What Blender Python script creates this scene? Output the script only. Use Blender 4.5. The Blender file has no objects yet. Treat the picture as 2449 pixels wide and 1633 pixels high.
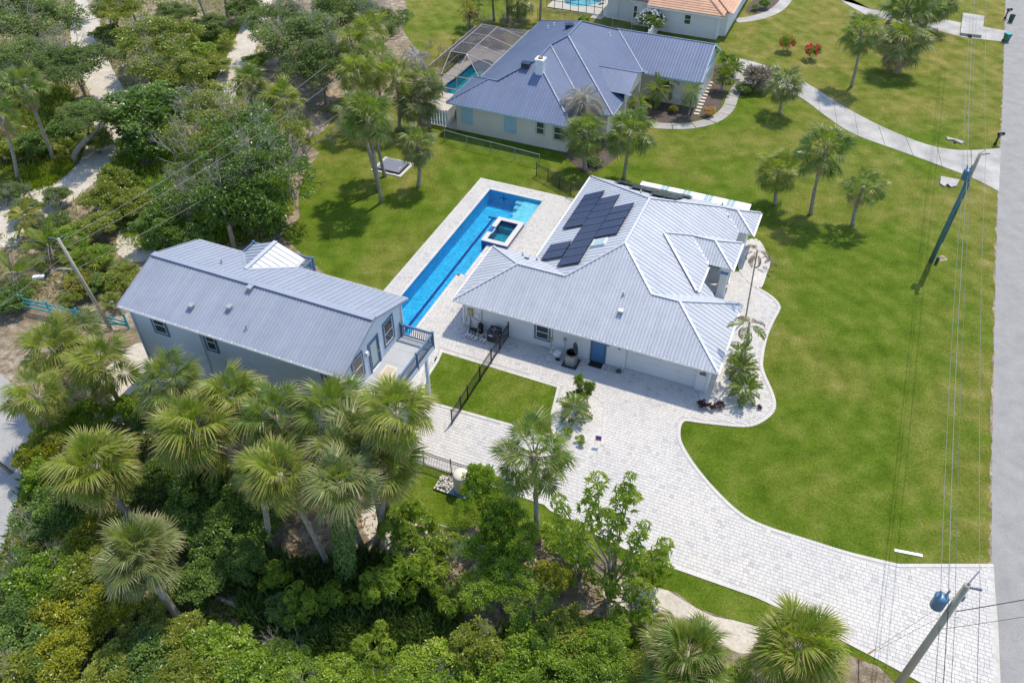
import bpy, math, random
import numpy as np
from mathutils import Matrix, Vector
from mathutils.geometry import tessellate_polygon
random.seed(11)
rng = np.random.default_rng(11)
sc = bpy.context.scene
COL = sc.collection
PI = math.pi
R = math.radians

# ---------------------------------------------------------------- camera
CAMH = 40.0
PITCH = R(42.302)
cd = bpy.data.cameras.new('camera')
cd.sensor_width = 36.0
cd.lens = 1950.0 / 2449.0 * 36.0
cd.clip_end = 3000.0
cam = bpy.data.objects.new('camera', cd)
COL.objects.link(cam)
cam.location = (0, 0, CAMH)
cam.rotation_euler = (PI / 2 - PITCH, 0, 0)
sc.camera = cam

# ---------------------------------------------------------------- house axes (plan) and sun
PH = R(-23.05)
UB = np.array([math.cos(PH), math.sin(PH)])
VB = np.array([-math.sin(PH), math.cos(PH)])
ORG = np.array([-3.616, 45.920])
sun_h = 0.115 * UB + 0.52 * VB            # towards the sun, per metre of height
SUN = Vector((sun_h[0], sun_h[1], 1.0)).normalized()
SUN_EL = math.asin(SUN.z)
SUN_AZ = math.atan2(SUN.x, SUN.y)         # clockwise from +Y
world = bpy.data.worlds.new('World')
sc.world = world
world.use_nodes = True
wn = world.node_tree
bg = wn.nodes['Background']
sky = wn.nodes.new('ShaderNodeTexSky')
sky.sky_type = 'NISHITA'
sky.sun_disc = False
sky.sun_elevation = SUN_EL
sky.sun_rotation = SUN_AZ
sky.air_density = 1.0
sky.dust_density = 0.6
wn.links.new(sky.outputs[0], bg.inputs['Color'])
bg.inputs['Strength'].default_value = 0.15
sd = bpy.data.lights.new('sun', 'SUN')
sd.energy = 2.5
sd.angle = R(0.53)
sd.color = (1.0, 0.91, 0.75)
so = bpy.data.objects.new('sun', sd)
COL.objects.link(so)
so.rotation_euler = SUN.to_track_quat('Z', 'Y').to_euler()
so.location = (0, 0, 60)
sc.view_settings.view_transform = 'Standard'
sc.view_settings.look = 'None'
sc.view_settings.gamma = 1.0
sc.view_settings.exposure = 0.75

# ---------------------------------------------------------------- photo pixel -> place
K = 2449.0 / 2352.0
def ray(x, y):
    a = (x * K - 1224.5) / 1950.0
    b = -(y * K - 816.5) / 1950.0
    c, s = math.cos(PITCH), math.sin(PITCH)
    return np.array([a, c + b * s, -s + b * c])
def P(x, y, z=0.0):
    d = ray(x, y)
    t = (z - CAMH) / d[2]
    return np.array([d[0] * t, d[1] * t, z])
def P2(x, y, z=0.0):
    return tuple(P(x, y, z)[:2])
def UV(u, v, z=0.0):
    q = ORG + UB * u + VB * v
    return (q[0], q[1], z)
def upright(base, top):                     # foot on the ground, top seen above it
    p = P(*base)
    d = ray(*top)
    t = p[1] / d[1]
    return p, np.array([d[0] * t, p[1], CAMH + d[2] * t])
def touv(p):
    q = np.array(p[:2]) - ORG
    return (float(q @ UB), float(q @ VB))

# ---------------------------------------------------------------- objects
def tag(o, label=None, cat=None, group=None, kind=None):
    if label: o['label'] = label
    if cat: o['category'] = cat
    if group: o['group'] = group
    if kind: o['kind'] = kind
    return o
def link(name, data, parent=None, loc=None):
    o = bpy.data.objects.new(name, data)
    COL.objects.link(o)
    if parent is not None: o.parent = parent
    if loc is not None: o.location = loc
    return o
def empty(name, loc, rz=0.0, label=None, cat=None, group=None):
    o = link(name, None, None, loc)
    o.rotation_euler = (0, 0, rz)
    o.empty_display_size = 0.3
    return tag(o, label, cat, group)
def copy_tree(o, parent=None):
    c = o.copy()
    COL.objects.link(c)
    c.parent = parent
    for ch in o.children:
        copy_tree(ch, c)
    return c

class MB:
    def __init__(self):
        self.v, self.f, self.m, self.a = [], [], [], []
    def add(self, vs, fs, mi=0, a=0.0):
        n = len(self.v)
        self.v += [tuple(map(float, q)) for q in vs]
        for f in fs:
            self.f.append([i + n for i in f]); self.m.append(mi); self.a.append(a)
        return self
    def box(self, x0, x1, y0, y1, z0, z1, mi=0, a=0.0):
        return self.add([(x0,y0,z0),(x1,y0,z0),(x1,y1,z0),(x0,y1,z0),(x0,y0,z1),(x1,y0,z1),(x1,y1,z1),(x0,y1,z1)],
            [(0,3,2,1),(4,5,6,7),(0,1,5,4),(1,2,6,5),(2,3,7,6),(3,0,4,7)], mi, a)
    def beam(self, p0, p1, w, h, mi=0, up=(0,0,1)):
        p0, p1 = Vector(p0), Vector(p1)
        d = (p1 - p0).normalized()
        s = d.cross(Vector(up))
        if s.length < 1e-4: s = d.cross(Vector((1,0,0)))
        s.normalize(); t = s.cross(d)
        vs = []
        for p in (p0, p1):
            for a, b in ((-1,-1),(1,-1),(1,1),(-1,1)):
                vs.append(p + s * (a * w / 2) + t * (b * h / 2))
        return self.add(vs, [(0,1,2,3),(7,6,5,4),(0,4,5,1),(1,5,6,2),(2,6,7,3),(3,7,4,0)], mi)
    def tube(self, pts, rad, n=8, mi=0, cap=True):
        pts = [Vector(p) for p in pts]
        if not hasattr(rad, '__len__'): rad = [rad] * len(pts)
        vs, fs = [], []
        for i, p in enumerate(pts):
            d = (pts[min(i+1, len(pts)-1)] - pts[max(i-1, 0)])
            d = d.normalized() if d.length > 1e-9 else Vector((0,0,1))
            s = d.cross(Vector((0,0,1)))
            if s.length < 0.05: s = d.cross(Vector((0,1,0)))
            s.normalize(); t = d.cross(s)
            for k in range(n):
                a = 2 * PI * k / n
                vs.append(p + (s * math.cos(a) + t * math.sin(a)) * rad[i])
        for i in range(len(pts) - 1):
            for k in range(n):
                k2 = (k + 1) % n
                fs.append((i*n+k, i*n+k2, (i+1)*n+k2, (i+1)*n+k))
        if cap:
            fs.append(tuple(range(n))[::-1]); fs.append(tuple((len(pts)-1)*n + k for k in range(n)))
        return self.add(vs, fs, mi)
    def lathe(self, c, prof, n=16, mi=0):
        vs, fs = [], []
        for r, z in prof:
            for k in range(n):
                a = 2 * PI * k / n
                vs.append((c[0] + r * math.cos(a), c[1] + r * math.sin(a), c[2] + z))
        for i in range(len(prof) - 1):
            for k in range(n):
                k2 = (k + 1) % n
                fs.append((i*n+k, i*n+k2, (i+1)*n+k2, (i+1)*n+k))
        fs.append(tuple(range(n))[::-1]); fs.append(tuple((len(prof)-1)*n + k for k in range(n)))
        return self.add(vs, fs, mi)
    def prism(self, poly, z0, z1, mi=0, a=0.0):
        n = len(poly)
        f0 = z0 if callable(z0) else (lambda x, y: z0)
        f1 = z1 if callable(z1) else (lambda x, y: z1)
        ar = sum(poly[i][0]*poly[(i+1)%n][1] - poly[(i+1)%n][0]*poly[i][1] for i in range(n))
        if ar < 0: poly = poly[::-1]
        vs = [(x, y, f0(x, y)) for x, y in poly] + [(x, y, f1(x, y)) for x, y in poly]
        fs = [tuple(range(n))[::-1], tuple(range(n, 2*n))] + [(i, (i+1)%n, n+(i+1)%n, n+i) for i in range(n)]
        return self.add(vs, fs, mi, a)
    def mesh(self, name, smooth=False, rnd=False):
        me = bpy.data.meshes.new(name)
        me.from_pydata(self.v, [], self.f)
        if any(self.m): me.polygons.foreach_set('material_index', self.m)
        if smooth: me.polygons.foreach_set('use_smooth', [True] * len(self.f))
        if rnd:
            at = me.attributes.new('rnd', 'FLOAT', 'FACE')
            at.data.foreach_set('value', np.array(self.a, dtype=np.float32))
        me.update()
        return me
    def build(self, name, mats, parent=None, smooth=False, loc=None, rnd=False):
        me = self.mesh(name, smooth, rnd)
        for m in (mats if isinstance(mats, (list, tuple)) else [mats]): me.materials.append(m)
        return link(name, me, parent, loc)

def sheet(name, outer, z, mat, holes=(), parent=None, cell=None):
    loops = [[Vector((x, y, 0)) for x, y in outer]] + [[Vector((x, y, 0)) for x, y in h] for h in holes]
    tris = tessellate_polygon(loops)
    vs = [(p.x, p.y, z) for lp in loops for p in lp]
    fs = []
    for t in tris:
        a, b, c = (vs[i] for i in t)
        ar = (b[0]-a[0])*(c[1]-a[1]) - (c[0]-a[0])*(b[1]-a[1])
        fs.append(tuple(t) if ar > 0 else tuple(t)[::-1])
    me = bpy.data.meshes.new(name)
    me.from_pydata(vs, [], fs); me.update(); me.materials.append(mat)
    return link(name, me, parent)
def smooth_poly(pts, n=5, closed=True):     # Catmull-Rom
    out, m = [], len(pts)
    rngi = range(m) if closed else range(m - 1)
    for i in rngi:
        g = (lambda k: np.array(pts[k % m], float)) if closed else (lambda k: np.array(pts[min(max(k, 0), m-1)], float))
        p0, p1, p2, p3 = g(i-1), g(i), g(i+1), g(i+2)
        for k in range(n):
            t = k / n
            out.append(tuple(0.5*((2*p1)+(-p0+p2)*t+(2*p0-5*p1+4*p2-p3)*t*t+(-p0+3*p1-3*p2+p3)*t**3)))
    if not closed: out.append(tuple(pts[-1]))
    return out
def inside(x, y, poly):                     # vectorised point-in-polygon
    x = np.asarray(x); y = np.asarray(y)
    r = np.zeros(x.shape, bool)
    n = len(poly)
    for i in range(n):
        x0, y0 = poly[i]; x1, y1 = poly[(i+1) % n]
        if y0 == y1: continue
        c = ((y0 > y) != (y1 > y)) & (x < (x1-x0)*(y-y0)/(y1-y0)+x0)
        r ^= c
    return r
def strip(cl, w):                           # centre line -> polygon
    L, Rr = [], []
    for i, p in enumerate(cl):
        a = np.array(cl[max(i-1, 0)]); b = np.array(cl[min(i+1, len(cl)-1)])
        d = (b - a) / (np.linalg.norm(b - a) + 1e-9)
        n = np.array([-d[1], d[0]])
        wi = w[i] if hasattr(w, '__len__') else w
        L.append(tuple(np.array(p) + n*wi/2)); Rr.append(tuple(np.array(p) - n*wi/2))
    return L + Rr[::-1]

# ---------------------------------------------------------------- materials
def nodes(name):
    m = bpy.data.materials.new(name)
    m.use_nodes = True
    nt = m.node_tree
    return m, nt, nt.nodes['Principled BSDF'], nt.links.new, nt.nodes.new
def noise(nt, scale, detail=3, rough=0.55, vec=None, dist=0.0):
    n = nt.nodes.new('ShaderNodeTexNoise')
    n.inputs['Scale'].default_value = scale; n.inputs['Detail'].default_value = detail
    n.inputs['Roughness'].default_value = rough; n.inputs['Distortion'].default_value = dist
    if vec is not None: nt.links.new(vec, n.inputs['Vector'])
    return n
def mixc(nt, a, b, fac, mode='MIX'):
    n = nt.nodes.new('ShaderNodeMix'); n.data_type = 'RGBA'; n.blend_type = mode
    for s, val in ((6, a), (7, b), (0, fac)):
        if hasattr(val, 'is_output') or hasattr(val, 'links'): nt.links.new(val, n.inputs[s])
        elif s == 0: n.inputs[0].default_value = val
        else: n.inputs[s].default_value = (*val, 1)
    return n.outputs[2]
def ramp(nt, src, stops):
    n = nt.nodes.new('ShaderNodeValToRGB')
    e = n.color_ramp.elements
    while len(e) < len(stops): e.new(0.5)
    for el, (p, c) in zip(e, stops):
        el.position = p; el.color = (*c, 1) if len(c) == 3 else c
    nt.links.new(src, n.inputs[0])
    return n.outputs[0]
def bump(nt, b, src, strength, dist=0.05):
    n = nt.nodes.new('ShaderNodeBump')
    n.inputs['Strength'].default_value = strength; n.inputs['Distance'].default_value = dist
    nt.links.new(src, n.inputs['Height']); nt.links.new(n.outputs[0], b.inputs['Normal'])
def wpos(nt):
    return nt.nodes.new('ShaderNodeNewGeometry').outputs['Position']
def mottled(name, c1, c2, scale=3.0, rough=0.6, fine=40.0, bstr=0.15, metal=0.0, world=False, spec=0.5, objvar=0.0):
    m, nt, b, L, N = nodes(name)
    v = wpos(nt) if world else N('ShaderNodeTexCoord').outputs['Object']
    n1 = noise(nt, scale, 4, vec=v); n2 = noise(nt, fine, 2, vec=v)
    f = ramp(nt, n1.outputs[0], [(0.32, (0,0,0)), (0.68, (1,1,1))])
    c = mixc(nt, c1, c2, f)
    d = ramp(nt, n2.outputs[0], [(0.3, (0.86,)*3), (0.7, (1.08,)*3)])
    c = mixc(nt, c, d, 1.0, 'MULTIPLY')
    if objvar:
        oi = N('ShaderNodeObjectInfo')
        r = ramp(nt, oi.outputs['Random'], [(0, (1-objvar,)*3), (1, (1+objvar,)*3)])
        c = mixc(nt, c, r, 1.0, 'MULTIPLY')
    L(c, b.inputs['Base Color'])
    b.inputs['Roughness'].default_value = rough; b.inputs['Metallic'].default_value = metal
    b.inputs['Specular IOR Level'].default_value = spec
    if bstr: bump(nt, b, n2.outputs[0], bstr, 0.02)
    return m
def plain(name, c, rough=0.5, metal=0.0, spec=0.5):
    return mottled(name, c, tuple(x * 0.9 for x in c), 2.0, rough, 25.0, 0.05, metal, False, spec)
def leafy(name, stops, rough=0.42, trans=0.3, tipc=None, spec=0.5):
    m, nt, b, L, N = nodes(name)
    at = N('ShaderNodeAttribute'); at.attribute_name = 'rnd'
    oi = N('ShaderNodeObjectInfo')
    ad = N('ShaderNodeMath'); ad.operation = 'MULTIPLY_ADD'
    L(oi.outputs['Random'], ad.inputs[0]); ad.inputs[1].default_value = 0.30; L(at.outputs['Fac'], ad.inputs[2])
    mu = N('ShaderNodeMath'); mu.operation = 'MULTIPLY'; L(ad.outputs[0], mu.inputs[0]); mu.inputs[1].default_value = 0.77
    c = ramp(nt, mu.outputs[0], stops)
    if tipc:
        t = N('ShaderNodeAttribute'); t.attribute_name = 'tip'
        c = mixc(nt, c, tipc, ramp(nt, t.outputs['Fac'], [(0.62, (0,0,0)), (1.0, (0.85,)*3)]))
    L(c, b.inputs['Base Color'])
    b.inputs['Roughness'].default_value = rough
    b.inputs['Specular IOR Level'].default_value = spec
    tr = N('ShaderNodeBsdfTranslucent')
    L(mixc(nt, c, (1.25, 1.5, 0.5), 1.0, 'MULTIPLY'), tr.inputs['Color'])
    mx = N('ShaderNodeMixShader'); mx.inputs[0].default_value = trans
    L(b.outputs[0], mx.inputs[1]); L(tr.outputs[0], mx.inputs[2])
    L(mx.outputs[0], nt.nodes['Material Output'].inputs['Surface'])
    return m

# ground surfaces
def mat_ground():
    m, nt, b, L, N = nodes('sandy_litter')
    v = wpos(nt)
    a = noise(nt, 0.22, 5, 0.6, v); c = noise(nt, 1.6, 5, 0.65, v); e = noise(nt, 14, 4, 0.7, v)
    col = ramp(nt, c.outputs[0], [(0.30, (0.13,0.09,0.055)), (0.46, (0.27,0.20,0.135)), (0.60, (0.44,0.37,0.28)), (0.75, (0.58,0.52,0.43))])
    col = mixc(nt, col, (0.16,0.125,0.07), ramp(nt, a.outputs[0], [(0.42, (0,0,0)), (0.60, (0.7,)*3)]))
    sp = ramp(nt, e.outputs[0], [(0.35, (0.45,)*3), (0.62, (1.25,)*3)])
    L(mixc(nt, col, sp, 1.0, 'MULTIPLY'), b.inputs['Base Color'])
    b.inputs['Roughness'].default_value = 0.95
    bump(nt, b, e.outputs[0], 0.7, 0.08)
    return m
def mat_lawn():
    m, nt, b, L, N = nodes('lawn_grass')
    v = wpos(nt)
    big = noise(nt, 0.075, 4, 0.6, v, 0.4); mid = noise(nt, 0.55, 4, 0.62, v); fine = noise(nt, 6.5, 4, 0.8, v); tiny = noise(nt, 24.0, 2, 0.8, v)
    wv = N('ShaderNodeTexWave'); wv.inputs['Scale'].default_value = 0.16; wv.inputs['Distortion'].default_value = 3.0; wv.inputs['Detail'].default_value = 2
    wv.inputs['Detail Scale'].default_value = 0.35
    mp = N('ShaderNodeMapping'); mp.inputs['Rotation'].default_value = (0, 0, R(-19)); L(v, mp.inputs['Vector']); L(mp.outputs[0], wv.inputs['Vector'])
    g = ramp(nt, mid.outputs[0], [(0.28, (0.060,0.112,0.006)), (0.50, (0.102,0.160,0.011)), (0.74, (0.170,0.205,0.034))])
    dry = ramp(nt, mid.outputs[0], [(0.30, (0.12,0.145,0.012)), (0.58, (0.24,0.215,0.055)), (0.78, (0.35,0.285,0.12))])
    # the far lots and the strip by the road are drier
    sx = N('ShaderNodeSeparateXYZ'); L(v, sx.inputs[0])
    far = N('ShaderNodeMapRange'); L(sx.outputs['Y'], far.inputs['Value'])
    far.inputs['From Min'].default_value = 34; far.inputs['From Max'].default_value = 95
    far.inputs['To Min'].default_value = -0.12; far.inputs['To Max'].default_value = 0.10
    ad = N('ShaderNodeMath'); ad.operation = 'ADD'; L(big.outputs[0], ad.inputs[0]); L(far.outputs[0], ad.inputs[1])
    f = ramp(nt, ad.outputs[0], [(0.44, (0.02,)*3), (0.66, (0.9,)*3)])
    col = mixc(nt, g, dry, f)
    # verge along the street: thin and dry
    mu = N('ShaderNodeMath'); mu.operation = 'MULTIPLY_ADD'; L(sx.outputs['Y'], mu.inputs[0]); mu.inputs[1].default_value = -0.452; L(sx.outputs['X'], mu.inputs[2])
    vg = N('ShaderNodeMapRange'); L(mu.outputs[0], vg.inputs['Value']); vg.inputs['From Min'].default_value = 8.5; vg.inputs['From Max'].default_value = 17.0
    vg.inputs['To Min'].default_value = 0.0; vg.inputs['To Max'].default_value = 1.0
    vn = noise(nt, 0.30, 4, 0.65, v); vm_ = N('ShaderNodeMath'); vm_.operation = 'MULTIPLY'; L(vg.outputs[0], vm_.inputs[0])
    L(ramp(nt, vn.outputs[0], [(0.36, (0,0,0)), (0.56, (1,1,1))]), vm_.inputs[1])
    col = mixc(nt, col, dry, vm_.outputs[0])
    # mower passes: rings round the house on the front lawn, straight elsewhere
    rg = N('ShaderNodeTexWave'); rg.wave_type = 'RINGS'; rg.rings_direction = 'Z'; rg.inputs['Scale'].default_value = 0.20; rg.inputs['Distortion'].default_value = 1.0; rg.inputs['Detail'].default_value = 2; rg.inputs['Detail Scale'].default_value = 0.25
    mr = N('ShaderNodeMapping'); mr.inputs['Location'].default_value = (-15.5, -42.0, 0); L(v, mr.inputs['Vector']); L(mr.outputs[0], rg.inputs['Vector'])
    msk = noise(nt, 0.16, 3, 0.6, v)
    r1 = ramp(nt, rg.outputs['Fac'], [(0.10, (0.93,0.94,0.92)), (0.90, (1.10,1.07,1.14))]); r0 = ramp(nt, wv.outputs['Fac'], [(0.2, (0.93,)*3), (0.8, (1.08,)*3)])
    xm = N('ShaderNodeMapRange'); L(sx.outputs['X'], xm.inputs['Value']); xm.inputs['From Min'].default_value = 12.0; xm.inputs['From Max'].default_value = 15.0
    ym = N('ShaderNodeMapRange'); L(sx.outputs['Y'], ym.inputs['Value']); ym.inputs['From Min'].default_value = 66.0; ym.inputs['From Max'].default_value = 56.0
    xy = N('ShaderNodeMath'); xy.operation = 'MULTIPLY'; L(xm.outputs[0], xy.inputs[0]); L(ym.outputs[0], xy.inputs[1])
    mow = mixc(nt, r0, r1, xy.outputs[0])
    mow = mixc(nt, mow, (1.0,1.0,1.0), ramp(nt, msk.outputs[0], [(0.40, (0,0,0)), (0.62, (0.85,)*3)]))
    col = mixc(nt, col, mow, 1.0, 'MULTIPLY')
    s1 = ramp(nt, fine.outputs[0], [(0.30, (0.55,0.60,0.45)), (0.70, (1.45,1.38,1.6))])
    s2 = ramp(nt, tiny.outputs[0], [(0.25, (0.62,)*3), (0.75, (1.36,)*3)])
    col = mixc(nt, mixc(nt, col, s1, 1.0, 'MULTIPLY'), s2, 1.0, 'MULTIPLY')
    L(col, b.inputs['Base Color'])
    b.inputs['Roughness'].default_value = 0.9; b.inputs['Specular IOR Level'].default_value = 0.08
    bump(nt, b, fine.outputs[0], 0.9, 0.14)
    return m
def mat_speckle(name, c1, c2, c3, vscale, bstr=0.6, rough=0.8):
    m, nt, b, L, N = nodes(name)
    v = wpos(nt)
    vo = N('ShaderNodeTexVoronoi'); vo.inputs['Scale'].default_value = vscale; L(v, vo.inputs['Vector'])
    n = noise(nt, 0.8, 4, 0.6, v)
    sp = N('ShaderNodeSeparateColor'); L(vo.outputs['Color'], sp.inputs[0])
    col = ramp(nt, sp.outputs[0], [(0.0, c1), (0.5, c2), (1.0, c3)])
    col = mixc(nt, col, ramp(nt, n.outputs[0], [(0.3, (0.82,)*3), (0.7, (1.06,)*3)]), 1.0, 'MULTIPLY')
    L(col, b.inputs['Base Color']); b.inputs['Roughness'].default_value = rough
    bump(nt, b, vo.outputs['Distance'], bstr, 0.03)
    return m
def mat_paver():
    m, nt, b, L, N = nodes('paver_stone')
    at = N('ShaderNodeAttribute'); at.attribute_name = 'rnd'
    oi = N('ShaderNodeObjectInfo')
    ad = N('ShaderNodeMath'); ad.operation = 'ADD'; L(at.outputs['Fac'], ad.inputs[0]); L(oi.outputs['Random'], ad.inputs[1])
    fr = N('ShaderNodeMath'); fr.operation = 'FRACT'; L(ad.outputs[0], fr.inputs[0])
    col = ramp(nt, fr.outputs[0], [(0.0, (0.565,0.54,0.508)), (0.35, (0.55,0.527,0.498)), (0.62, (0.535,0.514,0.488)), (0.86, (0.515,0.498,0.475)), (0.96, (0.47,0.457,0.445)), (1.0, (0.41,0.402,0.40))])
    v = wpos(nt)
    n = noise(nt, 5.0, 5, 0.65, v, 0.6)
    col = mixc(nt, col, ramp(nt, n.outputs[0], [(0.30, (0.92,0.923,0.93)), (0.62, (1.03,)*3)]), 1.0, 'MULTIPLY')
    n2 = noise(nt, 0.25, 3, 0.6, v)
    col = mixc(nt, col, ramp(nt, n2.outputs[0], [(0.35, (0.93,0.93,0.94)), (0.65, (1.03,1.02,1.0))]), 1.0, 'MULTIPLY')
    L(col, b.inputs['Base Color']); b.inputs['Roughness'].default_value = 0.7
    bump(nt, b, n.outputs[0], 0.25, 0.01)
    return m
def mat_roof(name, c1, c2, rough, metal=0.0):
    m, nt, b, L, N = nodes(name)
    v = N('ShaderNodeTexCoord').outputs['Object']
    n1 = noise(nt, 0.35, 4, 0.6, v); n2 = noise(nt, 2.2, 4, 0.6, v)
    oi = N('ShaderNodeObjectInfo')
    col = mixc(nt, c1, c2, ramp(nt, n1.outputs[0], [(0.3, (0,0,0)), (0.7, (1,1,1))]))
    col = mixc(nt, col, ramp(nt, oi.outputs['Random'], [(0, (0.955,)*3), (1, (1.035,)*3)]), 1.0, 'MULTIPLY')
    L(col, b.inputs['Base Color'])
    b.inputs['Metallic'].default_value = metal
    L(ramp(nt, n2.outputs[0], [(0.3, (rough-0.05,)*3), (0.7, (rough+0.06,)*3)]), b.inputs['Roughness'])
    n3 = noise(nt, 1.1, 6, 0.75, v, 1.2)
    for lk in list(b.inputs['Base Color'].links): nt.links.remove(lk)
    L(mixc(nt, col, ramp(nt, n3.outputs[0], [(0.30, (0.90,0.90,0.89)), (0.50, (1.0,)*3), (0.72, (1.045,1.04,1.03))]), 1.0, 'MULTIPLY'), b.inputs['Base Color'])
    bump(nt, b, n1.outputs[0], 0.2, 0.2)
    return m
def mat_water():
    m, nt, b, L, N = nodes('pool_water')
    nt.nodes.remove(b)
    v = wpos(nt)
    n1 = noise(nt, 3.2, 3, 0.6, v, 0.8); n2 = noise(nt, 9.0, 2, 0.6, v, 0.4)
    a = N('ShaderNodeMath'); a.operation = 'MULTIPLY_ADD'; L(n2.outputs[0], a.inputs[0]); a.inputs[1].default_value = 0.4; L(n1.outputs[0], a.inputs[2])
    bp = N('ShaderNodeBump'); bp.inputs['Strength'].default_value = 1.0; bp.inputs['Distance'].default_value = 0.16; L(a.outputs[0], bp.inputs['Height'])
    t = N('ShaderNodeBsdfTransparent'); t.inputs[0].default_value = (0.56, 0.92, 0.98, 1)
    g = N('ShaderNodeBsdfGlossy'); g.inputs['Roughness'].default_value = 0.03; L(bp.outputs[0], g.inputs['Normal'])
    fr = N('ShaderNodeFresnel'); fr.inputs['IOR'].default_value = 1.33; L(bp.outputs[0], fr.inputs['Normal'])
    mx = N('ShaderNodeMixShader'); L(fr.outputs[0], mx.inputs[0]); L(t.outputs[0], mx.inputs[1]); L(g.outputs[0], mx.inputs[2])
    L(mx.outputs[0], nt.nodes['Material Output'].inputs['Surface'])
    return m
def mat_pane(name, c, alpha):                # partly see-through film or mesh
    m, nt, b, L, N = nodes(name)
    b.inputs['Base Color'].default_value = (*c, 1); b.inputs['Roughness'].default_value = 0.6
    b.inputs['Alpha'].default_value = alpha
    return m
def mat_cells(name, base, linec, sx, sy, lw, rough=0.12):
    m, nt, b, L, N = nodes(name)
    tc = N('ShaderNodeTexCoord'); br = N('ShaderNodeTexBrick')
    mp = N('ShaderNodeMapping'); L(tc.outputs['Object'], mp.inputs[0]); L(mp.outputs[0], br.inputs['Vector'])
    br.offset = 0.0; br.inputs['Scale'].default_value = 1.0
    br.inputs['Brick Width'].default_value = sx; br.inputs['Row Height'].default_value = sy; br.inputs['Mortar Size'].default_value = lw
    br.inputs['Color1'].default_value = (*base, 1); br.inputs['Color2'].default_value = (*[x*1.35 for x in base], 1); br.inputs['Mortar'].default_value = (*linec, 1)
    L(br.outputs[0], b.inputs['Base Color']); b.inputs['Roughness'].default_value = rough; b.inputs['Specular IOR Level'].default_value = 0.10
    return m

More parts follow.
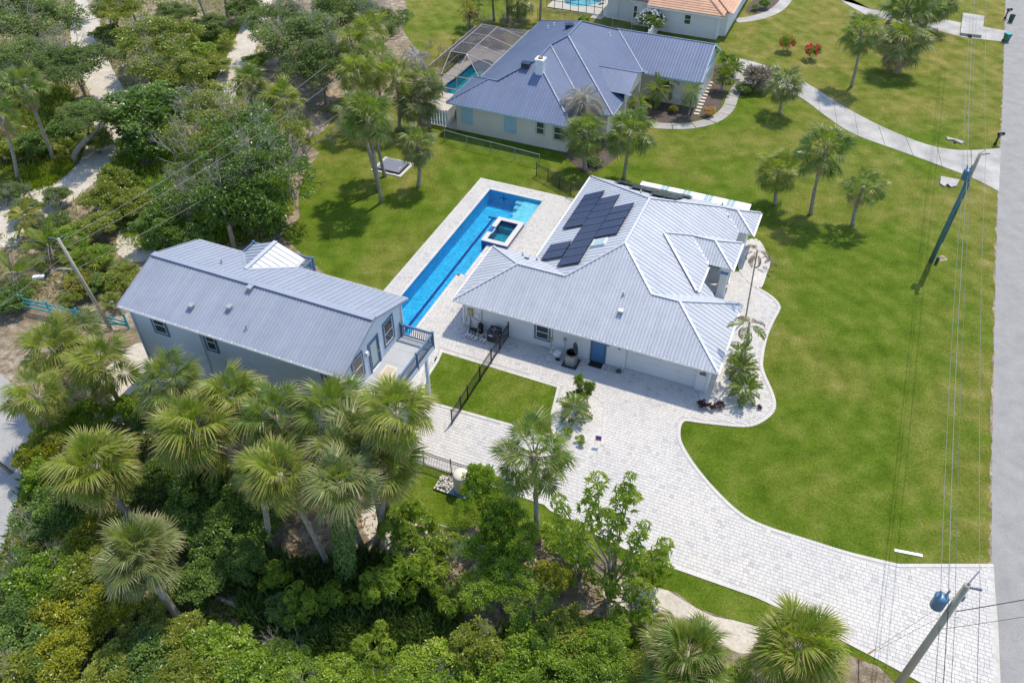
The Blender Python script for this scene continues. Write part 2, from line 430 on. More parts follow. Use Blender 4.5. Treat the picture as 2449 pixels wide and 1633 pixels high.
M = dict(
    ground=mat_ground(), lawn=mat_lawn(), paver=mat_paver(),
    joint=mottled('joint_sand', (0.43,0.405,0.378), (0.475,0.45,0.422), 1.0, 0.9, 30, 0.2, world=True),
    sand=mat_speckle('path_sand', (0.50,0.45,0.38), (0.58,0.53,0.45), (0.46,0.40,0.33), 7, 0.15, 0.95),
    gravel=mat_speckle('white_gravel', (0.62,0.59,0.56), (0.46,0.43,0.40), (0.70,0.675,0.65), 16, 0.7),
    pebble=mat_speckle('mixed_pebble', (0.62,0.58,0.54), (0.22,0.18,0.16), (0.75,0.73,0.70), 14, 0.9),
    mulch=mat_speckle('bark_mulch', (0.085,0.062,0.052), (0.13,0.10,0.085), (0.05,0.036,0.03), 12, 0.9, 0.95),
    asphalt=mat_speckle('street_asphalt', (0.285,0.278,0.270), (0.315,0.308,0.298), (0.255,0.248,0.24), 22, 0.25, 0.9),
    oldasphalt=mat_speckle('lane_asphalt', (0.36,0.355,0.36), (0.41,0.40,0.40), (0.32,0.315,0.32), 20, 0.3, 0.9),
    concrete=mottled('drive_concrete', (0.47,0.45,0.42), (0.29,0.28,0.265), 0.45, 0.85, 9, 0.25, world=True),
    walk=mottled('walk_concrete', (0.40,0.38,0.355), (0.30,0.285,0.265), 0.9, 0.85, 9, 0.25, world=True),
    deckcon=mottled('pool_deck_concrete', (0.55,0.49,0.42), (0.47,0.42,0.36), 0.8, 0.8, 9, 0.2, world=True),
    curb=mottled('edge_concrete', (0.52,0.50,0.44), (0.44,0.42,0.37), 1.4, 0.85, 12, 0.2, world=True),
    roof=mat_roof('pale_metal_roof', (0.435,0.455,0.505), (0.49,0.507,0.55), 0.50, 0.08),
    roofg=mat_roof('grey_metal_roof', (0.265,0.293,0.362), (0.305,0.332,0.40), 0.52, 0.08),
    roofb=mat_roof('blue_metal_roof', (0.125,0.162,0.265), (0.150,0.187,0.295), 0.52, 0.05),
    tile=mottled('terracotta_tile', (0.60,0.36,0.235), (0.50,0.29,0.19), 1.2, 0.8, 12, 0.3, objvar=0.06),
    white=mottled('white_stucco', (0.74,0.745,0.76), (0.70,0.705,0.72), 0.7, 0.85, 35, 0.25),
    bluewhite=mottled('pale_blue_siding', (0.60,0.66,0.73), (0.56,0.62,0.70), 0.5, 0.8, 30, 0.15),
    cream=mottled('cream_stucco', (0.72,0.66,0.56), (0.67,0.61,0.52), 0.6, 0.85, 35, 0.25),
    trim=plain('white_trim', (0.80,0.80,0.80), 0.5),
    blue=mottled('slate_blue_paint', (0.085,0.155,0.265), (0.07,0.135,0.24), 1.5, 0.5, 25, 0.05),
    doorblue=mottled('door_blue_paint', (0.075,0.20,0.40), (0.065,0.18,0.36), 1.5, 0.45, 25, 0.05),
    aqua=plain('aqua_paint', (0.42,0.60,0.68), 0.55),
    turq=mottled('turquoise_paint', (0.03,0.33,0.40), (0.06,0.38,0.42), 3.0, 0.6, 25, 0.1),
    deckgrey=mottled('deck_membrane', (0.44,0.455,0.475), (0.40,0.415,0.435), 0.9, 0.75, 25, 0.1),
    black=plain('black_metal', (0.018,0.02,0.024), 0.4, 0.3),
    brown=plain('dark_bronze_metal', (0.035,0.025,0.026), 0.4, 0.3),
    galv=plain('galvanised_steel', (0.42,0.45,0.46), 0.45, 0.6),
    screenbar=plain('screen_frame', (0.42,0.36,0.34), 0.45, 0.2),
    dark=plain('dark_opening', (0.012,0.014,0.018), 0.6),
    tan=plain('tan_metal', (0.42,0.36,0.22), 0.5),
    grey=plain('grey_metal', (0.25,0.27,0.28), 0.45, 0.4),
    darkgrey=plain('charcoal_plastic', (0.04,0.045,0.055), 0.5),
    pvc=plain('white_pvc', (0.78,0.78,0.77), 0.4),
    rubber=mottled('black_mat', (0.012,0.012,0.014), (0.02,0.02,0.022), 4, 0.9, 60, 0.4),
    rug=mottled('beige_rug', (0.56,0.48,0.36), (0.50,0.42,0.31), 3, 0.95, 60, 0.3),
    rugedge=plain('rug_border', (0.66,0.60,0.49), 0.95),
    solarframe=plain('panel_frame', (0.02,0.022,0.028), 0.35, 0.5),
    solar=mat_cells('solar_cells', (0.006,0.013,0.050), (0.075,0.095,0.17), 0.185, 0.185, 0.014, 0.22),
    pole=mottled('weathered_pole', (0.34,0.32,0.24), (0.42,0.39,0.30), 1.5, 0.85, 18, 0.4),
    polegreen=mottled('green_stained_pole', (0.06,0.15,0.15), (0.09,0.18,0.17), 1.5, 0.8, 18, 0.4),
    wire=plain('cable', (0.20,0.21,0.22), 0.5, 0.3),
    wired=plain('dark_cable', (0.03,0.03,0.033), 0.5),
    transf=plain('transformer_blue', (0.10,0.22,0.36), 0.4, 0.2),
    insul=plain('insulator', (0.22,0.25,0.33), 0.3),
    guy=plain('yellow_guard', (0.75,0.42,0.03), 0.5),
    bark=mottled('grey_bark', (0.31,0.28,0.23), (0.20,0.17,0.14), 2.5, 0.9, 14, 0.6),
    palmbark=mottled('palm_trunk_bark', (0.38,0.345,0.28), (0.25,0.215,0.165), 3.0, 0.9, 10, 0.7),
    boots=mottled('palm_boot_fibre', (0.30,0.22,0.13), (0.17,0.12,0.07), 4.0, 0.95, 12, 0.7),
    deadwood=mottled('bleached_twig', (0.42,0.38,0.345), (0.30,0.27,0.245), 3.0, 0.9, 14, 0.3),
    plaster=mat_speckle('pool_plaster', (0.035,0.42,0.72), (0.05,0.50,0.80), (0.10,0.60,0.86), 6, 0.2, 0.7),
    shelf=mat_speckle('pool_shelf_plaster', (0.50,0.72,0.80), (0.54,0.75,0.83), (0.46,0.69,0.78), 9, 0.2, 0.7),
    tileline=plain('waterline_tile', (0.015,0.09,0.30), 0.25),
    lane=plain('lane_tile', (0.004,0.012,0.22), 0.4),
    teal=mat_speckle('teal_plaster', (0.06,0.50,0.60), (0.08,0.56,0.64), (0.12,0.62,0.68), 7, 0.2, 0.7),
    water=mat_water(),
    screen=mat_pane('insect_screen', (0.055,0.055,0.075), 0.50),
    link=mat_pane('chain_mesh', (0.20,0.23,0.22), 0.13),
    glass=plain('window_glass', (0.035,0.05,0.06), 0.06, 0.0, 0.9),
    paleglass=plain('skylight_glass', (0.33,0.45,0.44), 0.1, 0.0, 0.9),
    red=plain('red_petal', (0.85,0.06,0.075), 0.6), petal=plain('white_petal', (0.75,0.75,0.70), 0.6),
    bingreen=plain('bin_green', (0.01,0.15,0.10), 0.45), binlid=plain('bin_lid', (0.02,0.36,0.30), 0.4),
    binold=plain('bin_dark_green', (0.02,0.07,0.06), 0.5),
    carpaint=plain('black_car_paint', (0.012,0.014,0.018), 0.15, 0.2, 0.8),
)

# ================================================================ SETTING
def uvw(poly): return [UV(u, v)[:2] for u, v in poly]
def dpoly(pts, sm=0):
    q = [P2(x, y) for x, y in pts]
    return smooth_poly(q, sm) if sm else q
Z5 = lambda x, y: ((1690 + x*0.31893)/K, (550 + y*0.31893)/K)
Z6 = lambda x, y: ((1280 + x*0.13396)/K, (880 + y*0.13396)/K)

POOL = [(-5.86,17.85),(-0.72,17.85),(-0.72,9.8),(-2.45,9.8),(-2.45,5.3),(-3.05,5.3),(-3.05,-4.9),(-5.86,-4.9)]
NPOOL = smooth_poly([(-19.1,34.3),(-19.05,38.5),(-18.95,42.0),(-18.5,43.3),(-17.6,43.6),(-16.7,43.1),(-15.4,42.9),(-14.7,40),(-14.8,36.5),(-15.2,34.4)], 4)
TPOOL = smooth_poly([(-15.9,64.6),(-14.6,63.6),(-13.2,63.9),(-12.2,64.9),(-11.5,66.4),(-11.6,69),(-13.5,70.5),(-15.5,69.5),(-16.4,67)], 4)
holes = [uvw(POOL), uvw(NPOOL), uvw(TPOOL)]
sheet('ground', [(-900,-300),(900,-300),(900,1500),(-900,1500)], 0.0, M['ground'], holes)['kind'] = 'structure'

LAWN = dpoly([(905,-420),(915,-60),(935,20),(925,70),(960,120),(1000,180),(960,250),(870,222),(780,226),(735,255),(770,262),(745,300),(700,325),(735,350),
    (700,395),(685,450),(688,500),(645,540),(690,580),(760,640),(840,720),(900,900),(905,1040),(880,1090),(872,1160),(905,1185),(965,1205),(1060,1225),
    (1130,1180),(1250,1240),(1420,1282),(1490,1345),(1555,1360),(1600,1395),(1690,1425),(1745,1440),(1900,1485),(2020,1530),(2120,1640),(2600,1700),(3600,-60),(3600,-420)])
sheet('lawn', LAWN, 0.008, M['lawn'], holes)['kind'] = 'structure'
for pts in ([(310,790),(345,800),(420,880),(330,1000),(240,960),(200,900),(260,830)],
            [(300,500),(345,500),(375,525),(370,560),(330,600),(275,590),(270,540)],
            [(-40,480),(60,440),(130,400),(180,430),(150,470),(70,500),(40,560),(-40,560)],
            [(1395,1330),(1480,1325),(1560,1372),(1640,1415),(1740,1432),(1760,1470),(1700,1500),(1600,1440),(1500,1400),(1400,1400)],
            [(830,1180),(900,1160),(990,1225),(1080,1240),(1060,1280),(960,1275),(860,1250)]):
    tag(sheet('sand_patch', dpoly(pts, 4), 0.005, M['sand']), kind='structure')
cl = smooth_poly([P2(*q) for q in ((212,-60),(200,20),(196,80),(215,150),(248,215),(258,260),(240,320),(215,380),(160,430),(90,480),(-20,520))], 4, False)
PATHS = [strip(cl, 3.4)]
tag(sheet('sand_path', strip(cl, 3.4), 0.006, M['sand']), kind='structure')
cl = smooth_poly([P2(*q) for q in ((625,-80),(600,0),(580,60),(556,120),(528,180),(500,240))], 4, False)
PATHS.append(strip(cl, 3.0))
tag(sheet('sand_track', strip(cl, 3.0), 0.006, M['sand']), kind='structure')
LANE = dpoly([(-420,860),(0,858),(32,885),(62,950),(84,1000),(60,1060),(42,1130),(28,1200),(0,1270),(-60,1420),(-420,1420)])
PATHS.append(LANE)
tag(sheet('lane', dpoly([(-420,860),(0,858),(32,885),(62,950),(84,1000),(60,1060),(42,1130),(28,1200),(0,1270),(-60,1420),(-420,1420)]), 0.007, M['oldasphalt']), kind='structure')

# the street along the right, one straight strip with a ragged edge
edge = [P2(2400,-200), P2(2310,0), P2(2304,200), P2(2298,340), P2(2292,440), P2(2285,700), P2(2279,1000), P2(2277,1300), P2(2288,1430), P2(2294,1568), P2(2300,1800)]
e2 = []
for i in range(len(edge) - 1):
    a, b = np.array(edge[i]), np.array(edge[i+1]); n = max(2, int(np.linalg.norm(b-a) / 0.5))
    for k in range(n): e2.append(tuple(a + (b-a)*k/n + np.array([rng.normal(0, 0.02), 0])))
e2.append(edge[-1])
far = [(x + 9.0, y - 3.0) for x, y in e2]
tag(sheet('street', e2 + far[::-1], 0.020, M['asphalt']), kind='structure')
fr = [(x - .10 + rng.normal(0, .07), y) for x, y in e2]
tag(sheet('road_shoulder', fr + [(x + .3, y) for x, y in e2][::-1], 0.016, M['ground']), kind='structure')
tag(sheet('far_verge', [(x + 0.0, y) for x, y in far] + [(400, far[-1][1]), (400, far[0][1])], 0.014, M['lawn']), kind='structure')

# ---------------- paving
G1 = dpoly([(1012,803),(1288,887)]) + smooth_poly([P2(*q) for q in ((1288,887),(1279,925),(1273,950),(1272,975),(1280,1006))], 3, False)[1:] + dpoly([(1200,988),(1040,943),(974,925)]) + smooth_poly([P2(*q) for q in ((974,925),(967,898),(976,868),(1000,830))], 3, False)[1:]
GB1 = dpoly([Z5(*q) for q in ((150,790),(240,790),(330,850),(337,1000),(348,1100),(385,1180),(382,1270),(340,1335),(250,1382),(120,1392),(10,1360),(-20,1330),(-60,1250),(60,900))], 0)
GB2 = dpoly([Z5(*q) for q in ((300,100),(380,85),(450,220),(462,245),(430,330),(390,430),(335,392),(275,330),(255,280),(250,180))], 3)
GB3 = dpoly([Z6(*q) for q in ((575,345),(770,395),(960,460),(1100,540),(1190,640),(1215,720),(1205,900),(1180,1150),(1165,1400),(1090,1490),(900,1530),(700,1470),(560,1400),(440,1270),(370,1080),(362,900),(375,780),(420,640),(480,540))], 0)
PEB = [(11.14,-0.70),(12.45,-0.70),(12.45,0.0),(11.14,0.0)]
PAD = [(7.0,-1.25),(9.75,-1.45),(9.75,0.0),(6.95,0.0)]
lawn_edge = [(2283,1303),(2065,1303),(1950,1275),(1850,1244),(1760,1215),(1700,1185),(1640,1130),(1590,1070),(1560,1020),(1555,990),(1561,969),(1575,962),(1605,966),(1690,975),(1728,973),(1760,955),(1774,935),(1770,905),(1747,850),(1747,815),(1757,770),(1772,735),(1786,708),(1781,695),(1765,680),(1735,662)]
LE = [P2(2283,1303)] + smooth_poly([P2(*q) for q in lawn_edge[1:]], 4, False)
DRIVE = uvw([(2.0,-3.4),(2.0,.3),(14.6,.3),(14.6,14.2),(17.2,14.2)]) + [P2(1700,625)] + LE[::-1] + dpoly([(2288,1430),(2294,1568),(2300,1680),(2330,1760),
    (2200,1615),(2115,1568),(2030,1522),(1950,1480),(1840,1420),(1735,1372),(1530,1300),(1425,1257),(1385,1238),(1262,1172),(1250,1160),(1060,1096),(968,1066),(880,1040)])
DECK = uvw([(-7.45,19.3),(4.5,19.3),(4.5,-4.0),(-7.45,-4.0)])
UNDER = uvw([(-7.45,-3.9),(2.0,-3.9),(2.4,-6.5),(2.6,-12.6),(-7.45,-12.6)])
HOUSEFP = uvw([(0.1,0.1),(18.2,0.1),(18.2,6.5),(15.1,6.5),(15.1,16.5),(17.3,16.5),(17.3,18.9),(3.8,18.9),(3.8,6.0),(0.1,6.0)])
drive = tag(sheet('driveway', DRIVE, 0.024, M['joint']), kind='structure')
pdeck = tag(sheet('pool_terrace', DECK, 0.020, M['joint'], [uvw(POOL)]), kind='structure')
tag(sheet('walkway', UNDER, 0.016, M['joint']), kind='structure')
tag(sheet('lawn', G1, 0.045, M['lawn']), kind='structure')
for g in (GB1, GB2, GB3): tag(sheet('gravel_bed', g, 0.040, M['gravel']), kind='structure')
tag(sheet('pebble_bed', uvw(PEB), 0.044, M['pebble']), kind='structure')
tag(sheet('gravel_pad', uvw(PAD), 0.042, M['gravel']), kind='structure')

cells = []
v = -40.0
while v < 20:
    h = 0.24
    u = -8.0 - random.random()*0.3
    while u < 40:
        w = random.choice((0.17, 0.24, 0.24, 0.33, 0.33))
        cells.append((u + w/2, v + h/2, w, h)); u += w
    v += h
cells = np.array(cells)
wx = ORG[0] + cells[:,0]*UB[0] + cells[:,1]*VB[0]; wy = ORG[1] + cells[:,0]*UB[1] + cells[:,1]*VB[1]
ok = np.ones(len(cells), bool)
for su, sv in ((-1,-1),(1,-1),(1,1),(-1,1)):
    ax_ = wx + su*cells[:,2]*.45*UB[0] + sv*cells[:,3]*.45*VB[0]; ay_ = wy + su*cells[:,2]*.45*UB[1] + sv*cells[:,3]*.45*VB[1]
    ok &= inside(ax_, ay_, DRIVE) | inside(ax_, ay_, DECK) | inside(ax_, ay_, UNDER)
    for ex in (G1, GB2, GB3): ok &= ~inside(ax_, ay_, ex)
wp = [(u*1.0, v) for u, v in POOL]
for ex in (G1, GB1, GB2, GB3, uvw(PEB), uvw(PAD), HOUSEFP): ok &= ~inside(wx, wy, ex)
cu, cv = cells[:,0], cells[:,1]
big = [(-6.02,18.01),(-0.5,18.01),(-0.5,9.64),(-2.29,9.64),(-2.29,5.14),(-2.89,5.14),(-2.89,-5.06),(-6.02,-5.06)]
ok &= ~inside(cu, cv, big)
idx = np.nonzero(ok)[0]
# seen position of each, to find the ones that show largest
dist = np.hypot(np.hypot(wx, wy), CAMH)
c_, s_ = math.cos(PITCH), math.sin(PITCH)
dep = wy*c_ + CAMH*s_
py = (816.5 + 1950*(CAMH*c_ - wy*s_)/dep) / K; px = (1224.5 + 1950*wx/dep) / K
vis = [i for i in idx if 0 < px[i] < 2352 and py[i] < 1566 and px[i] > 1960]
vis.sort(key=lambda i: dist[i]); near = set(vis[:300])
pm = {}
for w in (0.17, 0.24, 0.33):
    mb = MB(); g = 0.005; hw, hh = w/2 - g, 0.12 - g
    mb.add([(-hw,-hh,0),(hw,-hh,0),(hw,hh,0),(-hw,hh,0),(-hw+.006,-hh+.006,.022),(hw-.006,-hh+.006,.022),(hw-.006,hh-.006,.022),(-hw+.006,hh-.006,.022)],
        [(4,5,6,7),(0,1,5,4),(1,2,6,5),(2,3,7,6),(3,0,4,7)])
    me = mb.mesh('paver'); me.materials.append(M['paver']); pm[w] = me
V, F, A = [], [], []
rot = Matrix.Rotation(PH, 3, 'Z')
for i in idx:
    u, vv, w, h = cells[i]
    z = 0.024 + random.uniform(-0.002, 0.003)
    if i in near:
        o = link('paver', pm[w], drive, (wx[i], wy[i], z)); o.rotation_euler = (0, 0, PH)
        continue
    g = 0.005; n = len(V); b = 0.006
    for du, dv, dz in ((-w/2+g,-h/2+g,0),(w/2-g,-h/2+g,0),(w/2-g,h/2-g,0),(-w/2+g,h/2-g,0),(-w/2+g+b,-h/2+g+b,.022),(w/2-g-b,-h/2+g+b,.022),(w/2-g-b,h/2-g-b,.022),(-w/2+g+b,h/2-g-b,.022)):
        V.append((wx[i] + du*UB[0] + dv*VB[0], wy[i] + du*UB[1] + dv*VB[1], z + dz))
    F += [(n+4,n+5,n+6,n+7),(n,n+1,n+5,n+4),(n+1,n+2,n+6,n+5),(n+2,n+3,n+7,n+6),(n+3,n,n+4,n+7)]
    A += [random.random()]*5
me = bpy.data.meshes.new('pavers'); me.from_pydata(V, [], F); me.update(); me.materials.append(M['paver'])
me.attributes.new('rnd', 'FLOAT', 'FACE').data.foreach_set('value', np.array(A, np.float32))
tag(link('pavers', me, drive), kind='stuff')

BSIDE = False
# soldier course along the edges
def border(pts, parent, w=0.22, step=0.17, inset=0.11, z=0.034):
    mb = MB()
    for i in range(len(pts) - 1):
        a, b = np.array(pts[i]), np.array(pts[i+1]); Ln = np.linalg.norm(b - a)
        n = max(1, round(Ln / step)); d = (b - a) / Ln; nn = np.array([-d[1], d[0]])
        for k in range(n):
            c = a + d*(k + .5)*Ln/n + nn*inset; hl = Ln/n/2 - .004; hw = w/2
            q = [c - d*hl - nn*hw, c + d*hl - nn*hw, c + d*hl + nn*hw, c - d*hl + nn*hw]
            mb.prism([tuple(x) for x in q], 0.02, z + 0.015 + random.uniform(-.001, .002), 0, random.random()*0.7)
    return tag(mb.build('border_pavers', M['paver'], parent, rnd=True), kind='stuff')
border(LE, drive, inset=0.11 if BSIDE else -0.11)
border([P2(*q) for q in ((968,1066),(1060,1096),(1250,1160),(1262,1172),(1385,1238),(1425,1257),(1530,1300),(1735,1372),(1840,1420),(1950,1480),(2030,1522),(2115,1568),(2200,1615))], drive, inset=0.11)
border(GB3 + GB3[:1], drive, inset=0.12); border(GB2 + GB2[:1], drive, inset=0.10, z=0.036); border(G1 + G1[:1], drive, inset=-0.12)
border(uvw([(-7.45,19.3),(-7.45,-4)]), pdeck); border(uvw([(4.0,19.3),(-7.45,19.3)]), pdeck)
ap = [P2(2277,1303), P2(2288,1430), P2(2294,1568), P2(2300,1700)]
tag(MB().prism(strip([(x - .1, y) for x, y in ap], 0.34), 0.0, 0.045).build('apron_kerb', M['curb']), kind='structure')

# ---------------- concrete
def slab(name, poly, z=0.034, mat='concrete'):
    return tag(MB().prism(poly, 0.004, z).build(name, M[mat]), kind='structure')
cd1 = smooth_poly([P2(*q) for q in ((1655,128),(1720,140),(1790,163),(1850,190),(1905,225),(1960,258),(2040,298),(2130,333),(2210,346),(2300,341))], 3, False)
cd1b = smooth_poly([P2(*q) for q in ((2295,441),(2240,412),(2170,385),(2060,345),(1960,308),(1900,270),(1850,232),(1800,205),(1740,195),(1690,188))], 3, False)
bot = cd1b[::-1]
def at(poly, f):
    L = [0]
    for i in range(1, len(poly)): L.append(L[-1] + math.dist(poly[i], poly[i-1]))
    t = f * L[-1]
    for i in range(1, len(poly)):
        if L[i] >= t:
            k = (t - L[i-1]) / max(L[i]-L[i-1], 1e-9)
            return tuple(np.array(poly[i-1])*(1-k) + np.array(poly[i])*k)
    return poly[-1]
ndrive = tag(link('neighbour_drive', None), kind='structure')
N_SL = 11
for i in range(N_SL):                       # cast in bays with open joints
    f0, f1 = i/N_SL, (i+1)/N_SL - 0.0016
    q = [at(cd1, f0 + (f1-f0)*k/3) for k in range(4)] + [at(bot, f1 - (f1-f0)*k/3) for k in range(4)]
    MB().prism(q, 0.004, 0.032 + (i % 3)*0.003).build('slab', M['concrete'], ndrive)
wl = smooth_poly([P2(*q) for q in ((1722,168),(1700,195),(1683,222),(1672,250),(1640,276),(1590,289),(1545,291),(1492,288))], 5, False)
nwalk = tag(link('garden_walk', None), kind='structure')
for i in range(9):
    q = [at(wl, i/9 + (1/9 - 0.004)*k/4) for k in range(5)]
    MB().prism(strip(q, 1.25), 0.004, 0.040 + (i % 2)*0.004).build('slab', M['walk'], nwalk)
cl = smooth_poly([P2(*q) for q in ((1690,48),(1735,42),(1775,28),(1800,8),(1815,-20))], 4, False)
slab('garden_path', strip(cl, 1.5), 0.03, 'concrete')
slab('neighbour_drive', dpoly([(1880,-40),(1910,-6),(2000,22),(2040,28),(2160,44),(2310,72),(2308,97),(2210,86),(2150,70),(2050,48),(1990,36),(1940,8)]), 0.03)
slab('mulch_bed', dpoly([(1440,262),(1490,215),(1600,240),(1625,190),(1640,150),(1692,146),(1676,190),(1662,220),(1655,248),(1620,272),(1560,283),(1490,283)]), 0.022, 'mulch')
slab('mulch_bed', dpoly([(1290,330),(1400,318),(1440,330),(1425,355),(1385,385),(1355,398),(1335,392),(1305,365)], 3), 0.022, 'mulch')
slab('flower_bed', dpoly([(1712,28),(1745,-10),(1800,-10),(1780,18),(1745,32)], 3), 0.02, 'mulch')
slab('pool_surround', uvw([(-21.2,33.0),(-13.0,33.0),(-13.0,47.2),(-21.2,47.2)]), 0.03, 'deckcon') if False else None
tag(sheet('pool_surround', uvw([(-20.7,31.0),(-12.9,31.0),(-12.9,46.9),(-20.7,46.9)]), 0.030, M['deckcon'], [uvw(NPOOL)]), kind='structure')
tag(sheet('pool_surround', uvw([(-17.5,61.9),(-8.8,61.9),(-8.8,74),(-17.5,74)]), 0.030, M['curb'], [uvw(TPOOL)]), kind='structure')
slab('courtyard', uvw([(-18.0,26.9),(-13.2,26.9),(-13.2,31.2),(-18.0,31.2)]), 0.026, 'deckcon')
sc_ = empty('drain_culvert', P(2231,72), 0, 'raised concrete culvert slab crossing the ditch with a dark pipe mouth', 'culvert')
q = dpoly([(2210,36),(2259,43),(2253,88),(2204,82)])
o = sc_.location.copy()
loc = lambda pts: [(x - o.x, y - o.y) for x, y in pts]
MB().prism(loc(q), 0.0, 0.34).build('slab', M['concrete'], sc_)
pc = np.array(loc([P2(2228,87)])[0])
MB().tube([(pc[0]-.02, pc[1]-.06, .15), (pc[0]+.0, pc[1]+.3, .15)], .22, 12).build('pipe', M['dark'], sc_)
for pts, lab in ([((2160,408),(2203,416),(2196,430),(2183,432),(2175,425),(2168,431),(2158,424)), 'grey concrete pipe headwall with dark throat beside the utility pole'],
                 [((2173,317),(2214,328),(2208,333),(2190,324),(2175,323)), 'small grey concrete headwall set in the grass beside the black mailbox']):
    q = dpoly(pts); c = np.mean(q, 0)
    t = empty('pipe_headwall', (c[0], c[1], 0), 0, lab, 'headwall')
    MB().prism([(x-c[0], y-c[1]) for x, y in q], 0.0, 0.16).build('slab', M['concrete'], t)
    MB().tube([(-.12, -.48, .07), (-.10, -.22, .07)], .085, 10).build('pipe', M['dark'], t)

# ---------------- pools
def basin(root, off, poly, depth, mat, zt=0.03):
    mb = MB(); n = len(poly)
    ar = sum(poly[i][0]*poly[(i+1)%n][1] - poly[(i+1)%n][0]*poly[i][1] for i in range(n))
    if ar < 0: poly = poly[::-1]
    vs = [(x-off[0], y-off[1], -depth) for x, y in poly] + [(x-off[0], y-off[1], zt) for x, y in poly]
    mb.add(vs, [tuple(range(n))] + [(i, n+i, n+(i+1)%n, (i+1)%n) for i in range(n)])
    return mb.build('basin', mat, root)
def wsheet(root, off, poly, z, name='water'):
    o = sheet(name, [(x-off[0], y-off[1]) for x, y in poly], z, M['water'], (), root)
    return o
po = (-4.4, 6.5)
pool = empty('swimming_pool', UV(*po), PH, 'long blue lap pool with dark lane stripe and raised square spa', 'swimming pool')
basin(pool, po, POOL, 1.35, M['plaster'])
wsheet(pool, po, POOL, -0.09)
def pb(name, mat, *boxes):
    mb = MB()
    for b in boxes: mb.box(b[0]-po[0], b[1]-po[0], b[2]-po[1], b[3]-po[1], b[4], b[5])
    return mb.build(name, mat, pool)
pb('sun_shelf', M['shelf'], (-2.42,-0.74,13.4,17.83,-1.34,-0.33))
pb('step', M['shelf'], (-3.0,-2.43,16.6,17.2,-1.34,-0.55)); pb('step', M['shelf'], (-2.9,-2.43,15.9,16.6,-1.34,-0.80)); pb('step', M['shelf'], (-3.1,-2.43,17.2,17.82,-1.34,-0.38))
pb('lane_stripe', M['lane'], (-4.60,-4.36,-3.4,15.4,-1.348,-1.338), (-5.0,-3.95,15.4,15.65,-1.348,-1.338))
pb('target_cross', M['lane'], (-4.54,-4.40,17.83,17.845,-.95,-.25), (-4.9,-4.05,17.832,17.844,-.66,-.55))
pb('bench', M['plaster'], (-3.0,-2.47,5.35,9.75,-1.34,-0.5))
# coping of long pale stones
n0 = len(POOL)
for i in range(n0):
    a, b = np.array(POOL[i]), np.array(POOL[(i+1) % n0])
    if i in (1, 2): continue
    L = np.linalg.norm(b - a); d = (b - a)/L; nn = np.array([-d[1], d[0]]); k = max(1, round(L/0.62))
    for j in range(k):
        c = a + d*(j+.5)*L/k + nn*0.10; hl = L/k/2 - .004
        q = [c - d*hl - nn*.13, c + d*hl - nn*.13, c + d*hl + nn*.13, c - d*hl + nn*.13]
        MB().prism([(x-po[0], y-po[1]) for x, y in q], 0.02, 0.058).build('coping_stone', M['paver'], pool)
# spa
S0, S1, T0, T1 = -3.08, -0.66, 9.78, 13.55
sw = 0.42
pb('spa_wall', M['tileline'], (S0+.03,S1-.03,T0+.03,T0+sw-.05,-1.34,.36), (S0+.03,S1-.03,T1-sw+.05,T1-.03,-1.34,.36), (S0+.03,S0+sw-.05,T0+sw-.05,T1-sw+.05,-1.34,.36), (S1-sw+.05,S1-.03,T0+sw-.05,T1-sw+.05,-1.34,.36))
pb('spa_coping', M['paver'], (S0,S1,T0,T0+sw,.362,.41), (S0,S1,T1-sw,T1,.362,.41), (S0,S0+sw,T0+sw,11.15,.362,.41), (S0,S0+sw,12.0,T1-sw,.362,.41), (S1-sw,S1,T0+sw,T1-sw,.362,.41))
pb('spillway', M['shelf'], (S0+.0,S0+sw,11.16,11.99,.24,.30))
pb('spa_floor', M['teal'], (S0+.3,S1-.3,T0+.3,T1-.3,-.75,-.6)); pb('spa_seat', M['teal'], (S0+.35,S1-.35,T1-sw-.38,T1-.37,-.6,-.1), (S1-sw-.35,S1-.36,T0+.36,T1-.8,-.6,-.12))
sh = sheet('water', [(x-po[0], y-po[1]) for x, y in ((S0+sw-.05,T0+sw-.05),(S1-sw+.05,T0+sw-.05),(S1-sw+.05,T1-sw+.05),(S0+sw-.05,T1-sw+.05))], 0.27, M['water'], (), pool)
for root_off, poly, lab in (((-17,39), NPOOL, 'teal pool under the framed insect screen enclosure'), ((-14,66), TPOOL, 'turquoise kidney pool beside the white tiled roof house')):
    np_ = empty('swimming_pool', UV(*root_off), PH, lab, 'swimming pool')
    basin(np_, root_off, poly, 1.2, M['teal'] if root_off[0] < -16 else M['shelf'])
    wsheet(np_, root_off, poly, -0.08)
    band = MB(); nn_ = len(poly)
    for i in range(nn_):
        (x0, y0), (x1, y1) = poly[i], poly[(i+1) % nn_]
        band.add([(x0-root_off[0], y0-root_off[1], -.30), (x1-root_off[0], y1-root_off[1], -.30), (x1-root_off[0], y1-root_off[1], .0), (x0-root_off[0], y0-root_off[1], .0)], [(0,1,2,3)])
    ob = band.build('waterline_tile', M['tileline'], np_); ob.scale = (0.996, 0.996, 1)

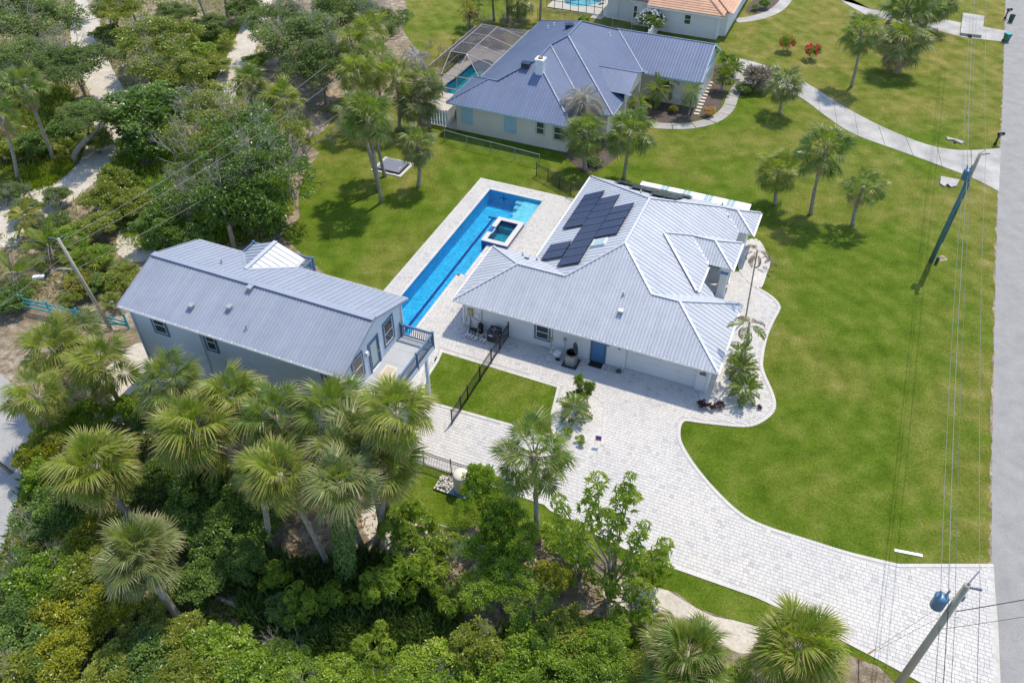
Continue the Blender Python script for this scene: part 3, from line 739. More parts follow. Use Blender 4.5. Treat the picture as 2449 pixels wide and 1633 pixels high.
# ================================================================ BUILDINGS
class House:
    def __init__(s, name, u0, v0, label, cat='house'):
        s.o = (u0, v0)
        s.root = empty(name, UV(u0, v0), PH, label, cat)
    def put(s, mb, name, mats, parent=None, smooth=False):
        p = parent or s.root
        loc = (-s.o[0], -s.o[1], 0) if parent is None else None
        return mb.build(name, mats, p, smooth, loc)
def clip(poly, ax, lo, hi):
    for sgn, lim in ((1, lo), (-1, -hi)):
        out = []
        for i in range(len(poly)):
            a, b = poly[i], poly[(i+1) % len(poly)]
            da, db = sgn*a[ax] - lim, sgn*b[ax] - lim
            if da >= 0: out.append(a)
            if (da > 0 and db < 0) or (da < 0 and db > 0):
                t = da / (da - db); out.append((a[0]+(b[0]-a[0])*t, a[1]+(b[1]-a[1])*t))
        poly = out
        if len(poly) < 3: return []
    return poly
def area(p): return abs(sum(p[i][0]*p[(i+1)%len(p)][1] - p[(i+1)%len(p)][0]*p[i][1] for i in range(len(p))))/2
def roof_plane(roof, poly, zf, ax, sp, mat, rib=0.035, rw=0.035, minor=0, wedge=False):
    # metal sheets laid up the slope, each with its standing rib
    lo, hi = min(p[ax] for p in poly), max(p[ax] for p in poly)
    n = max(1, round((hi - lo) / sp)); w = (hi - lo) / n
    for i in range(n):
        a, b = lo + i*w, lo + (i+1)*w
        q = clip(poly, ax, a + .002, b - .002)
        if not q or area(q) < 0.01: continue
        mb = MB().prism(q, lambda x, y: zf(x, y) - .03, zf)
        r = clip(poly, ax, a + .002, a + rw)
        if wedge:
            r = clip(poly, ax, a + .002, min(a + rw, b)); c_ = a + rw/2
            if r and area(r) > 0.002:
                for lo_c, hi_c, sg in ((a + .002, c_, 1), (c_, a + rw, -1)):
                    r = clip(poly, ax, lo_c, hi_c)
                    if r and area(r) > 0.001: mb.prism(r, lambda x, y: zf(x, y) - .005, lambda x, y: zf(x, y) + rib*(1 - abs((x if ax == 0 else y) - c_)/(rw/2)))
        elif r and area(r) > 0.002: mb.prism(r, lambda x, y: zf(x, y) - .005, lambda x, y: zf(x, y) + rib)
        for k in range(minor):
            c = a + w*(k+1)/(minor+1)
            r = clip(poly, ax, c - rw*.45, c + rw*.45)
            if r and area(r) > 0.002: mb.prism(r, lambda x, y: zf(x, y) - .005, lambda x, y: zf(x, y) + rib*.6)
        mb.build('roof_panel', mat, roof)
def cap(roof, pts, mat, w=0.26, h=0.06, name='ridge_cap'):
    for a, b in zip(pts[:-1], pts[1:]):
        MB().beam((a[0], a[1], a[2]+.035), (b[0], b[1], b[2]+.035), w, h).build(name, mat, roof)
def gutter(roof, pts, mat, brk=None):
    for a, b in zip(pts[:-1], pts[1:]):
        mb = MB(); A, B = Vector(a), Vector(b); d = (B-A).normalized(); s = d.cross(Vector((0,0,1)))
        for off, zz, w, h in ((0.0,-.10,.13,.012), (.065,-.05,.012,.11), (-.065,-.05,.012,.11)):
            mb.beam(A + s*off + Vector((0,0,zz)), B + s*off + Vector((0,0,zz)), w, h)
        if brk:
            L = (B-A).length
            for k in range(int(L/0.85)): mb.beam(A + d*(.4+.85*k) - s*.07 + Vector((0,0,.015)), A + d*(.4+.85*k) + s*.08 + Vector((0,0,.015)), .035, .03)
        mb.build('gutter', mat, roof)
def facing(face, pos):
    if face == 'f': return lambda a, d, z: (a, pos - d, z)
    if face == 'r': return lambda a, d, z: (pos + d, a, z)
    if face == 'l': return lambda a, d, z: (pos - d, a, z)
    return lambda a, d, z: (a, pos + d, z)
def fbox(mb, mp, a0, a1, d0, d1, z0, z1, mi=0):
    vs = [mp(a, d, z) for z in (z0, z1) for a, d in ((a0,d0),(a1,d0),(a1,d1),(a0,d1))]
    return mb.add(vs, [(0,3,2,1),(4,5,6,7),(0,1,5,4),(1,2,6,5),(2,3,7,6),(3,0,4,7)], mi)
def window(h, face, pos, a0, a1, z0, z1, outer, ow=0.11, sash=True, inner='trim', glass='glass', proud=.05):
    mp = facing(face, pos); mb = MB()
    if outer:
        fbox(mb, mp, a0, a1, -.02, proud, z0, z0+ow); fbox(mb, mp, a0, a1, -.02, proud, z1-ow, z1)
        fbox(mb, mp, a0, a0+ow, -.02, proud-.002, z0+ow, z1-ow); fbox(mb, mp, a1-ow, a1, -.02, proud-.002, z0+ow, z1-ow)
    i0, i1, j0, j1 = (a0+ow, a1-ow, z0+ow, z1-ow) if outer else (a0, a1, z0, z1)
    w = h.put(mb if outer else fbox(MB(), mp, i0-.03, i1+.03, -.02, .015, j0-.03, j1+.03), 'window', M[outer] if outer else M[inner])
    f = .05; s = MB()
    fbox(s, mp, i0, i1, -.02, .035, j0, j0+f); fbox(s, mp, i0, i1, -.02, .035, j1-f, j1)
    fbox(s, mp, i0, i0+f, -.02, .034, j0+f, j1-f); fbox(s, mp, i1-f, i1, -.02, .034, j0+f, j1-f)
    if sash: fbox(s, mp, i0+f, i1-f, -.02, .032, (j0+j1)/2-.03, (j0+j1)/2+.03)
    s.build('frame', M[inner], w)
    if sash:
        fbox(MB(), mp, i0+f, i1-f, -.02, .018, j0+f, (j0+j1)/2-.03).build('pane', M[glass], w)
        fbox(MB(), mp, i0+f, i1-f, -.02, .018, (j0+j1)/2+.03, j1-f).build('pane', M[glass], w)
    else: fbox(MB(), mp, i0+f, i1-f, -.02, .018, j0+f, j1-f).build('pane', M[glass], w)
    return w
def vent(roof, u, v, z, kind=0, mat='galv'):
    mb = MB()
    if kind == 0: mb.box(u-.14, u+.14, v-.14, v+.14, z-.15, z+.22); mb.box(u-.19, u+.19, v-.19, v+.19, z+.22, z+.27)
    else: mb.lathe((u, v, z-.1), [(.05,0),(.05,.38),(.065,.38),(.065,.42)], 10); mb.lathe((u, v, z-.1), [(.16,0.02),(.06,.2)], 10)
    return mb.build('roof_vent' if kind == 0 else 'vent_pipe', M[mat], roof)

# ---------------------------------------------------------------- main house
mh = House('main_house', 9.0, 9.0, 'low white house with pale standing seam hip roof and dark solar panels')
FP = [(0,0),(18.3,0),(18.3,6.6),(15.2,6.6),(15.2,16.4),(17.4,16.4),(17.4,19),(3.7,19),(3.7,6.1),(0,6.1)]
# garage door opening is a shallow recess in the front
FPg = [(0,0),(12.48,0),(12.48,.22),(17.45,.22),(17.45,0),(18.3,0)] + FP[2:]
h0 = mh.put(MB().prism(FPg, 0.0, 2.52), 'wall', M['white'])
mh.put(MB().box(12.3,17.6,.0,.2,2.16,2.52), 'lintel', M['white'])
roof = mh.put(MB().prism([(-.3,-.35),(18.6,-.35),(18.6,6.9),(15.4,6.9),(15.4,16.1),(17.7,16.1),(17.7,19.3),(3.4,19.3),(3.4,6.4),(-.3,6.4)], 2.46, 2.515), 'roof', M['trim'])
ze, s = 2.6, 0.5
zF = lambda u, v: ze + s*(v+.52)
zL = lambda u, v: ze + s*(u-3.2)
zR = lambda u, v: ze + s*(16.85-u)
zB = lambda u, v: ze + s*(19.5-v)
pl = M['roof']
roof_plane(roof, [(-.48,-.52),(18.8,-.52),(14.98,3.3),(13.03,3.3),(10.03,6.31),(6.76,3.04),(3.08,3.04)], zF, 0, 0.235, pl, .055, .13, 0, True)
roof_plane(roof, [(-.48,-.52),(3.08,3.04),(-.48,6.6)], lambda u, v: ze + s*(u+.48), 1, .41, pl, .032, .028)
roof_plane(roof, [(-.48,6.6),(3.08,3.04),(6.76,3.04),(3.2,6.6)], lambda u, v: ze + s*(6.6-v), 0, .41, pl, .032, .028)
roof_plane(roof, [(3.2,6.6),(6.76,3.04),(10.03,6.31),(10.03,12.67),(3.2,19.5)], zL, 1, .41, pl, .032, .028)
roof_plane(roof, [(3.2,19.5),(10.03,12.67),(15.1,17.75),(16.2,17.75),(17.95,19.5)], zB, 0, .41, pl, .032, .028)
roof_plane(roof, [(10.03,6.31),(13.03,3.3),(16.85,7.12),(16.6,7.45),(15.72,7.9),(15.72,13.2),(16.85,13.6),(16.85,16.0),(15.1,17.75),(10.03,12.67)], zR, 1, .41, pl, .032, .028)
roof_plane(roof, [(16.85,16),(17.95,16),(16.2,17.75),(15.1,17.75)], lambda u, v: ze + s*(v-16), 0, .235, pl, .055, .13, 0, True)
roof_plane(roof, [(17.95,16),(17.95,19.5),(16.2,17.75)], lambda u, v: ze + s*(17.95-u), 1, .41, pl, .032, .028)
roof_plane(roof, [(18.8,-.52),(18.8,7.12),(14.98,3.3)], lambda u, v: ze + s*(18.8-u), 1, .41, pl, .032, .028)
roof_plane(roof, [(18.8,7.12),(16.85,7.12),(13.03,3.3),(14.98,3.3)], lambda u, v: ze + s*(7.12-v), 0, .41, pl, .032, .028)
zp = 3.34
roof_plane(roof, [(17.47,9.8),(17.47,13.55),(15.595,11.675)], lambda u, v: zp + s*(17.47-u), 1, .41, pl, .032, .028)
roof_plane(roof, [(15.7,9.8),(17.47,9.8),(15.595,11.675),(13.825,11.675)], lambda u, v: zp + s*(v-9.8), 0, .235, pl, .055, .13, 0, True)
roof_plane(roof, [(17.47,13.55),(15.595,11.675),(13.825,11.675),(12.075,9.925),(11.95,10.05),(15.45,13.55)], lambda u, v: zp + s*(13.55-v), 0, .41, pl, .032, .028)
roof_plane(roof, [(15.7,6.3),(15.7,9.8),(13.825,11.675),(12.075,9.925)], lambda u, v: zp + s*(15.7-u), 1, .41, pl, .032, .028)
pz = lambda u, v, f: (u, v, f(u, v))
caps = [[(-.48,-.52,ze),(3.08,3.04,4.38),(-.48,6.6,ze)], [(3.08,3.04,4.38),(6.76,3.04,4.38)], [(6.76,3.04,4.38),(10.03,6.31,6.015),(13.03,3.3,4.51)],
    [(10.03,6.31,6.015),(10.03,12.67,6.015),(3.2,19.5,ze)], [(10.03,12.67,6.015),(15.1,17.75,3.475),(16.2,17.75,3.475),(17.95,19.5,ze)], [(16.2,17.75,3.475),(17.95,16,ze)],
    [(13.03,3.3,4.51),(14.98,3.3,4.51),(18.8,-.52,ze)], [(14.98,3.3,4.51),(18.8,7.12,ze)],
    [(13.825,11.675,zp+.94),(15.595,11.675,zp+.94),(17.47,9.8,zp)], [(15.595,11.675,zp+.94),(17.47,13.55,zp)], [(12.075,9.925,zp+1.81),(13.825,11.675,zp+.94)]]
for c in caps: cap(roof, c, pl, .18, .04)
cap(roof, [(12.02,9.93,zp+1.77),(15.62,6.33,zp+.01)], pl, .20, .06, 'flashing')
cap(roof, [(6.76,3.04,4.34),(3.2,6.6,ze-.04)], pl, .30, .05, 'valley'); cap(roof, [(13.03,3.3,4.47),(16.85,7.12,ze-.04)], pl, .30, .05, 'valley')
cap(roof, [(16.85,16.0,ze-.04),(15.1,17.75,3.43)], pl, .26, .05, 'valley'); cap(roof, [(15.7,9.8,zp-.03),(13.825,11.675,zp+.9)], pl, .26, .05, 'valley')
gutter(roof, [(-.5,-.60,ze),(18.85,-.60,ze)], M['trim'], True)
gutter(roof, [(18.88,-.55,ze),(18.88,7.15,ze)], M['trim'], True)
gutter(roof, [(-.56,6.6,ze),(-.56,-.5,ze)], M['trim']); gutter(roof, [(3.12,19.5,ze),(3.12,6.7,ze)], M['trim']); gutter(roof, [(18.03,16,ze),(18.03,19.5,ze)], M['trim'])
gutter(roof, [(17.55,9.8,zp),(17.55,13.6,zp)], M['trim']); gutter(roof, [(15.78,6.4,zp),(15.78,9.6,zp)], M['trim'])
# soffit and fascia of the entry porch, columns and beam
mh.put(MB().box(15.75,17.3,9.95,13.4,zp-.14,zp-.08), 'porch_ceiling', M['trim'])
mh.put(MB().box(16.55,17.2,10.2,13.3,2.75,zp-.15), 'porch_beam', M['white'])
for v0, v1 in ((10.55,11.1),(12.5,13.05)):
    c = mh.put(MB().box(16.6,17.15,v0,v1,0.0,2.76), 'porch_column', M['white'])
    MB().box(16.57,17.18,v0-.03,v1+.03,2.25,2.6).build('column_band', M['doorblue'], c)
    MB().box(16.55,17.2,v0-.05,v1+.05,.03,.18).build('column_base', M['trim'], c)
# solar panels on the pool-side slope and the rear slope
def solar(u0, v0, zf, tilt):
    mb = MB(); L, W = 1.88, 1.06
    mb.box(-L/2, L/2, -W/2, W/2, .0, .036); mb.box(-L/2+.03, L/2-.03, -W/2+.03, W/2-.03, .036, .040, 1)
    o = mb.build('solar_panel', [M['solarframe'], M['solar']], roof)
    o.location = (u0, v0, zf(u0, v0) + .16); o.rotation_euler = tilt
    return o
al = math.atan(.5); first = None
spots = [(4.78, 10.15 + 1.09*(k+.5), 'L') for k in range(5)] + [(6.47, 4.34 + 1.09*(k+.5), 'L') for k in range(9)] + [(8.16, 7.66 + 1.12*(k+.5), 'L') for k in range(4)] + [(4.70, 5.68 + 1.1*(k+.5), 'L') for k in range(2)]
spots += [(6.3 + 1.09*k, 18.6, 'B') for k in range(6)] + [(8.0 + 1.09*k, 16.9, 'B') for k in range(4)] + [(10.1 + 1.09*k, 15.2, 'B') for k in range(2)]
for u, v, pln in spots:
    rot_ = (0, -al, 0) if pln == 'L' else (Matrix.Rotation(-PI/2, 3, 'Z') @ Matrix.Rotation(-al, 3, 'Y')).to_euler()
    if first is None: first = o = solar(u, v, zL, rot_)
    else:
        o = first.copy(); COL.objects.link(o); zf = zL if pln == 'L' else zB
        o.location = (u, v, zf(u, v) + .16); o.rotation_euler = rot_
for u in (5.6, 7.35):
    MB().beam((u, 4.6, zL(u, 0)+.06), (u, 14.0, zL(u, 0)+.06), .04, .1).build('panel_rail', M['galv'], roof)
sk = MB(); u, v = 8.0, 6.95; z = zL(u, v)
sk.box(-.55,.55,-.42,.42,-.05,.16).box(-.46,.46,-.34,.34,.16,.175,1); skl = sk.build('skylight', [M['trim'], M['paleglass']], roof); skl.location = (u, v, z); skl.rotation_euler = (0, -al, 0)
vent(roof, 11.4, 1.55, zF(0,1.55)); vent(roof, 11.15, 2.75, zF(0,2.75), 1); vent(roof, 2.9, 5.3, 3.25); vent(roof, 3.6, 5.55, 3.1, 1); vent(roof, 2.3, 5.9, 2.95, 1); vent(roof, 15.7, 16.95, ze+.47, 1); vent(roof, 8.9, 14.3, zB(0,14.3), 1); vent(roof, 14.8, 18.9, zB(0,18.9), 1)
# rear lean-to with white and clear sheets
lt = mh.put(MB().box(7.35,17.0,19.55,19.7,2.30,2.42), 'patio_cover', M['trim'])
edges = [7.4, 9.25, 9.9, 11.15, 11.8, 13.05, 13.72, 15.0, 15.62, 16.95]
for i in range(9):
    a, b = edges[i], edges[i+1]
    MB().prism([(a+.005,19.6),(b-.005,19.6),(b-.005,21.0),(a+.005,21.0)], lambda x, y: 2.36-.10*(y-19.6), lambda x, y: 2.42-.10*(y-19.6)).build('roof_sheet', M['trim'] if i % 2 == 0 else M['paleglass'], lt)
    if i % 2: MB().beam(((a+b)/2,19.6,2.44),((a+b)/2,21.0,2.30),.04,.03).build('glazing_bar', M['trim'], lt); MB().beam((a,20.3,2.365),(b,20.3,2.365),.04,.03).build('glazing_bar', M['trim'], lt)
for u in (7.6, 12.2, 16.8): MB().box(u-.05,u+.05,20.85,20.95,0,2.22).build('post', M['trim'], lt)
# garage door of four sections
gd = mh.put(MB().box(12.49,17.44,.215,.225,.0,2.16), 'garage_door', M['trim'])
for k in range(4):
    for j in range(4):
        MB().box(12.50+j*1.237,12.50+(j+1)*1.237-.008,.17,.214,.02+k*.535,.02+(k+1)*.535-.012).build('door_section', M['white'], gd)
# side door
dr = mh.put(MB().box(9.92,10.06,-.05,.02,.03,2.14).box(10.94,11.08,-.05,.02,.03,2.14).box(9.92,11.08,-.052,.02,2.14,2.28), 'door', M['blue'])
MB().box(10.06,10.94,-.02,.02,.05,2.13).build('door_leaf', M['doorblue'], dr)
for a in (10.15, 10.55):
    for z0, z1 in ((.2,.75),(.88,1.5),(1.62,1.98)): MB().box(a,a+.30,-.034,-.018,z0,z1).build('door_panel', M['doorblue'], dr)
MB().lathe((10.85,-.07,1.02), [(.035,-.04),(.045,0),(.035,.04)], 8).build('door_handle', M['tan'], dr)
window(mh, 'f', 0.0, 5.67, 6.90, .60, 2.10, 'blue', .13)
for u, w, mat in ((0.03,.1,'trim'), (9.0,.1,'trim'), (18.22,.09,'trim')): mh.put(MB().box(u,u+w,-.09,-.005,.05,2.5), 'downspout', M[mat])
pq = mh.put(MB().box(17.62,18.06,-.035,-.003,1.52,1.72), 'number_plaque', M['brown'])
for i, ch in enumerate('9179'):
    cu_ = bpy.data.curves.new('numeral', 'FONT'); cu_.body = ch; cu_.size = .17; cu_.extrude = .004
    ob = bpy.data.objects.new('numeral', cu_); me = bpy.data.meshes.new_from_object(ob); me.materials.clear(); me.materials.append(M['rugedge']); bpy.data.objects.remove(ob)
    ob = link('numeral', me, pq); ob.location = (17.67+i*.1, -.04, 1.56); ob.rotation_euler = (PI/2, 0, 0)
for u, z in ((17.9,1.86),(12.0,1.95),(11.2,2.0)): mh.put(MB().box(u-.08,u+.08,-.16,-.003,z-.1,z+.13), 'wall_light', M['transf'])
# boxes and conduit on the front wall
mh.put(MB().box(.44,.84,-.16,-.003,1.08,1.72), 'timer_box', M['tan']); mh.put(MB().box(1.0,1.30,-.12,-.003,1.08,1.42), 'junction_box', M['trim'])
mh.put(MB().tube([(.64,-.08,1.08),(.64,-.09,.6),(.6,-.12,.05)], .045, 8), 'conduit', M['grey'])
mh.put(MB().tube([(.5,-.08,1.08),(.33,-.1,.95),(.33,-.1,.4)], .025, 6), 'conduit', M['grey']); mh.put(MB().tube([(.78,-.08,1.05),(1.2,-.08,.78),(1.52,-.06,.8),(1.56,-.05,1.2),(1.56,-.05,2.3)], .022, 6), 'conduit', M['grey'])
for u, z in ((6.98,.95),(8.02,1.32)):
    b = mh.put(MB().box(u-.1,u+.1,-.1,-.003,z-.13,z+.13), 'disconnect_box', M['tan']); MB().tube([(u,-.05,z-.13),(u+.04,-.08,z-.5),(u+.08,-.2,.3)], .02, 6).build('conduit', M['grey'], b)
mh.put(MB().box(7.05,7.09,-.04,-.003,1.05,2.5), 'conduit', M['grey'])

# ---------------------------------------------------------------- guest house
gh = House('guest_house', -9.0, -10.0, 'tall grey-blue two storey house with long grey gable roof and raised deck', 'house')
U0, U1, W0, W1 = -17.0, -0.85, -13.55, -6.75
gz, rz_, E0, E1 = 6.9, 8.30, -14.0, -6.3
sl = (rz_ - gz) / ((E1 - E0) / 2); vm = (E0 + E1) / 2
zg = lambda u, v: gz + sl*((v - E0) if v < vm else (E1 - v))
mb = MB().box(U0, U1, W0, W1, 0, 6.98)
for u in (U0+.001, U1-.2):
    q = [(W0,6.9),(W1,6.9),(W1,zg(0,W1)-.06),(vm,rz_-.06),(W0,zg(0,W0)-.06)]
    vs = [(u, a, z) for a, z in q] + [(u+.199, a, z) for a, z in q]
    mb.add(vs, [(4,3,2,1,0),(5,6,7,8,9)] + [(i,(i+1)%5,5+(i+1)%5,5+i) for i in range(5)])
gh.put(mb, 'wall', M['bluewhite'])
gr = gh.put(MB().box(U0-.1,U1+.02,E0+.25,E1-.25,6.84,6.93), 'roof', M['trim'])
gm = M['roofg']
roof_plane(gr, [(-17.3,E0),(-.68,E0),(-.68,vm),(-17.3,vm)], lambda u, v: gz + sl*(v-E0), 0, .235, gm, .04, .12, 0, True)
roof_plane(gr, [(-17.3,E1),(-.68,E1),(-.68,vm),(-11.3,vm),(-17.3,vm)], lambda u, v: gz + sl*(E1-v), 0, .41, gm, .03, .026)
cap(gr, [(-17.32,vm,rz_),(-.66,vm,rz_)], gm, .42, .07)
cap(gr, [(-.68,E0,gz-.05),(-.68,vm,rz_-.05)], gm, .07, .14, 'rake_trim'); cap(gr, [(-.68,vm,rz_-.05),(-.68,E1,gz-.05)], gm, .07, .14, 'rake_trim')
cap(gr, [(-17.3,E0,gz-.05),(-17.3,vm,rz_-.05)], gm, .07, .14, 'rake_trim'); cap(gr, [(-17.3,vm,rz_-.05),(-17.3,E1,gz-.05)], gm, .07, .14, 'rake_trim')
gutter(gr, [(-17.3,E0-.08,gz),(-.68,E0-.08,gz)], M['trim'], True); gutter(gr, [(-9.2,E1+.08,gz),(-.68,E1+.08,gz)], M['trim']); gutter(gr, [(-17.3,E1+.08,gz),(-13.5,E1+.08,gz)], M['trim'])
# cross gable over the rear balcony
dz = 7.72; dv = -5.2
vmeet = E1 - (dz - gz)/sl
dm = -11.3
zr = lambda u, v: dz - (dz-gz)/2.05*abs(u-dm)
roof_plane(gr, [(dm,dv),(-9.25,dv),(-9.25,E1),(dm,vmeet)], lambda u, v: dz - (dz-gz)/2.05*(u-dm), 1, .41, M['roof'], .04)
roof_plane(gr, [(dm,dv),(-13.35,dv),(-13.35,E1),(dm,vmeet)], lambda u, v: dz - (dz-gz)/2.05*(dm-u), 1, .41, gm, .04)
cap(gr, [(dm,dv,dz),(dm,vmeet,dz)], M['roof'], .3, .05); cap(gr, [(dm,vmeet,dz-.02),(-9.25,E1,gz)], M['roof'], .2, .05, 'valley'); cap(gr, [(dm,vmeet,dz-.02),(-13.35,E1,gz)], gm, .25, .05, 'valley')
gh.put(MB().add([(-13.2,dv+.02,gz-.15),(-9.4,dv+.02,gz-.15),(-9.4,dv+.02,gz),(dm,dv+.02,dz-.06),(-13.2,dv+.02,gz),(-13.2,dv-.1,gz-.15),(-9.4,dv-.1,gz-.15),(-9.4,dv-.1,gz),(dm,dv-.1,dz-.06),(-13.2,dv-.1,gz)], [(0,1,2,3,4),(9,8,7,6,5)]), 'gable', M['bluewhite'])
gutter(gr, [(-9.18,dv,gz),(-9.18,E1,gz)], M['trim'])
for u, v, k in ((-12.33,-12.77,0),(-9.85,-12.14,0),(-9.3,-10.6,0),(-8.05,-12.99,1),(-13.06,-8.71,1)): vent(gr, u, v, zg(u, v), k)
window(gh, 'f', W0, -15.40, -14.16, 4.90, 6.5, 'blue', .15); window(gh, 'f', W0, -11.26, -10.26, 4.88, 6.5, 'blue', .15); window(gh, 'f', W0, -2.62, -1.44, 5.02, 6.5, 'blue', .15)
window(gh, 'r', U1, -12.90, -11.64, 5.05, 6.98, 'blue', .14); window(gh, 'r', U1, -9.25, -7.96, 5.03, 7.0, 'blue', .14)
gdm = facing('r', U1); d0 = MB()
fbox(d0, gdm, -11.05, -10.93, -.02, .06, 4.55, 6.75); fbox(d0, gdm, -9.94, -9.82, -.02, .06, 4.55, 6.75); fbox(d0, gdm, -11.05, -9.82, -.02, .062, 6.75, 6.88)
gdo = gh.put(d0, 'door', M['blue']); fbox(MB(), gdm, -10.93, -9.94, -.02, .02, 4.55, 6.75).build('door_leaf', M['blue'], gdo)
fbox(MB(), gdm, -10.80, -10.14, .0, .035, 4.85, 6.62).build('pane', M['paleglass'], gdo); fbox(MB(), gdm, -10.06, -10.0, .02, .09, 5.5, 5.62).build('door_handle', M['tan'], gdo)
fbox(MB(), gdm, -10.95, -9.92, .0, .10, 4.5, 4.56).build('sill', M['trim'], gdo)
lmp = MB(); fbox(lmp, gdm, -11.38, -11.16, .0, .16, 6.2, 6.5); gh.put(lmp, 'wall_light', M['trim'])
for u in (-16.98, -11.55, -.98): gh.put(MB().box(u,u+.09,W0-.10,W0-.004,.1,6.8), 'downspout', M['bluewhite'])
for u, v0, v1 in ((U1+.01, -7.0, -6.9),): gh.put(MB().box(u, u+.09, v0, v1, .1, 6.8), 'downspout', M['trim'])
gh.put(MB().box(U0-.03,U1+.03,W0-.03,W0-.004,4.42,4.5), 'belt_trim', M['bluewhite'])
def deck(x0, x1, y0, y1, zf, rails, posts, nm='deck'):
    dk = gh.put(MB().box(x0,x1,y0,y1,zf-.10,zf), nm, M['deckgrey'])
    MB().box(x0,x1-.0,y0,y1,zf-.32,zf-.102).build('rim', M['bluewhite'], dk)
    n = int((y1-y0)/1.25)
    for k in range(1, n): MB().box(x0+.02,x1-.02,y0+k*(y1-y0)/n-.006,y0+k*(y1-y0)/n+.006,zf,zf+.004).build('seam', M['grey'], dk)
    for (a, b) in rails:
        A, B = Vector((*a, zf)), Vector((*b, zf)); L = (B-A).length; d = (B-A)/L
        MB().beam(A+Vector((0,0,1.04)), B+Vector((0,0,1.04)), .13, .05).build('top_rail', M['blue'], dk); MB().beam(A+Vector((0,0,.95)), B+Vector((0,0,.95)), .05, .10).build('upper_rail', M['blue'], dk); MB().beam(A+Vector((0,0,.14)), B+Vector((0,0,.14)), .05, .09).build('bottom_rail', M['blue'], dk)
        nb = round(L/.14)
        for k in range(1, nb):
            p = A + d*(L*k/nb); MB().beam(p+Vector((0,0,.14)), p+Vector((0,0,.94)), .04, .04).build('baluster', M['blue'], dk)
    for (x, y) in posts: MB().box(x-.06,x+.06,y-.06,y+.06,zf-.30,zf+1.10).box(x-.085,x+.085,y-.085,y+.085,zf+1.10,zf+1.15).build('rail_post', M['blue'], dk)
    return dk
dk = deck(U1, 1.58, -13.6, -7.2, 4.5, [((U1,-7.26),(1.52,-7.26)),((1.52,-7.26),(1.52,-9.40)),((1.52,-9.40),(1.52,-11.50)),((1.52,-11.50),(1.52,-13.54)),((1.52,-13.54),(U1,-13.54))],
    [(U1+.08,-7.26),(1.52,-7.26),(1.52,-9.40),(1.52,-11.50),(1.52,-13.54),(U1+.08,-13.54)])
for v in (-8.25, -12.8): MB().box(1.38,1.56,v-.09,v+.09,0.03,4.19).build('deck_post', M['bluewhite'], dk)
dk2 = deck(-15.0, -9.85, W1, -3.45, 4.5, [((-14.94,W1+.1),(-14.94,-3.5)),((-14.94,-3.5),(-12.4,-3.5)),((-12.4,-3.5),(-9.91,-3.5)),((-9.91,-3.5),(-9.91,W1+.1))], [(-14.94,-3.5),(-12.4,-3.5),(-9.91,-3.5)], 'balcony')
for u in (-14.9, -9.95): MB().box(u-.08,u+.08,-3.65,-3.49,0.0,4.19).build('deck_post', M['bluewhite'], dk2)
rug = tag(MB().box(-.62,.62,-.42,.42,0,.012).box(-.46,.46,-.27,.27,.012,.016,1).build('door_rug', [M['rugedge'], M['rug']]), 'beige bordered rug on the raised deck outside the glazed door', 'rug')
rug.location = UV(.05, -10.6, 4.505); rug.rotation_euler = (0, 0, PH + PI/2)

# ---------------------------------------------------------------- neighbour's house
nh = House('neighbour_house', -6.0, 36.0, 'cream house with deep blue ribbed metal roof and white chimney', 'house')
nz = 3.1
NFP = [(-13.6,26.9),(-1.75,26.9),(-1.75,30.9),(1.0,30.9),(1.0,41.1),(7.6,41.1),(7.6,49.2),(-12.9,49.2),(-12.9,32.2),(-13.6,32.2)]
nh.put(MB().prism(NFP, 0.0, 3.02), 'wall', M['cream'])
nr = nh.put(MB().prism([(-14.2,26.6),(-1.3,26.6),(-1.3,30.5),(1.5,30.5),(1.5,40.8),(7.8,40.8),(7.8,49.5),(-13.3,49.5),(-13.3,32.6),(-14.2,32.6)], 2.95, 3.015), 'roof', M['aqua'])
nm_ = M['roofb']; q5 = .5
N_ = dict(wp=(-11.2,29.6), va=(-10.35,29.6), a1=(-7.2,32.5), fr=(-1.1,26.4), a2=(-7.2,36.3), r1=(-1.1,30.25), a3=(-5.85,37.7), fr2=(1.7,30.15), top=(-5.85,41.85))
roof_plane(nr, [(-14.4,26.4),(-1.1,26.4),(-7.2,32.5),(-10.1,29.6),(-11.2,29.6)], lambda u, v: nz + q5*(v-26.4), 0, .32, nm_, .045, .13, 0, True)
roof_plane(nr, [(-14.4,26.4),(-11.2,29.6),(-14.4,32.8)], lambda u, v: nz + q5*(u+14.4), 1, .41, nm_, .03)
roof_plane(nr, [(-14.4,32.8),(-11.2,29.6),(-10.35,29.6),(-13.55,32.8)], lambda u, v: nz + q5*(32.8-v), 0, .41, nm_, .03)
zNL = lambda u, v: nz + q5*(u+13.55)
roof_plane(nr, [(-13.55,32.8),(-10.2,29.45),(-7.2,32.5),(-7.2,36.35),(-5.85,37.7),(-5.85,41.9),(-13.55,49.6)], zNL, 1, .41, nm_, .03)
roof_plane(nr, [(-7.2,32.5),(-1.1,26.4),(-1.1,30.25),(-7.2,36.35)], lambda u, v: nz + q5*(-1.1-u), 1, .28, nm_, .03)
roof_plane(nr, [(-7.2,36.35),(-1.1,30.15),(1.7,30.15),(-5.85,37.7)], lambda u, v: nz + q5*(v-30.15), 0, .32, nm_, .028, .03)
zNR = lambda u, v: nz + q5*(1.7-u)
roof_plane(nr, [(-5.85,37.7),(1.7,30.15),(1.7,40.6),(-2.9,45.2),(-2.3,45.45),(-5.85,41.9)], zNR, 1, .28, nm_, .03)
roof_plane(nr, [(-13.55,49.6),(-5.85,41.9),(-2.6,45.15),(-2.6,49.6)], lambda u, v: nz + q5*(49.6-v), 0, .41, nm_, .03)
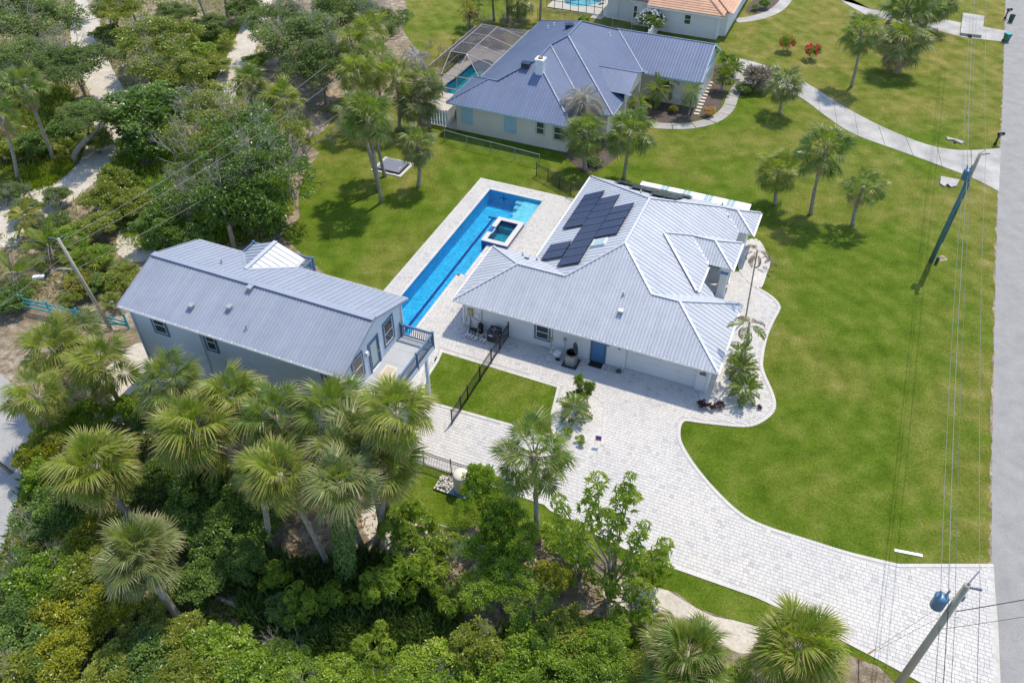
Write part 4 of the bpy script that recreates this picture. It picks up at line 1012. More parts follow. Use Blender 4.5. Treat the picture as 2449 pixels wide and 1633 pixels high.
roof_plane(nr, [(1.7,40.6),(7.95,40.6),(7.95,45.2),(-2.9,45.2)], lambda u, v: nz + q5*(v-40.6), 0, .32, nm_, .045, .13, 0, True)
roof_plane(nr, [(-2.9,45.2),(7.95,45.2),(7.95,49.8),(-2.6,49.8)], lambda u, v: nz + q5*(49.8-v), 0, .41, nm_, .03)
# entry gable
eg = lambda u, v: 4.92 - .38*abs(v-36.4)
roof_plane(nr, [(-1.95,36.4),(2.2,36.4),(2.2,33.5),(.05,33.5)], lambda u, v: 4.92 - .38*(36.4-v), 0, .32, nm_, .028, .03)
roof_plane(nr, [(-1.95,36.4),(2.2,36.4),(2.2,39.3),(.05,39.3)], lambda u, v: 4.92 - .38*(v-36.4), 0, .32, nm_, .028, .03)
vs = [(1.9,33.7,3.0),(1.9,39.1,3.0),(1.9,39.1,3.82),(1.9,36.4,4.86),(1.9,33.7,3.82)]
mb = MB().add(vs + [(x-.2, y, z) for x, y, z in vs], [(0,1,2,3,4),(9,8,7,6,5)] + [(i,5+i,5+(i+1)%5,(i+1)%5) for i in range(5)])
nh.put(mb, 'entry_gable', M['cream'])
for v in (33.9, 38.9): nh.put(MB().box(1.5,1.9,v-.2,v+.2,0,3.0), 'porch_column', M['cream'])
for v, sg in ((33.6, -1), (39.2, 1)): cap(nr, [(2.2, v-.3, 3.75), (2.2, v+.3, 3.75)], nm_, .5, .06, 'return_cap')
vs = [(7.6,41.1,3.0),(7.6,49.2,3.0),(7.6,45.2,5.3)]
nh.put(MB().add(vs + [(x-.2, y, z) for x, y, z in vs], [(0,1,2),(5,4,3),(0,3,4,1),(1,4,5,2),(2,5,3,0)]), 'gable', M['cream'])
zz = lambda a, z: (a[0], a[1], z)
for c in ([(-14.4,26.4,nz),(-11.2,29.6,4.7),(-14.4,32.8,nz)], [(-11.2,29.6,4.7),(-10.2,29.6,4.7),(-7.2,32.5,6.2),(-1.1,26.4,nz)], [(-7.2,32.5,6.2),(-7.2,36.35,6.25),(-5.85,37.7,6.92),(-5.85,41.9,6.92),(-13.55,49.6,nz)],
    [(-5.85,37.7,6.9),(1.7,30.15,nz)], [(-5.85,41.9,6.92),(-2.6,45.15,5.3)], [(-2.9,45.2,5.38),(7.95,45.2,5.38)], [(-1.95,36.4,4.9),(2.2,36.4,4.9)], [(-7.2,36.3,6.2),(-1.1,30.2,nz)], [(1.7,40.6,nz),(-2.6,45.0,5.3)]):
    cap(nr, c, nm_, .15, .04)
cap(nr, [(7.95,40.6,nz-.1),(7.95,45.2,5.3)], M['aqua'], .06, .2, 'rake_trim'); cap(nr, [(7.95,45.2,5.3),(7.95,49.8,nz-.1)], M['aqua'], .06, .2, 'rake_trim')
for a, b in (((-14.42,26.38),(-1.1,26.38)), ((1.65,40.58),(7.95,40.58)), ((1.72,30.13),(1.72,33.4)), ((-1.08,30.13),(1.7,30.13)), ((-14.42,32.8),(-14.42,26.4)), ((-13.57,49.6),(-13.57,32.8))):
    MB().beam((*a, nz-.10), (*b, nz-.10), .03, .18).build('fascia', M['aqua'], nr)
ch = nh.put(MB().box(-6.75,-6.0,30.95,31.7,4.9,6.75), 'chimney', M['white'])
MB().box(-6.85,-5.9,30.85,31.8,6.75,6.95).build('chimney_cap', M['trim'], ch); MB().lathe((-6.37,31.33,6.95), [(.26,0),(.26,.10),(.2,.10)], 12).build('flue', M['boots'], ch)
def skyl(u, v, z, rot):
    k = MB().box(-.42,.42,-.32,.32,0,.30).box(-.04,.04,-.04,.04,.3,.42).box(-.46,.46,-.36,.36,.42,.46,1).build('solar_vent', [M['darkgrey'], M['solar']], nr); k.location = (u, v, z); k.rotation_euler = rot
skyl(-8.0, 31.6, nz+q5*5.2, (0,0,0)); skyl(-6.9, 40.9, zNL(-6.9,0)-.05, (0,0,.4))
vent(nr, -9.9, 44.5, zNL(-9.9,0), 1, 'trim'); vent(nr, -10.5, 44.2, zNL(-10.5,0), 1, 'trim'); vent(nr, -3.0, 43.0, zNR(-3.0,0), 1, 'trim'); vent(nr, -2.1, 31.7, nz+.5, 1, 'trim')
for a in (-13.0, -8.3):                     # corrugated storm shutters
    sh_ = nh.put(MB().box(a-.04,a+1.24,26.82,26.898,.92,2.96), 'storm_shutter', M['aqua'])
    for k in range(6): MB().box(a+.03+k*.2,a+.13+k*.2,26.77,26.819,.95,2.93).build('shutter_rib', M['aqua'], sh_)
window(nh, 'f', 26.9, -5.0, -4.05, 1.35, 2.75, 'galv', .07); window(nh, 'f', 26.9, -3.2, -1.95, 1.1, 2.6, 'galv', .08)
window(nh, 'f', 41.1, 3.4, 4.6, 1.2, 2.5, 'trim', .06)
nh.put(MB().box(1.3,7.62,41.02,41.098,.75,.92), 'belt_trim', M['trim'])
nh.put(MB().box(-3.6,-2.7,26.86,26.898,.1,.3), 'wall_vent', M['trim'])
for v in (41.6, 44.6): nh.put(MB().box(7.6,7.66,v,v+2.7,.1,2.3), 'garage_door', M['trim'])
# ---------------- screen cage
en = House('pool_enclosure', -17.0, 40.0, 'brown framed insect screen cage with hipped top over teal pool', 'pool cage')
a0, a1, b0, b1 = -20.55, -13.7, 33.2, 46.7
bars = []
lowL, lowR, top0, top1, zt, zl, zrr = -20.55, -13.75, -18.7, -16.75, 3.75, 2.5, 3.0
vv = [b0, 36.2, 38.9, 41.6, 44.2, b1]
T0_, T1_ = 36.2, 44.4
rowp = {}
for v in (36.2, 38.9, 41.6, 44.4):
    bars += [((top0,v,zt),(top1,v,zt)), ((top0,v,zt),(lowL,v,zl)), ((top1,v,zt),(lowR,v,zrr)), ((lowL,v,0),(lowL,v,zl))]
bars += [((top0,T0_,zt),(top0,T1_,zt)), ((top1,T0_,zt),(top1,T1_,zt)), ((lowL,b0,zl),(lowL,b1,zl)), ((lowR,b0,zrr),(lowR,b1,zrr)), ((lowL,b0,zl),(lowR,b0,zl)), ((lowL,b1,zl),(lowR,b1,zl)), ((lowL,b0,.0),(lowL,b0,zl)), ((lowL,b1,0),(lowL,b1,zl)),
    ((top0,T0_,zt),(-18.4,b0,zl)), ((top1,T0_,zt),(-16.6,b0,zl)), ((top0,T1_,zt),(-18.6,b1,zl)), ((top1,T1_,zt),(-16.6,b1,zl)), ((lowL,b0,1.0),(lowL,b1,1.0)), ((lowL,b1,1.0),(lowR,b1,1.0)), ((-18.4,b0,0),(-18.4,b0,zl)), ((-16.6,b0,0),(-16.6,b0,zl)), ((top1,T0_,zt),(lowR,b0,zl)),
    ((-18.5,b1,0),(-18.5,b1,zl)), ((-16.6,b1,0),(-16.6,b1,zl)), ((-15.0,b1,0),(-15.0,b1,zl)), ((lowL,b0,1.0),(-14.5,b0,1.0))]
for p, q in bars: en.put(MB().beam(p, q, .07, .07), 'frame_bar', M['screenbar'])
scr = [[(top0,T0_,zt),(top1,T0_,zt),(top1,T1_,zt),(top0,T1_,zt)], [(lowL,b0,zl),(top0,T0_,zt),(top0,T1_,zt),(lowL,b1,zl)], [(lowR,b0,zrr),(top1,T0_,zt),(top1,T1_,zt),(lowR,b1,zrr)],
    [(lowL,b1,zl),(top0,T1_,zt),(top1,T1_,zt),(lowR,b1,zrr)], [(lowL,b0,0.05),(lowL,b1,.05),(lowL,b1,zl),(lowL,b0,zl)], [(lowL,b1,.05),(lowR,b1,.05),(lowR,b1,zl),(lowL,b1,zl)]]
for q in scr: en.put(MB().add(q, [(0,1,2,3)]), 'screen', M['screen'])
# ---------------------------------------------------------------- tiled-roof house at the back
th = House('tiled_house', -1.0, 64.0, 'white stucco house with terracotta barrel tile hip roof', 'house')
th.put(MB().prism([(-9.0,61.6),(-5.4,61.6),(-5.4,60.6),(-3.0,60.6),(-3.0,59.95),(5.6,59.95),(5.6,61.3),(6.4,61.5),(6.4,78),(-9.0,78)], 0, 3.0), 'wall', M['white'])
tr_ = th.put(MB().prism([(-9.3,61.2),(-5.7,61.2),(-5.7,60.3),(-3.2,60.3),(-3.2,59.6),(5.9,59.6),(5.9,61.0),(6.7,61.2),(6.7,78.3),(-9.3,78.3)], 2.92, 2.995), 'roof', M['trim'])
def tiles(poly, zf, ax, sgn, n0, n1, step=.36):
    k = n0
    while k < n1:
        q = clip(poly, ax, k + .004, k + step)
        if q and area(q) > .02:
            lip = (lambda x, y: zf(x, y) + .03 + .05*((k+step) - (x if ax == 0 else y))/step) if sgn > 0 else (lambda x, y: zf(x, y) + .03 + .05*((x if ax == 0 else y) - k)/step)
            MB().prism(q, lambda x, y: zf(x, y) - .03, lip).build('tile_course', M['tile'], tr_)
        k += step
tiles([(-3.3,59.4),(6.2,59.4),(-1.3,66.9),(-9.6,66.9),(-9.6,60.2),(-3.3,60.2)], lambda u, v: 3.05 + .42*(v-59.4), 1, 1, 59.4, 66.9)
tiles([(6.2,59.4),(6.2,60.8),(6.95,61.2),(6.95,78),(-1.3,70),(-1.3,66.9)], lambda u, v: 3.05 + .42*(6.5-u), 0, -1, -1.3, 6.95)
tiles([(-9.6,66.9),(-1.3,66.9),(-1.3,70),(-9.6,74)], lambda u, v: 6.2, 1, 1, 66.9, 74)
cap(tr_, [(6.2,59.4,3.1),(-1.3,66.9,6.25)], M['tile'], .22, .14, 'hip_tile'); cap(tr_, [(6.6,60.7,3.15),(4.4,62.9,4.1)], M['tile'], .22, .14, 'hip_tile')
MB().beam((-3.3,59.36,2.95),(6.2,59.36,2.95),.04,.16).build('fascia', M['trim'], tr_); MB().beam((6.98,61,2.95),(6.98,78,2.95),.04,.16).build('fascia', M['trim'], tr_)
window(th, 'f', 59.95, 1.4, 2.2, 1.35, 2.5, None); window(th, 'r', -5.4, 60.65, 61.2, 1.0, 2.6, None) if False else window(th, 'f', 60.6, -5.25, -4.75, .9, 2.4, None)
for u, v in ((5.45,59.9),(-5.3,60.5),(-7.6,61.5)): th.put(MB().box(u,u+.1,v-.07,v+.03,.1,2.9), 'downspout', M['trim'])
e3 = House('pool_fence', -13.5, 62.0, 'dark framed screen wall along the kidney pool terrace', 'pool cage')
for k in range(8):
    u = -17.4 + k*1.1; e3.put(MB().box(u-.03,u+.03,61.87,61.93,0,3.2), 'frame_bar', M['black'])
for z in (.05, 1.0, 3.2): e3.put(MB().box(-17.4,-9.7,61.88,61.92,z-.03,z+.03), 'frame_bar', M['black'])
e3.put(MB().add([(-17.4,61.9,.05),(-9.7,61.9,.05),(-9.7,61.9,3.2),(-17.4,61.9,3.2)], [(0,1,2,3)]), 'screen', M['link'])
tag(MB().prism(uvw([(-10.9,60.6),(-9.4,60.6),(-9.4,61.8),(-10.9,61.8)]), .0, .05).build('door_slab', M['curb']), kind='structure')

# ================================================================ VEGETATION
LV = dict(
    bright=leafy('bright_leaf', [(0,(0.090,0.162,0.013)), (.35,(0.170,0.268,0.019)), (.7,(0.284,0.382,0.029)), (1,(0.487,0.520,0.065))], .34, .36, None, .5),
    lime=leafy('lime_leaf', [(0,(0.138,0.169,0.010)), (.5,(0.288,0.300,0.015)), (1,(0.475,0.413,0.037))], .34, .36, None, .5),
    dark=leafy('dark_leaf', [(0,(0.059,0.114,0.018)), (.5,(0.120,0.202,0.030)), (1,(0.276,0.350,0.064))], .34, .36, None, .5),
    oak=leafy('oak_leaf', [(0,(0.083,0.123,0.036)), (.5,(0.157,0.215,0.063)), (1,(0.314,0.363,0.149))], .55, .38, None, .3),
    olive=leafy('olive_leaf', [(0,(0.116,0.154,0.015)), (.5,(0.223,0.262,0.028)), (1,(0.385,0.385,0.077))], .34, .36, None, .5),
    umbrella=leafy('umbrella_leaf', [(0,(0.085,0.150,0.010)), (.5,(0.185,0.265,0.016)), (1,(0.36,0.40,0.045))], .40, .40, None, .4),
    yellow=leafy('yellow_leaf', [(0,(0.12,0.13,0.01)), (.5,(0.30,0.25,0.015)), (1,(0.46,0.36,0.03))], .5, .3),
    copper=leafy('copper_leaf', [(0,(0.20,0.13,0.03)), (.4,(0.48,0.24,0.07)), (1,(0.60,0.40,0.14))], .5, .25),
    burgundy=leafy('burgundy_leaf', [(0,(0.03,0.008,0.012)), (1,(0.10,0.02,0.028))], .45, .2),
    plume=leafy('pinkish_plume', [(0,(0.20,0.15,0.13)), (.5,(0.32,0.25,0.21)), (1,(0.42,0.34,0.30))], .7, .2),
    fan=leafy('fan_frond', [(0,(0.114,0.158,0.017)), (.45,(0.215,0.262,0.032)), (.8,(0.349,0.370,0.074)), (1,(0.483,0.443,0.121))], .42, .38, (0.512,0.378,0.171), .38),
    fan2=leafy('grey_fan_frond', [(0,(0.105,0.138,0.039)), (.45,(0.182,0.220,0.068)), (.8,(0.297,0.330,0.138)), (1,(0.440,0.440,0.231))], .40, .36, (0.44,0.35,0.20), .42),
    fan3=leafy('deep_fan_frond', [(0,(0.067,0.118,0.018)), (.45,(0.140,0.207,0.031)), (.8,(0.241,0.297,0.067)), (1,(0.370,0.381,0.112))], .36, .38, (0.38,0.28,0.12), .45),
    fandry=leafy('fan_frond_dry', [(0,(0.20,0.145,0.075)), (.5,(0.33,0.25,0.145)), (1,(0.44,0.35,0.24))], .75, .25, None, .2),
    feather=leafy('feather_frond', [(0,(0.084,0.144,0.014)), (.5,(0.174,0.246,0.026)), (1,(0.324,0.348,0.060))], .42, .38, (0.408,0.312,0.096), .35),
    feathergold=leafy('gold_frond', [(0,(0.16,0.17,0.012)), (.5,(0.30,0.28,0.025)), (1,(0.42,0.36,0.05))], .45, .35),
    featherdry=leafy('feather_frond_dry', [(0,(0.20,0.145,0.10)), (.5,(0.35,0.265,0.20)), (1,(0.47,0.38,0.31))], .8, .2, None, .2),
    featherpale=leafy('bleached_frond', [(0,(0.38,0.33,0.35)), (.5,(0.52,0.47,0.49)), (1,(0.64,0.60,0.62))], .8, .2, None, .2),
    strap=leafy('strap_leaf', [(0,(0.038,0.088,0.021)), (.6,(0.095,0.168,0.034)), (.9,(0.210,0.252,0.063)), (1,(0.588,0.525,0.105))], .35, .2),
    fern=leafy('fern_leaf', [(0,(0.120,0.186,0.012)), (.5,(0.216,0.282,0.017)), (1,(0.360,0.384,0.036))], .5, .38, None, .3),
    dryleaf=leafy('dry_leaf', [(0,(0.15,0.105,0.06)), (.5,(0.28,0.205,0.12)), (1,(0.42,0.33,0.21))], .8, .2, None, .2),
)
def raw_mesh(name, V, F, rnd, mat, tip=None):
    me = bpy.data.meshes.new(name)
    me.from_pydata(V, [], F); me.update()
    me.attributes.new('rnd', 'FLOAT', 'FACE').data.foreach_set('value', np.asarray(rnd, np.float32))
    if tip is not None: me.attributes.new('tip', 'FLOAT', 'POINT').data.foreach_set('value', np.asarray(tip, np.float32))
    me.materials.append(mat)
    return me
def unit(a): return a / (np.linalg.norm(a, axis=-1, keepdims=True) + 1e-9)
def leaves(name, pos, d, nrm, L, W, mat, r=None):
    N = len(pos); d = unit(d); s = unit(np.cross(d, nrm)); n = np.cross(s, d)
    L = np.asarray(L).reshape(-1, 1); W = np.asarray(W).reshape(-1, 1)
    V = np.stack([pos, pos + d*L*.45 + s*W*.5 + n*L*.06, pos + d*L - n*L*.10, pos + d*L*.45 - s*W*.5 + n*L*.06], 1).reshape(-1, 3)
    F = np.arange(N*4).reshape(N, 4)
    rnd = r if r is not None else rng.random(N)
    return raw_mesh(name, V.tolist(), F.tolist(), rnd, mat)
def crown_mesh(name, seed, clumps, per, leaf, mat, flat=.8, clump_r=.2, lower=-.25, aspect=.5):
    g = np.random.default_rng(seed)
    P_, D_, N_2, R_ = [], [], [], []
    for c in range(clumps):
        v = g.normal(size=3); v /= np.linalg.norm(v)
        if v[2] < lower: v[2] = -v[2]*.5
        lump = 1 + .20*math.sin(3*math.atan2(v[1], v[0]) + seed) + .12*math.sin(5*v[2] + 7*v[0] + seed)
        ce = v*(g.uniform(.35, 1.0)**.5)*.86*lump*np.array([1, 1, flat])
        cr = clump_r*g.uniform(.55, 1.35)
        k = int(per*(cr/clump_r)**1.6*g.uniform(.7, 1.2)) + 6
        w = unit(g.normal(size=(k, 3)) + np.array([0, 0, .55]) + v*.35)
        rr = cr*(.55 + .5*g.random((k, 1)))
        P_.append(ce + w*rr*np.array([1, 1, .85])); D_.append(unit(w*.55 + g.normal(size=(k, 3))*.65 + np.array([0, 0, -.05])))
        N_2.append(unit(w*.6 + np.array([0, 0, .8]) + g.normal(size=(k, 3))*.6)); R_.append(np.clip(g.normal(.45, .17, k) + g.normal(0, .18), 0, 1))
    P_, D_, N_2, R_ = map(np.concatenate, (P_, D_, N_2, R_))
    n = len(P_); L = leaf*g.uniform(.55, 1.4, n)
    return leaves(name, P_, D_, N_2, L, L*aspect, mat, R_)
def branch_mesh(name, seed, mat, depth=4, r0=.07, L0=.55, spread=.7, up=.25, kids=(2, 3), stems=1, n=5):
    g = random.Random(seed); mb = MB()
    def grow(p, d, L, r, k):
        q = p + d*L*.5 + Vector((g.gauss(0, .06), g.gauss(0, .06), g.gauss(0, .03)))*L
        e = p + d*L
        mb.tube([p, q, e], [r, r*.85, r*.62], n if k > 1 else 3, cap=False)
        if k <= 0: return
        for _ in range(g.choice(kids)):
            nd = (d + Vector((g.gauss(0, spread), g.gauss(0, spread), g.gauss(up, spread*.5)))).normalized()
            grow(e, nd, L*g.uniform(.55, .85), r*.58, k-1)
    for _ in range(stems):
        grow(Vector((g.gauss(0, .05*stems), g.gauss(0, .05*stems), 0)), Vector((g.gauss(0, .22*min(stems, 3)), g.gauss(0, .22*min(stems, 3)), 1)).normalized(), L0*g.uniform(.8, 1.2), r0, depth)
    me = mb.mesh(name, True); me.materials.append(mat)
    return me
CR = dict(
    bush=[crown_mesh('crown', 100+i, 80, 120, .085, LV['bright'], .75, .20, -.1) for i in range(5)],
    broad=[crown_mesh('crown', 200+i, 95, 110, .088, LV['dark'], .85, .19, -.3, .55) for i in range(4)],
    oak=[crown_mesh('crown', 300+i, 130, 120, .055, LV['oak'], .75, .16, -.3, .5) for i in range(4)],
    small=[crown_mesh('crown', 400+i, 26, 70, .19, LV['bright'], .9, .30, -.3, .40) for i in range(3)],
    airy=[crown_mesh('crown', 600+i, 70, 75, .062, LV['dark'], .9, .17, -.4, .55) for i in range(4)],
    loose=[crown_mesh('crown', 500+i, 40, 80, .10, LV['olive'], .9, .18, -.4, .5) for i in range(3)],
)
TW = [branch_mesh('trunk', 31+i, M['bark'], 4, .055, .5, .6, .3, (2, 3), 3) for i in range(3)]
TT = [branch_mesh('trunk', 61+i, M['bark'], 4, .075, .55, .5, .35, (2, 3), 1, 7) for i in range(3)]
DT = [branch_mesh('twigs', 81+i, M['deadwood'], 5, .030, .42, .55, .25, (2, 3), 5, 4) for i in range(3)]
TWIGS = [branch_mesh('bare_twigs', 91+i, M['deadwood'], 5, .030, .45, .6, .25, (2, 3), 2, 4) for i in range(2)]
cnt = {}
def nxt(k, lst):
    cnt[k] = cnt.get(k, -1) + 1
    return lst[cnt[k] % len(lst)]
def plant(name, D, r, h, kind, label, cat, group=None, mat=None, trunk='bush', zc=None, base=None, sq=1.0, twig=0):
    # D: where the middle of the crown is seen; the foot is straight below it
    zc = h*.58 if zc is None else zc
    c = P(D[0], D[1], zc) if base is None else np.array(base)
    root = empty(name, (c[0], c[1], 0), random.uniform(0, 6.28), label, cat, group)
    me = nxt(kind, CR[kind])
    o = link('crown', me, root, (0, 0, zc)); o.scale = (r*random.uniform(.92, 1.08), r*sq*random.uniform(.92, 1.08), max((h - zc)/.82, .45*r))
    o.rotation_euler = (0, 0, random.uniform(0, 6.28))
    if mat:
        o.material_slots[0].link = 'OBJECT'; o.material_slots[0].material = LV[mat]
    if trunk:
        t = link('trunk', nxt('t'+trunk, TT if trunk == 'tree' else TW), root); t.scale = (r*.62, r*.62, zc*.62 if trunk == 'tree' else zc*.55)
    for k in range(twig):
        t = link('bare_twigs', nxt('tw', TWIGS), root, (random.uniform(-.55,.55)*r, random.uniform(-.55,.55)*r, zc*.5)); t.scale = (r*.8, r*.8, h*.48); t.rotation_euler = (random.gauss(0,.25), random.gauss(0,.25), random.uniform(0,6.28))
    return root

# ---------------------------------------------------------------- palms
def fan_mesh(name, seed, mat, pet=.95, L=1.0, n=40, spread=118, droop=.35, fold=.20):
    g = random.Random(seed); V, F, rn, tip = [], [], [], []
    def addv(p, t): V.append(tuple(p)); tip.append(t); return len(V) - 1
    w = .022
    ps = [(0, 0), (pet*.5, .05), (pet, .0)]
    ids = []
    for x, z in ps: ids.append((addv((x, -w, z), 0), addv((x, w, z), 0), addv((x, 0, z-.03), 0)))
    for a, b in zip(ids[:-1], ids[1:]):
        for i in range(3): F.append((a[i], a[(i+1)%3], b[(i+1)%3], b[i])); rn.append(.75)
    for i in range(n):
        t = -1 + 2*(i + .5)/n
        a = R(spread)*t + g.gauss(0, .03)
        cx = pet + .32*L*(1 - abs(t)**1.3); cz = -.10*L*(1-abs(t))
        ln = L*(1 - .30*t*t)*g.uniform(.88, 1.06) - .18*L*(1-abs(t))
        d = np.array([math.cos(a), math.sin(a)]); s_ = np.array([-d[1], d[0]])
        hw = ln*R(spread)*.92/n
        lift = fold*abs(math.sin(a)) - .02
        tw = g.uniform(-.35, .35)
        dr = droop*g.uniform(.7, 1.5)
        def pt(f, off):
            x = np.array([cx, 0]) + d*ln*f + s_*off*hw*2
            z = cz + lift*ln*f*.8 - dr*ln*max(0, f-.30)**1.7*1.6 + off*tw*hw*2
            return (x[0], x[1], z)
        q = [addv((cx, 0, cz), 0), addv(pt(.50, -.36), .4), addv(pt(.50, .36), .4), addv(pt(.80, -.20), .75), addv(pt(.80, .20), .75), addv(pt(1.04, 0), 1)]
        F += [(q[0], q[1], q[2]), (q[1], q[3], q[4], q[2]), (q[3], q[5], q[4])]
        r_ = min(1, max(0, g.gauss(.42, .16))); rn += [r_]*3
    return raw_mesh(name, V, F, rn, mat, tip)
def feather_mesh(name, seed, mat, L=1.0, n=22, arch=.75, lf=.30, droop=.5, wid=.022):
    g = random.Random(seed); V, F, rn, tip = [], [], [], []
    def addv(p, t): V.append(tuple(p)); tip.append(t); return len(V) - 1
    def rach(f): return np.array([L*math.sin(f*arch*1.25)/(arch*1.25)*1.0, 0, L*(math.cos(f*arch*1.25) - 1)/(arch*1.25)*1.05 + .12*L*f])
    pr = None
    for k in range(7):
        c = rach(k/6); w = .016*(1 - .7*k/6)*max(L, .6)
        q = (addv(c + [0, -w, 0], 0), addv(c + [0, w, 0], 0), addv(c + [0, 0, -w], 0))
        if pr:
            for i in range(3): F.append((pr[i], pr[(i+1)%3], q[(i+1)%3], q[i])); rn.append(.7)
        pr = q
    for i in range(n):
        f = .16 + .84*(i + .5)/n
        c = rach(f); t = unit(rach(min(f+.03, 1)) - rach(f-.03))
        l = lf*L*(1 - .55*abs(f-.45)/.55)*g.uniform(.85, 1.1)
        for sd in (-1, 1):
            d = unit(t*g.uniform(.45, .75) + np.array([0, sd, .25 - droop*.3]) + np.array([g.gauss(0, .06) for _ in range(3)]))
            m = c + d*l*.55; e = c + d*l + np.array([0, 0, -droop*l*.55])
            p_ = unit(np.cross(d, [0, 0, 1]))*wid*max(L, .6)
            q = [addv(c, .2), addv(m - p_, .5), addv(e, 1), addv(m + p_, .5)]
            F.append(tuple(q)); rn.append(min(1, max(0, g.gauss(.45, .17))))
    return raw_mesh(name, V, F, rn, mat, tip)
FAN = [fan_mesh('frond', 5+i, LV['fan'], .90, 1.0, 32, 110+6*i, .38+.16*i) for i in range(5)]
FANS = [FAN] + [[fan_mesh('frond', 105+10*j+i, LV[m], .88+.1*j, 1.0-.06*j, 30, 105+7*i, .40+.20*i) for i in range(4)] for j, m in enumerate(('fan2', 'fan3'))]
FANY = [fan_mesh('frond', 25+i, LV['fan'], .80, .85, 30, 70, .16) for i in range(2)]
FAND = [fan_mesh('dead_frond', 35+i, LV['fandry'], .7, .85, 16, 75, .9, .05) for i in range(2)]
FEA = {k: [feather_mesh('frond', 45+i, LV[m], 1.0, 24, ar, lf, dr, wd) for i in range(2)] for k, m, ar, lf, dr, wd in
    (('date', 'feather', 1.05, .26, .55, .016), ('areca', 'feather', .9, .34, .35, .026), ('gold', 'feathergold', .95, .32, .4, .026), ('dry', 'featherdry', 1.7, .20, 1.3, .018), ('pale', 'featherpale', 1.75, .20, 1.3, .018), ('cycad', 'feather', .8, .22, .15, .02))}
def trunk_pts(base, top, bow=.25):
    b, t = np.array(base, float), np.array(top, float)
    side = np.array([random.uniform(-1, 1), random.uniform(-1, 1), 0])*bow
    return [b*(1-f) + t*f + side*math.sin(f*PI) for f in (0, .12, .35, .6, .82, 1)]
def crown_fronds(root, top, R_, nfr, dead, kinds=None, el=(80, -48), rot=0.0):
    sc_f = R_/2.08 if not kinds else R_/1.05
    fset = random.choice(FANS); hang = random.uniform(-14, 8); gap = random.uniform(0, .10)
    az = random.uniform(0, 6.28)
    for i in range(nfr):
        f = (i + .5)/nfr
        az += 2.39996 + random.gauss(0, .12)
        e = R(el[0] + (el[1] - el[0])*f**.88 + random.gauss(0, 9))
        old = f > 1 - dead
        if kinds: me = random.choice(kinds)
        elif old: me = random.choice(FAND)
        elif f < .10: me = random.choice(FANY)
        else: me = random.choice(fset)
        if not kinds and not old and random.random() < gap: continue
        if not kinds: e += R(hang*f)
        if old and not kinds: e = R(random.uniform(-70, -30))
        o = link('dead_frond' if (old and not kinds) else 'frond', me, root)
        m = Matrix.Rotation(az, 4, 'Z') @ Matrix.Rotation(-e, 4, 'Y') @ Matrix.Rotation(random.gauss(0, .22 if kinds else .50), 4, 'X')
        o.rotation_euler = m.to_euler()
        o.location = (top[0] + math.cos(az)*.10, top[1] + math.sin(az)*.10, top[2] - .45*f*sc_f)
        k = sc_f*random.uniform(.82, 1.12)*(1.05 if old else 1)
        o.scale = (k*random.uniform(.85, 1.1), k, k)
def palm(D, base, R_, label, group=None, nfr=40, dead=.14, z=None, thick=.16, name='sabal_palm', kinds=None, el=(80, -48), bow=.2, lean=(0, 0), boots=False, trunkm='palmbark'):
    if base is not None: b, t = upright(base, D)
    else:
        t = P(D[0], D[1], z); b = np.array([t[0] + lean[0], t[1] + lean[1], 0])
    root = empty(name, (b[0], b[1], 0), 0, label, 'palm tree', group)
    top = t - np.array([b[0], b[1], 0])
    top[2] = max(top[2] - .15, .3)
    pts = trunk_pts((0, 0, -.05), top, bow)
    mb = MB().tube(pts, [thick*1.35, thick*1.05, thick, thick*.95, thick*.95, thick*1.1], 10)
    mb.build('trunk', M[trunkm], root, True)
    if boots:
        p0, p1 = pts[-2], pts[-1]; bm = MB()
        for k in range(34):
            f = k/34; c = np.array(p0)*(1-f) + np.array(p1)*f; a = k*2.4
            d = np.array([math.cos(a), math.sin(a), .9]); bm.beam(c + d*thick*.6, c + d*(thick + .16), .07, .03)
        bm.build('leaf_bases', M['boots'], root)
    crown_fronds(root, top, R_, nfr, dead, kinds, el)
    return root

LAWNP = 'sabal palms standing on the front lawns'
palm((1790,385), (1780,470), 2.15, 'short full sabal palm, first of three beside the patio cover of the solar roof', LAWNP, 44, .02)
palm((1898,335), (1862,492), 2.5, 'tallest sabal palm of the three on the lawn behind the solar roof', LAWNP, 48, .04, boots=True)
palm((1985,425), (1958,518), 2.0, 'sparse sabal palm with browned fronds, outermost of the three on the lawn', LAWNP, 30, .20)
palm((1803,188), (1791,262), 2.1, 'round sabal palm growing beside the curved concrete drive near the pink grass clump', LAWNP, 44, .02)
palm((1980,68), (1955,200), 2.35, 'slim tall leaning sabal palm near the far concrete drive', LAWNP, 44, .06)
palm((2078,92), (2058,168), 3.1, 'stout shaggy sabal palm with criss-cross boots on its trunk', LAWNP, 60, .30, thick=.27, boots=True)
palm((2088,10), (2070,92), 3.4, 'dark bushy sabal palm behind the stout shaggy palm', LAWNP, 60, .10, thick=.25)
palm((2150,0), (2120,70), 3.0, 'bushy sabal palm crowding beside the culvert drive', LAWNP, 50, .10, thick=.22)
NB = 'sabal palms by the cream house'
palm((1345,298), (1345,392), 2.35, 'sabal palm in the mulch bed below the bleached drooping tree', NB, 46, .06, thick=.2)
palm((1448,296), (1432,410), 2.35, 'sabal palm on grass just outside the mulch bed of the cream house', NB, 44, .04)
BK = 'sabal palms on the back lawn'
palm((842,262), (876,465), 2.6, 'tall leaning sabal palm rooted beside the covered hot tub pad', BK, 46, .10)
palm((855,275), (884,406), 2.2, 'dark trunked sabal palm growing through the hot tub corner', BK, 34, .10)
palm((815,250), (872,440), 2.0, 'pale trunked sabal palm sharing a clump by the hot tub pad', BK, 30, .12)
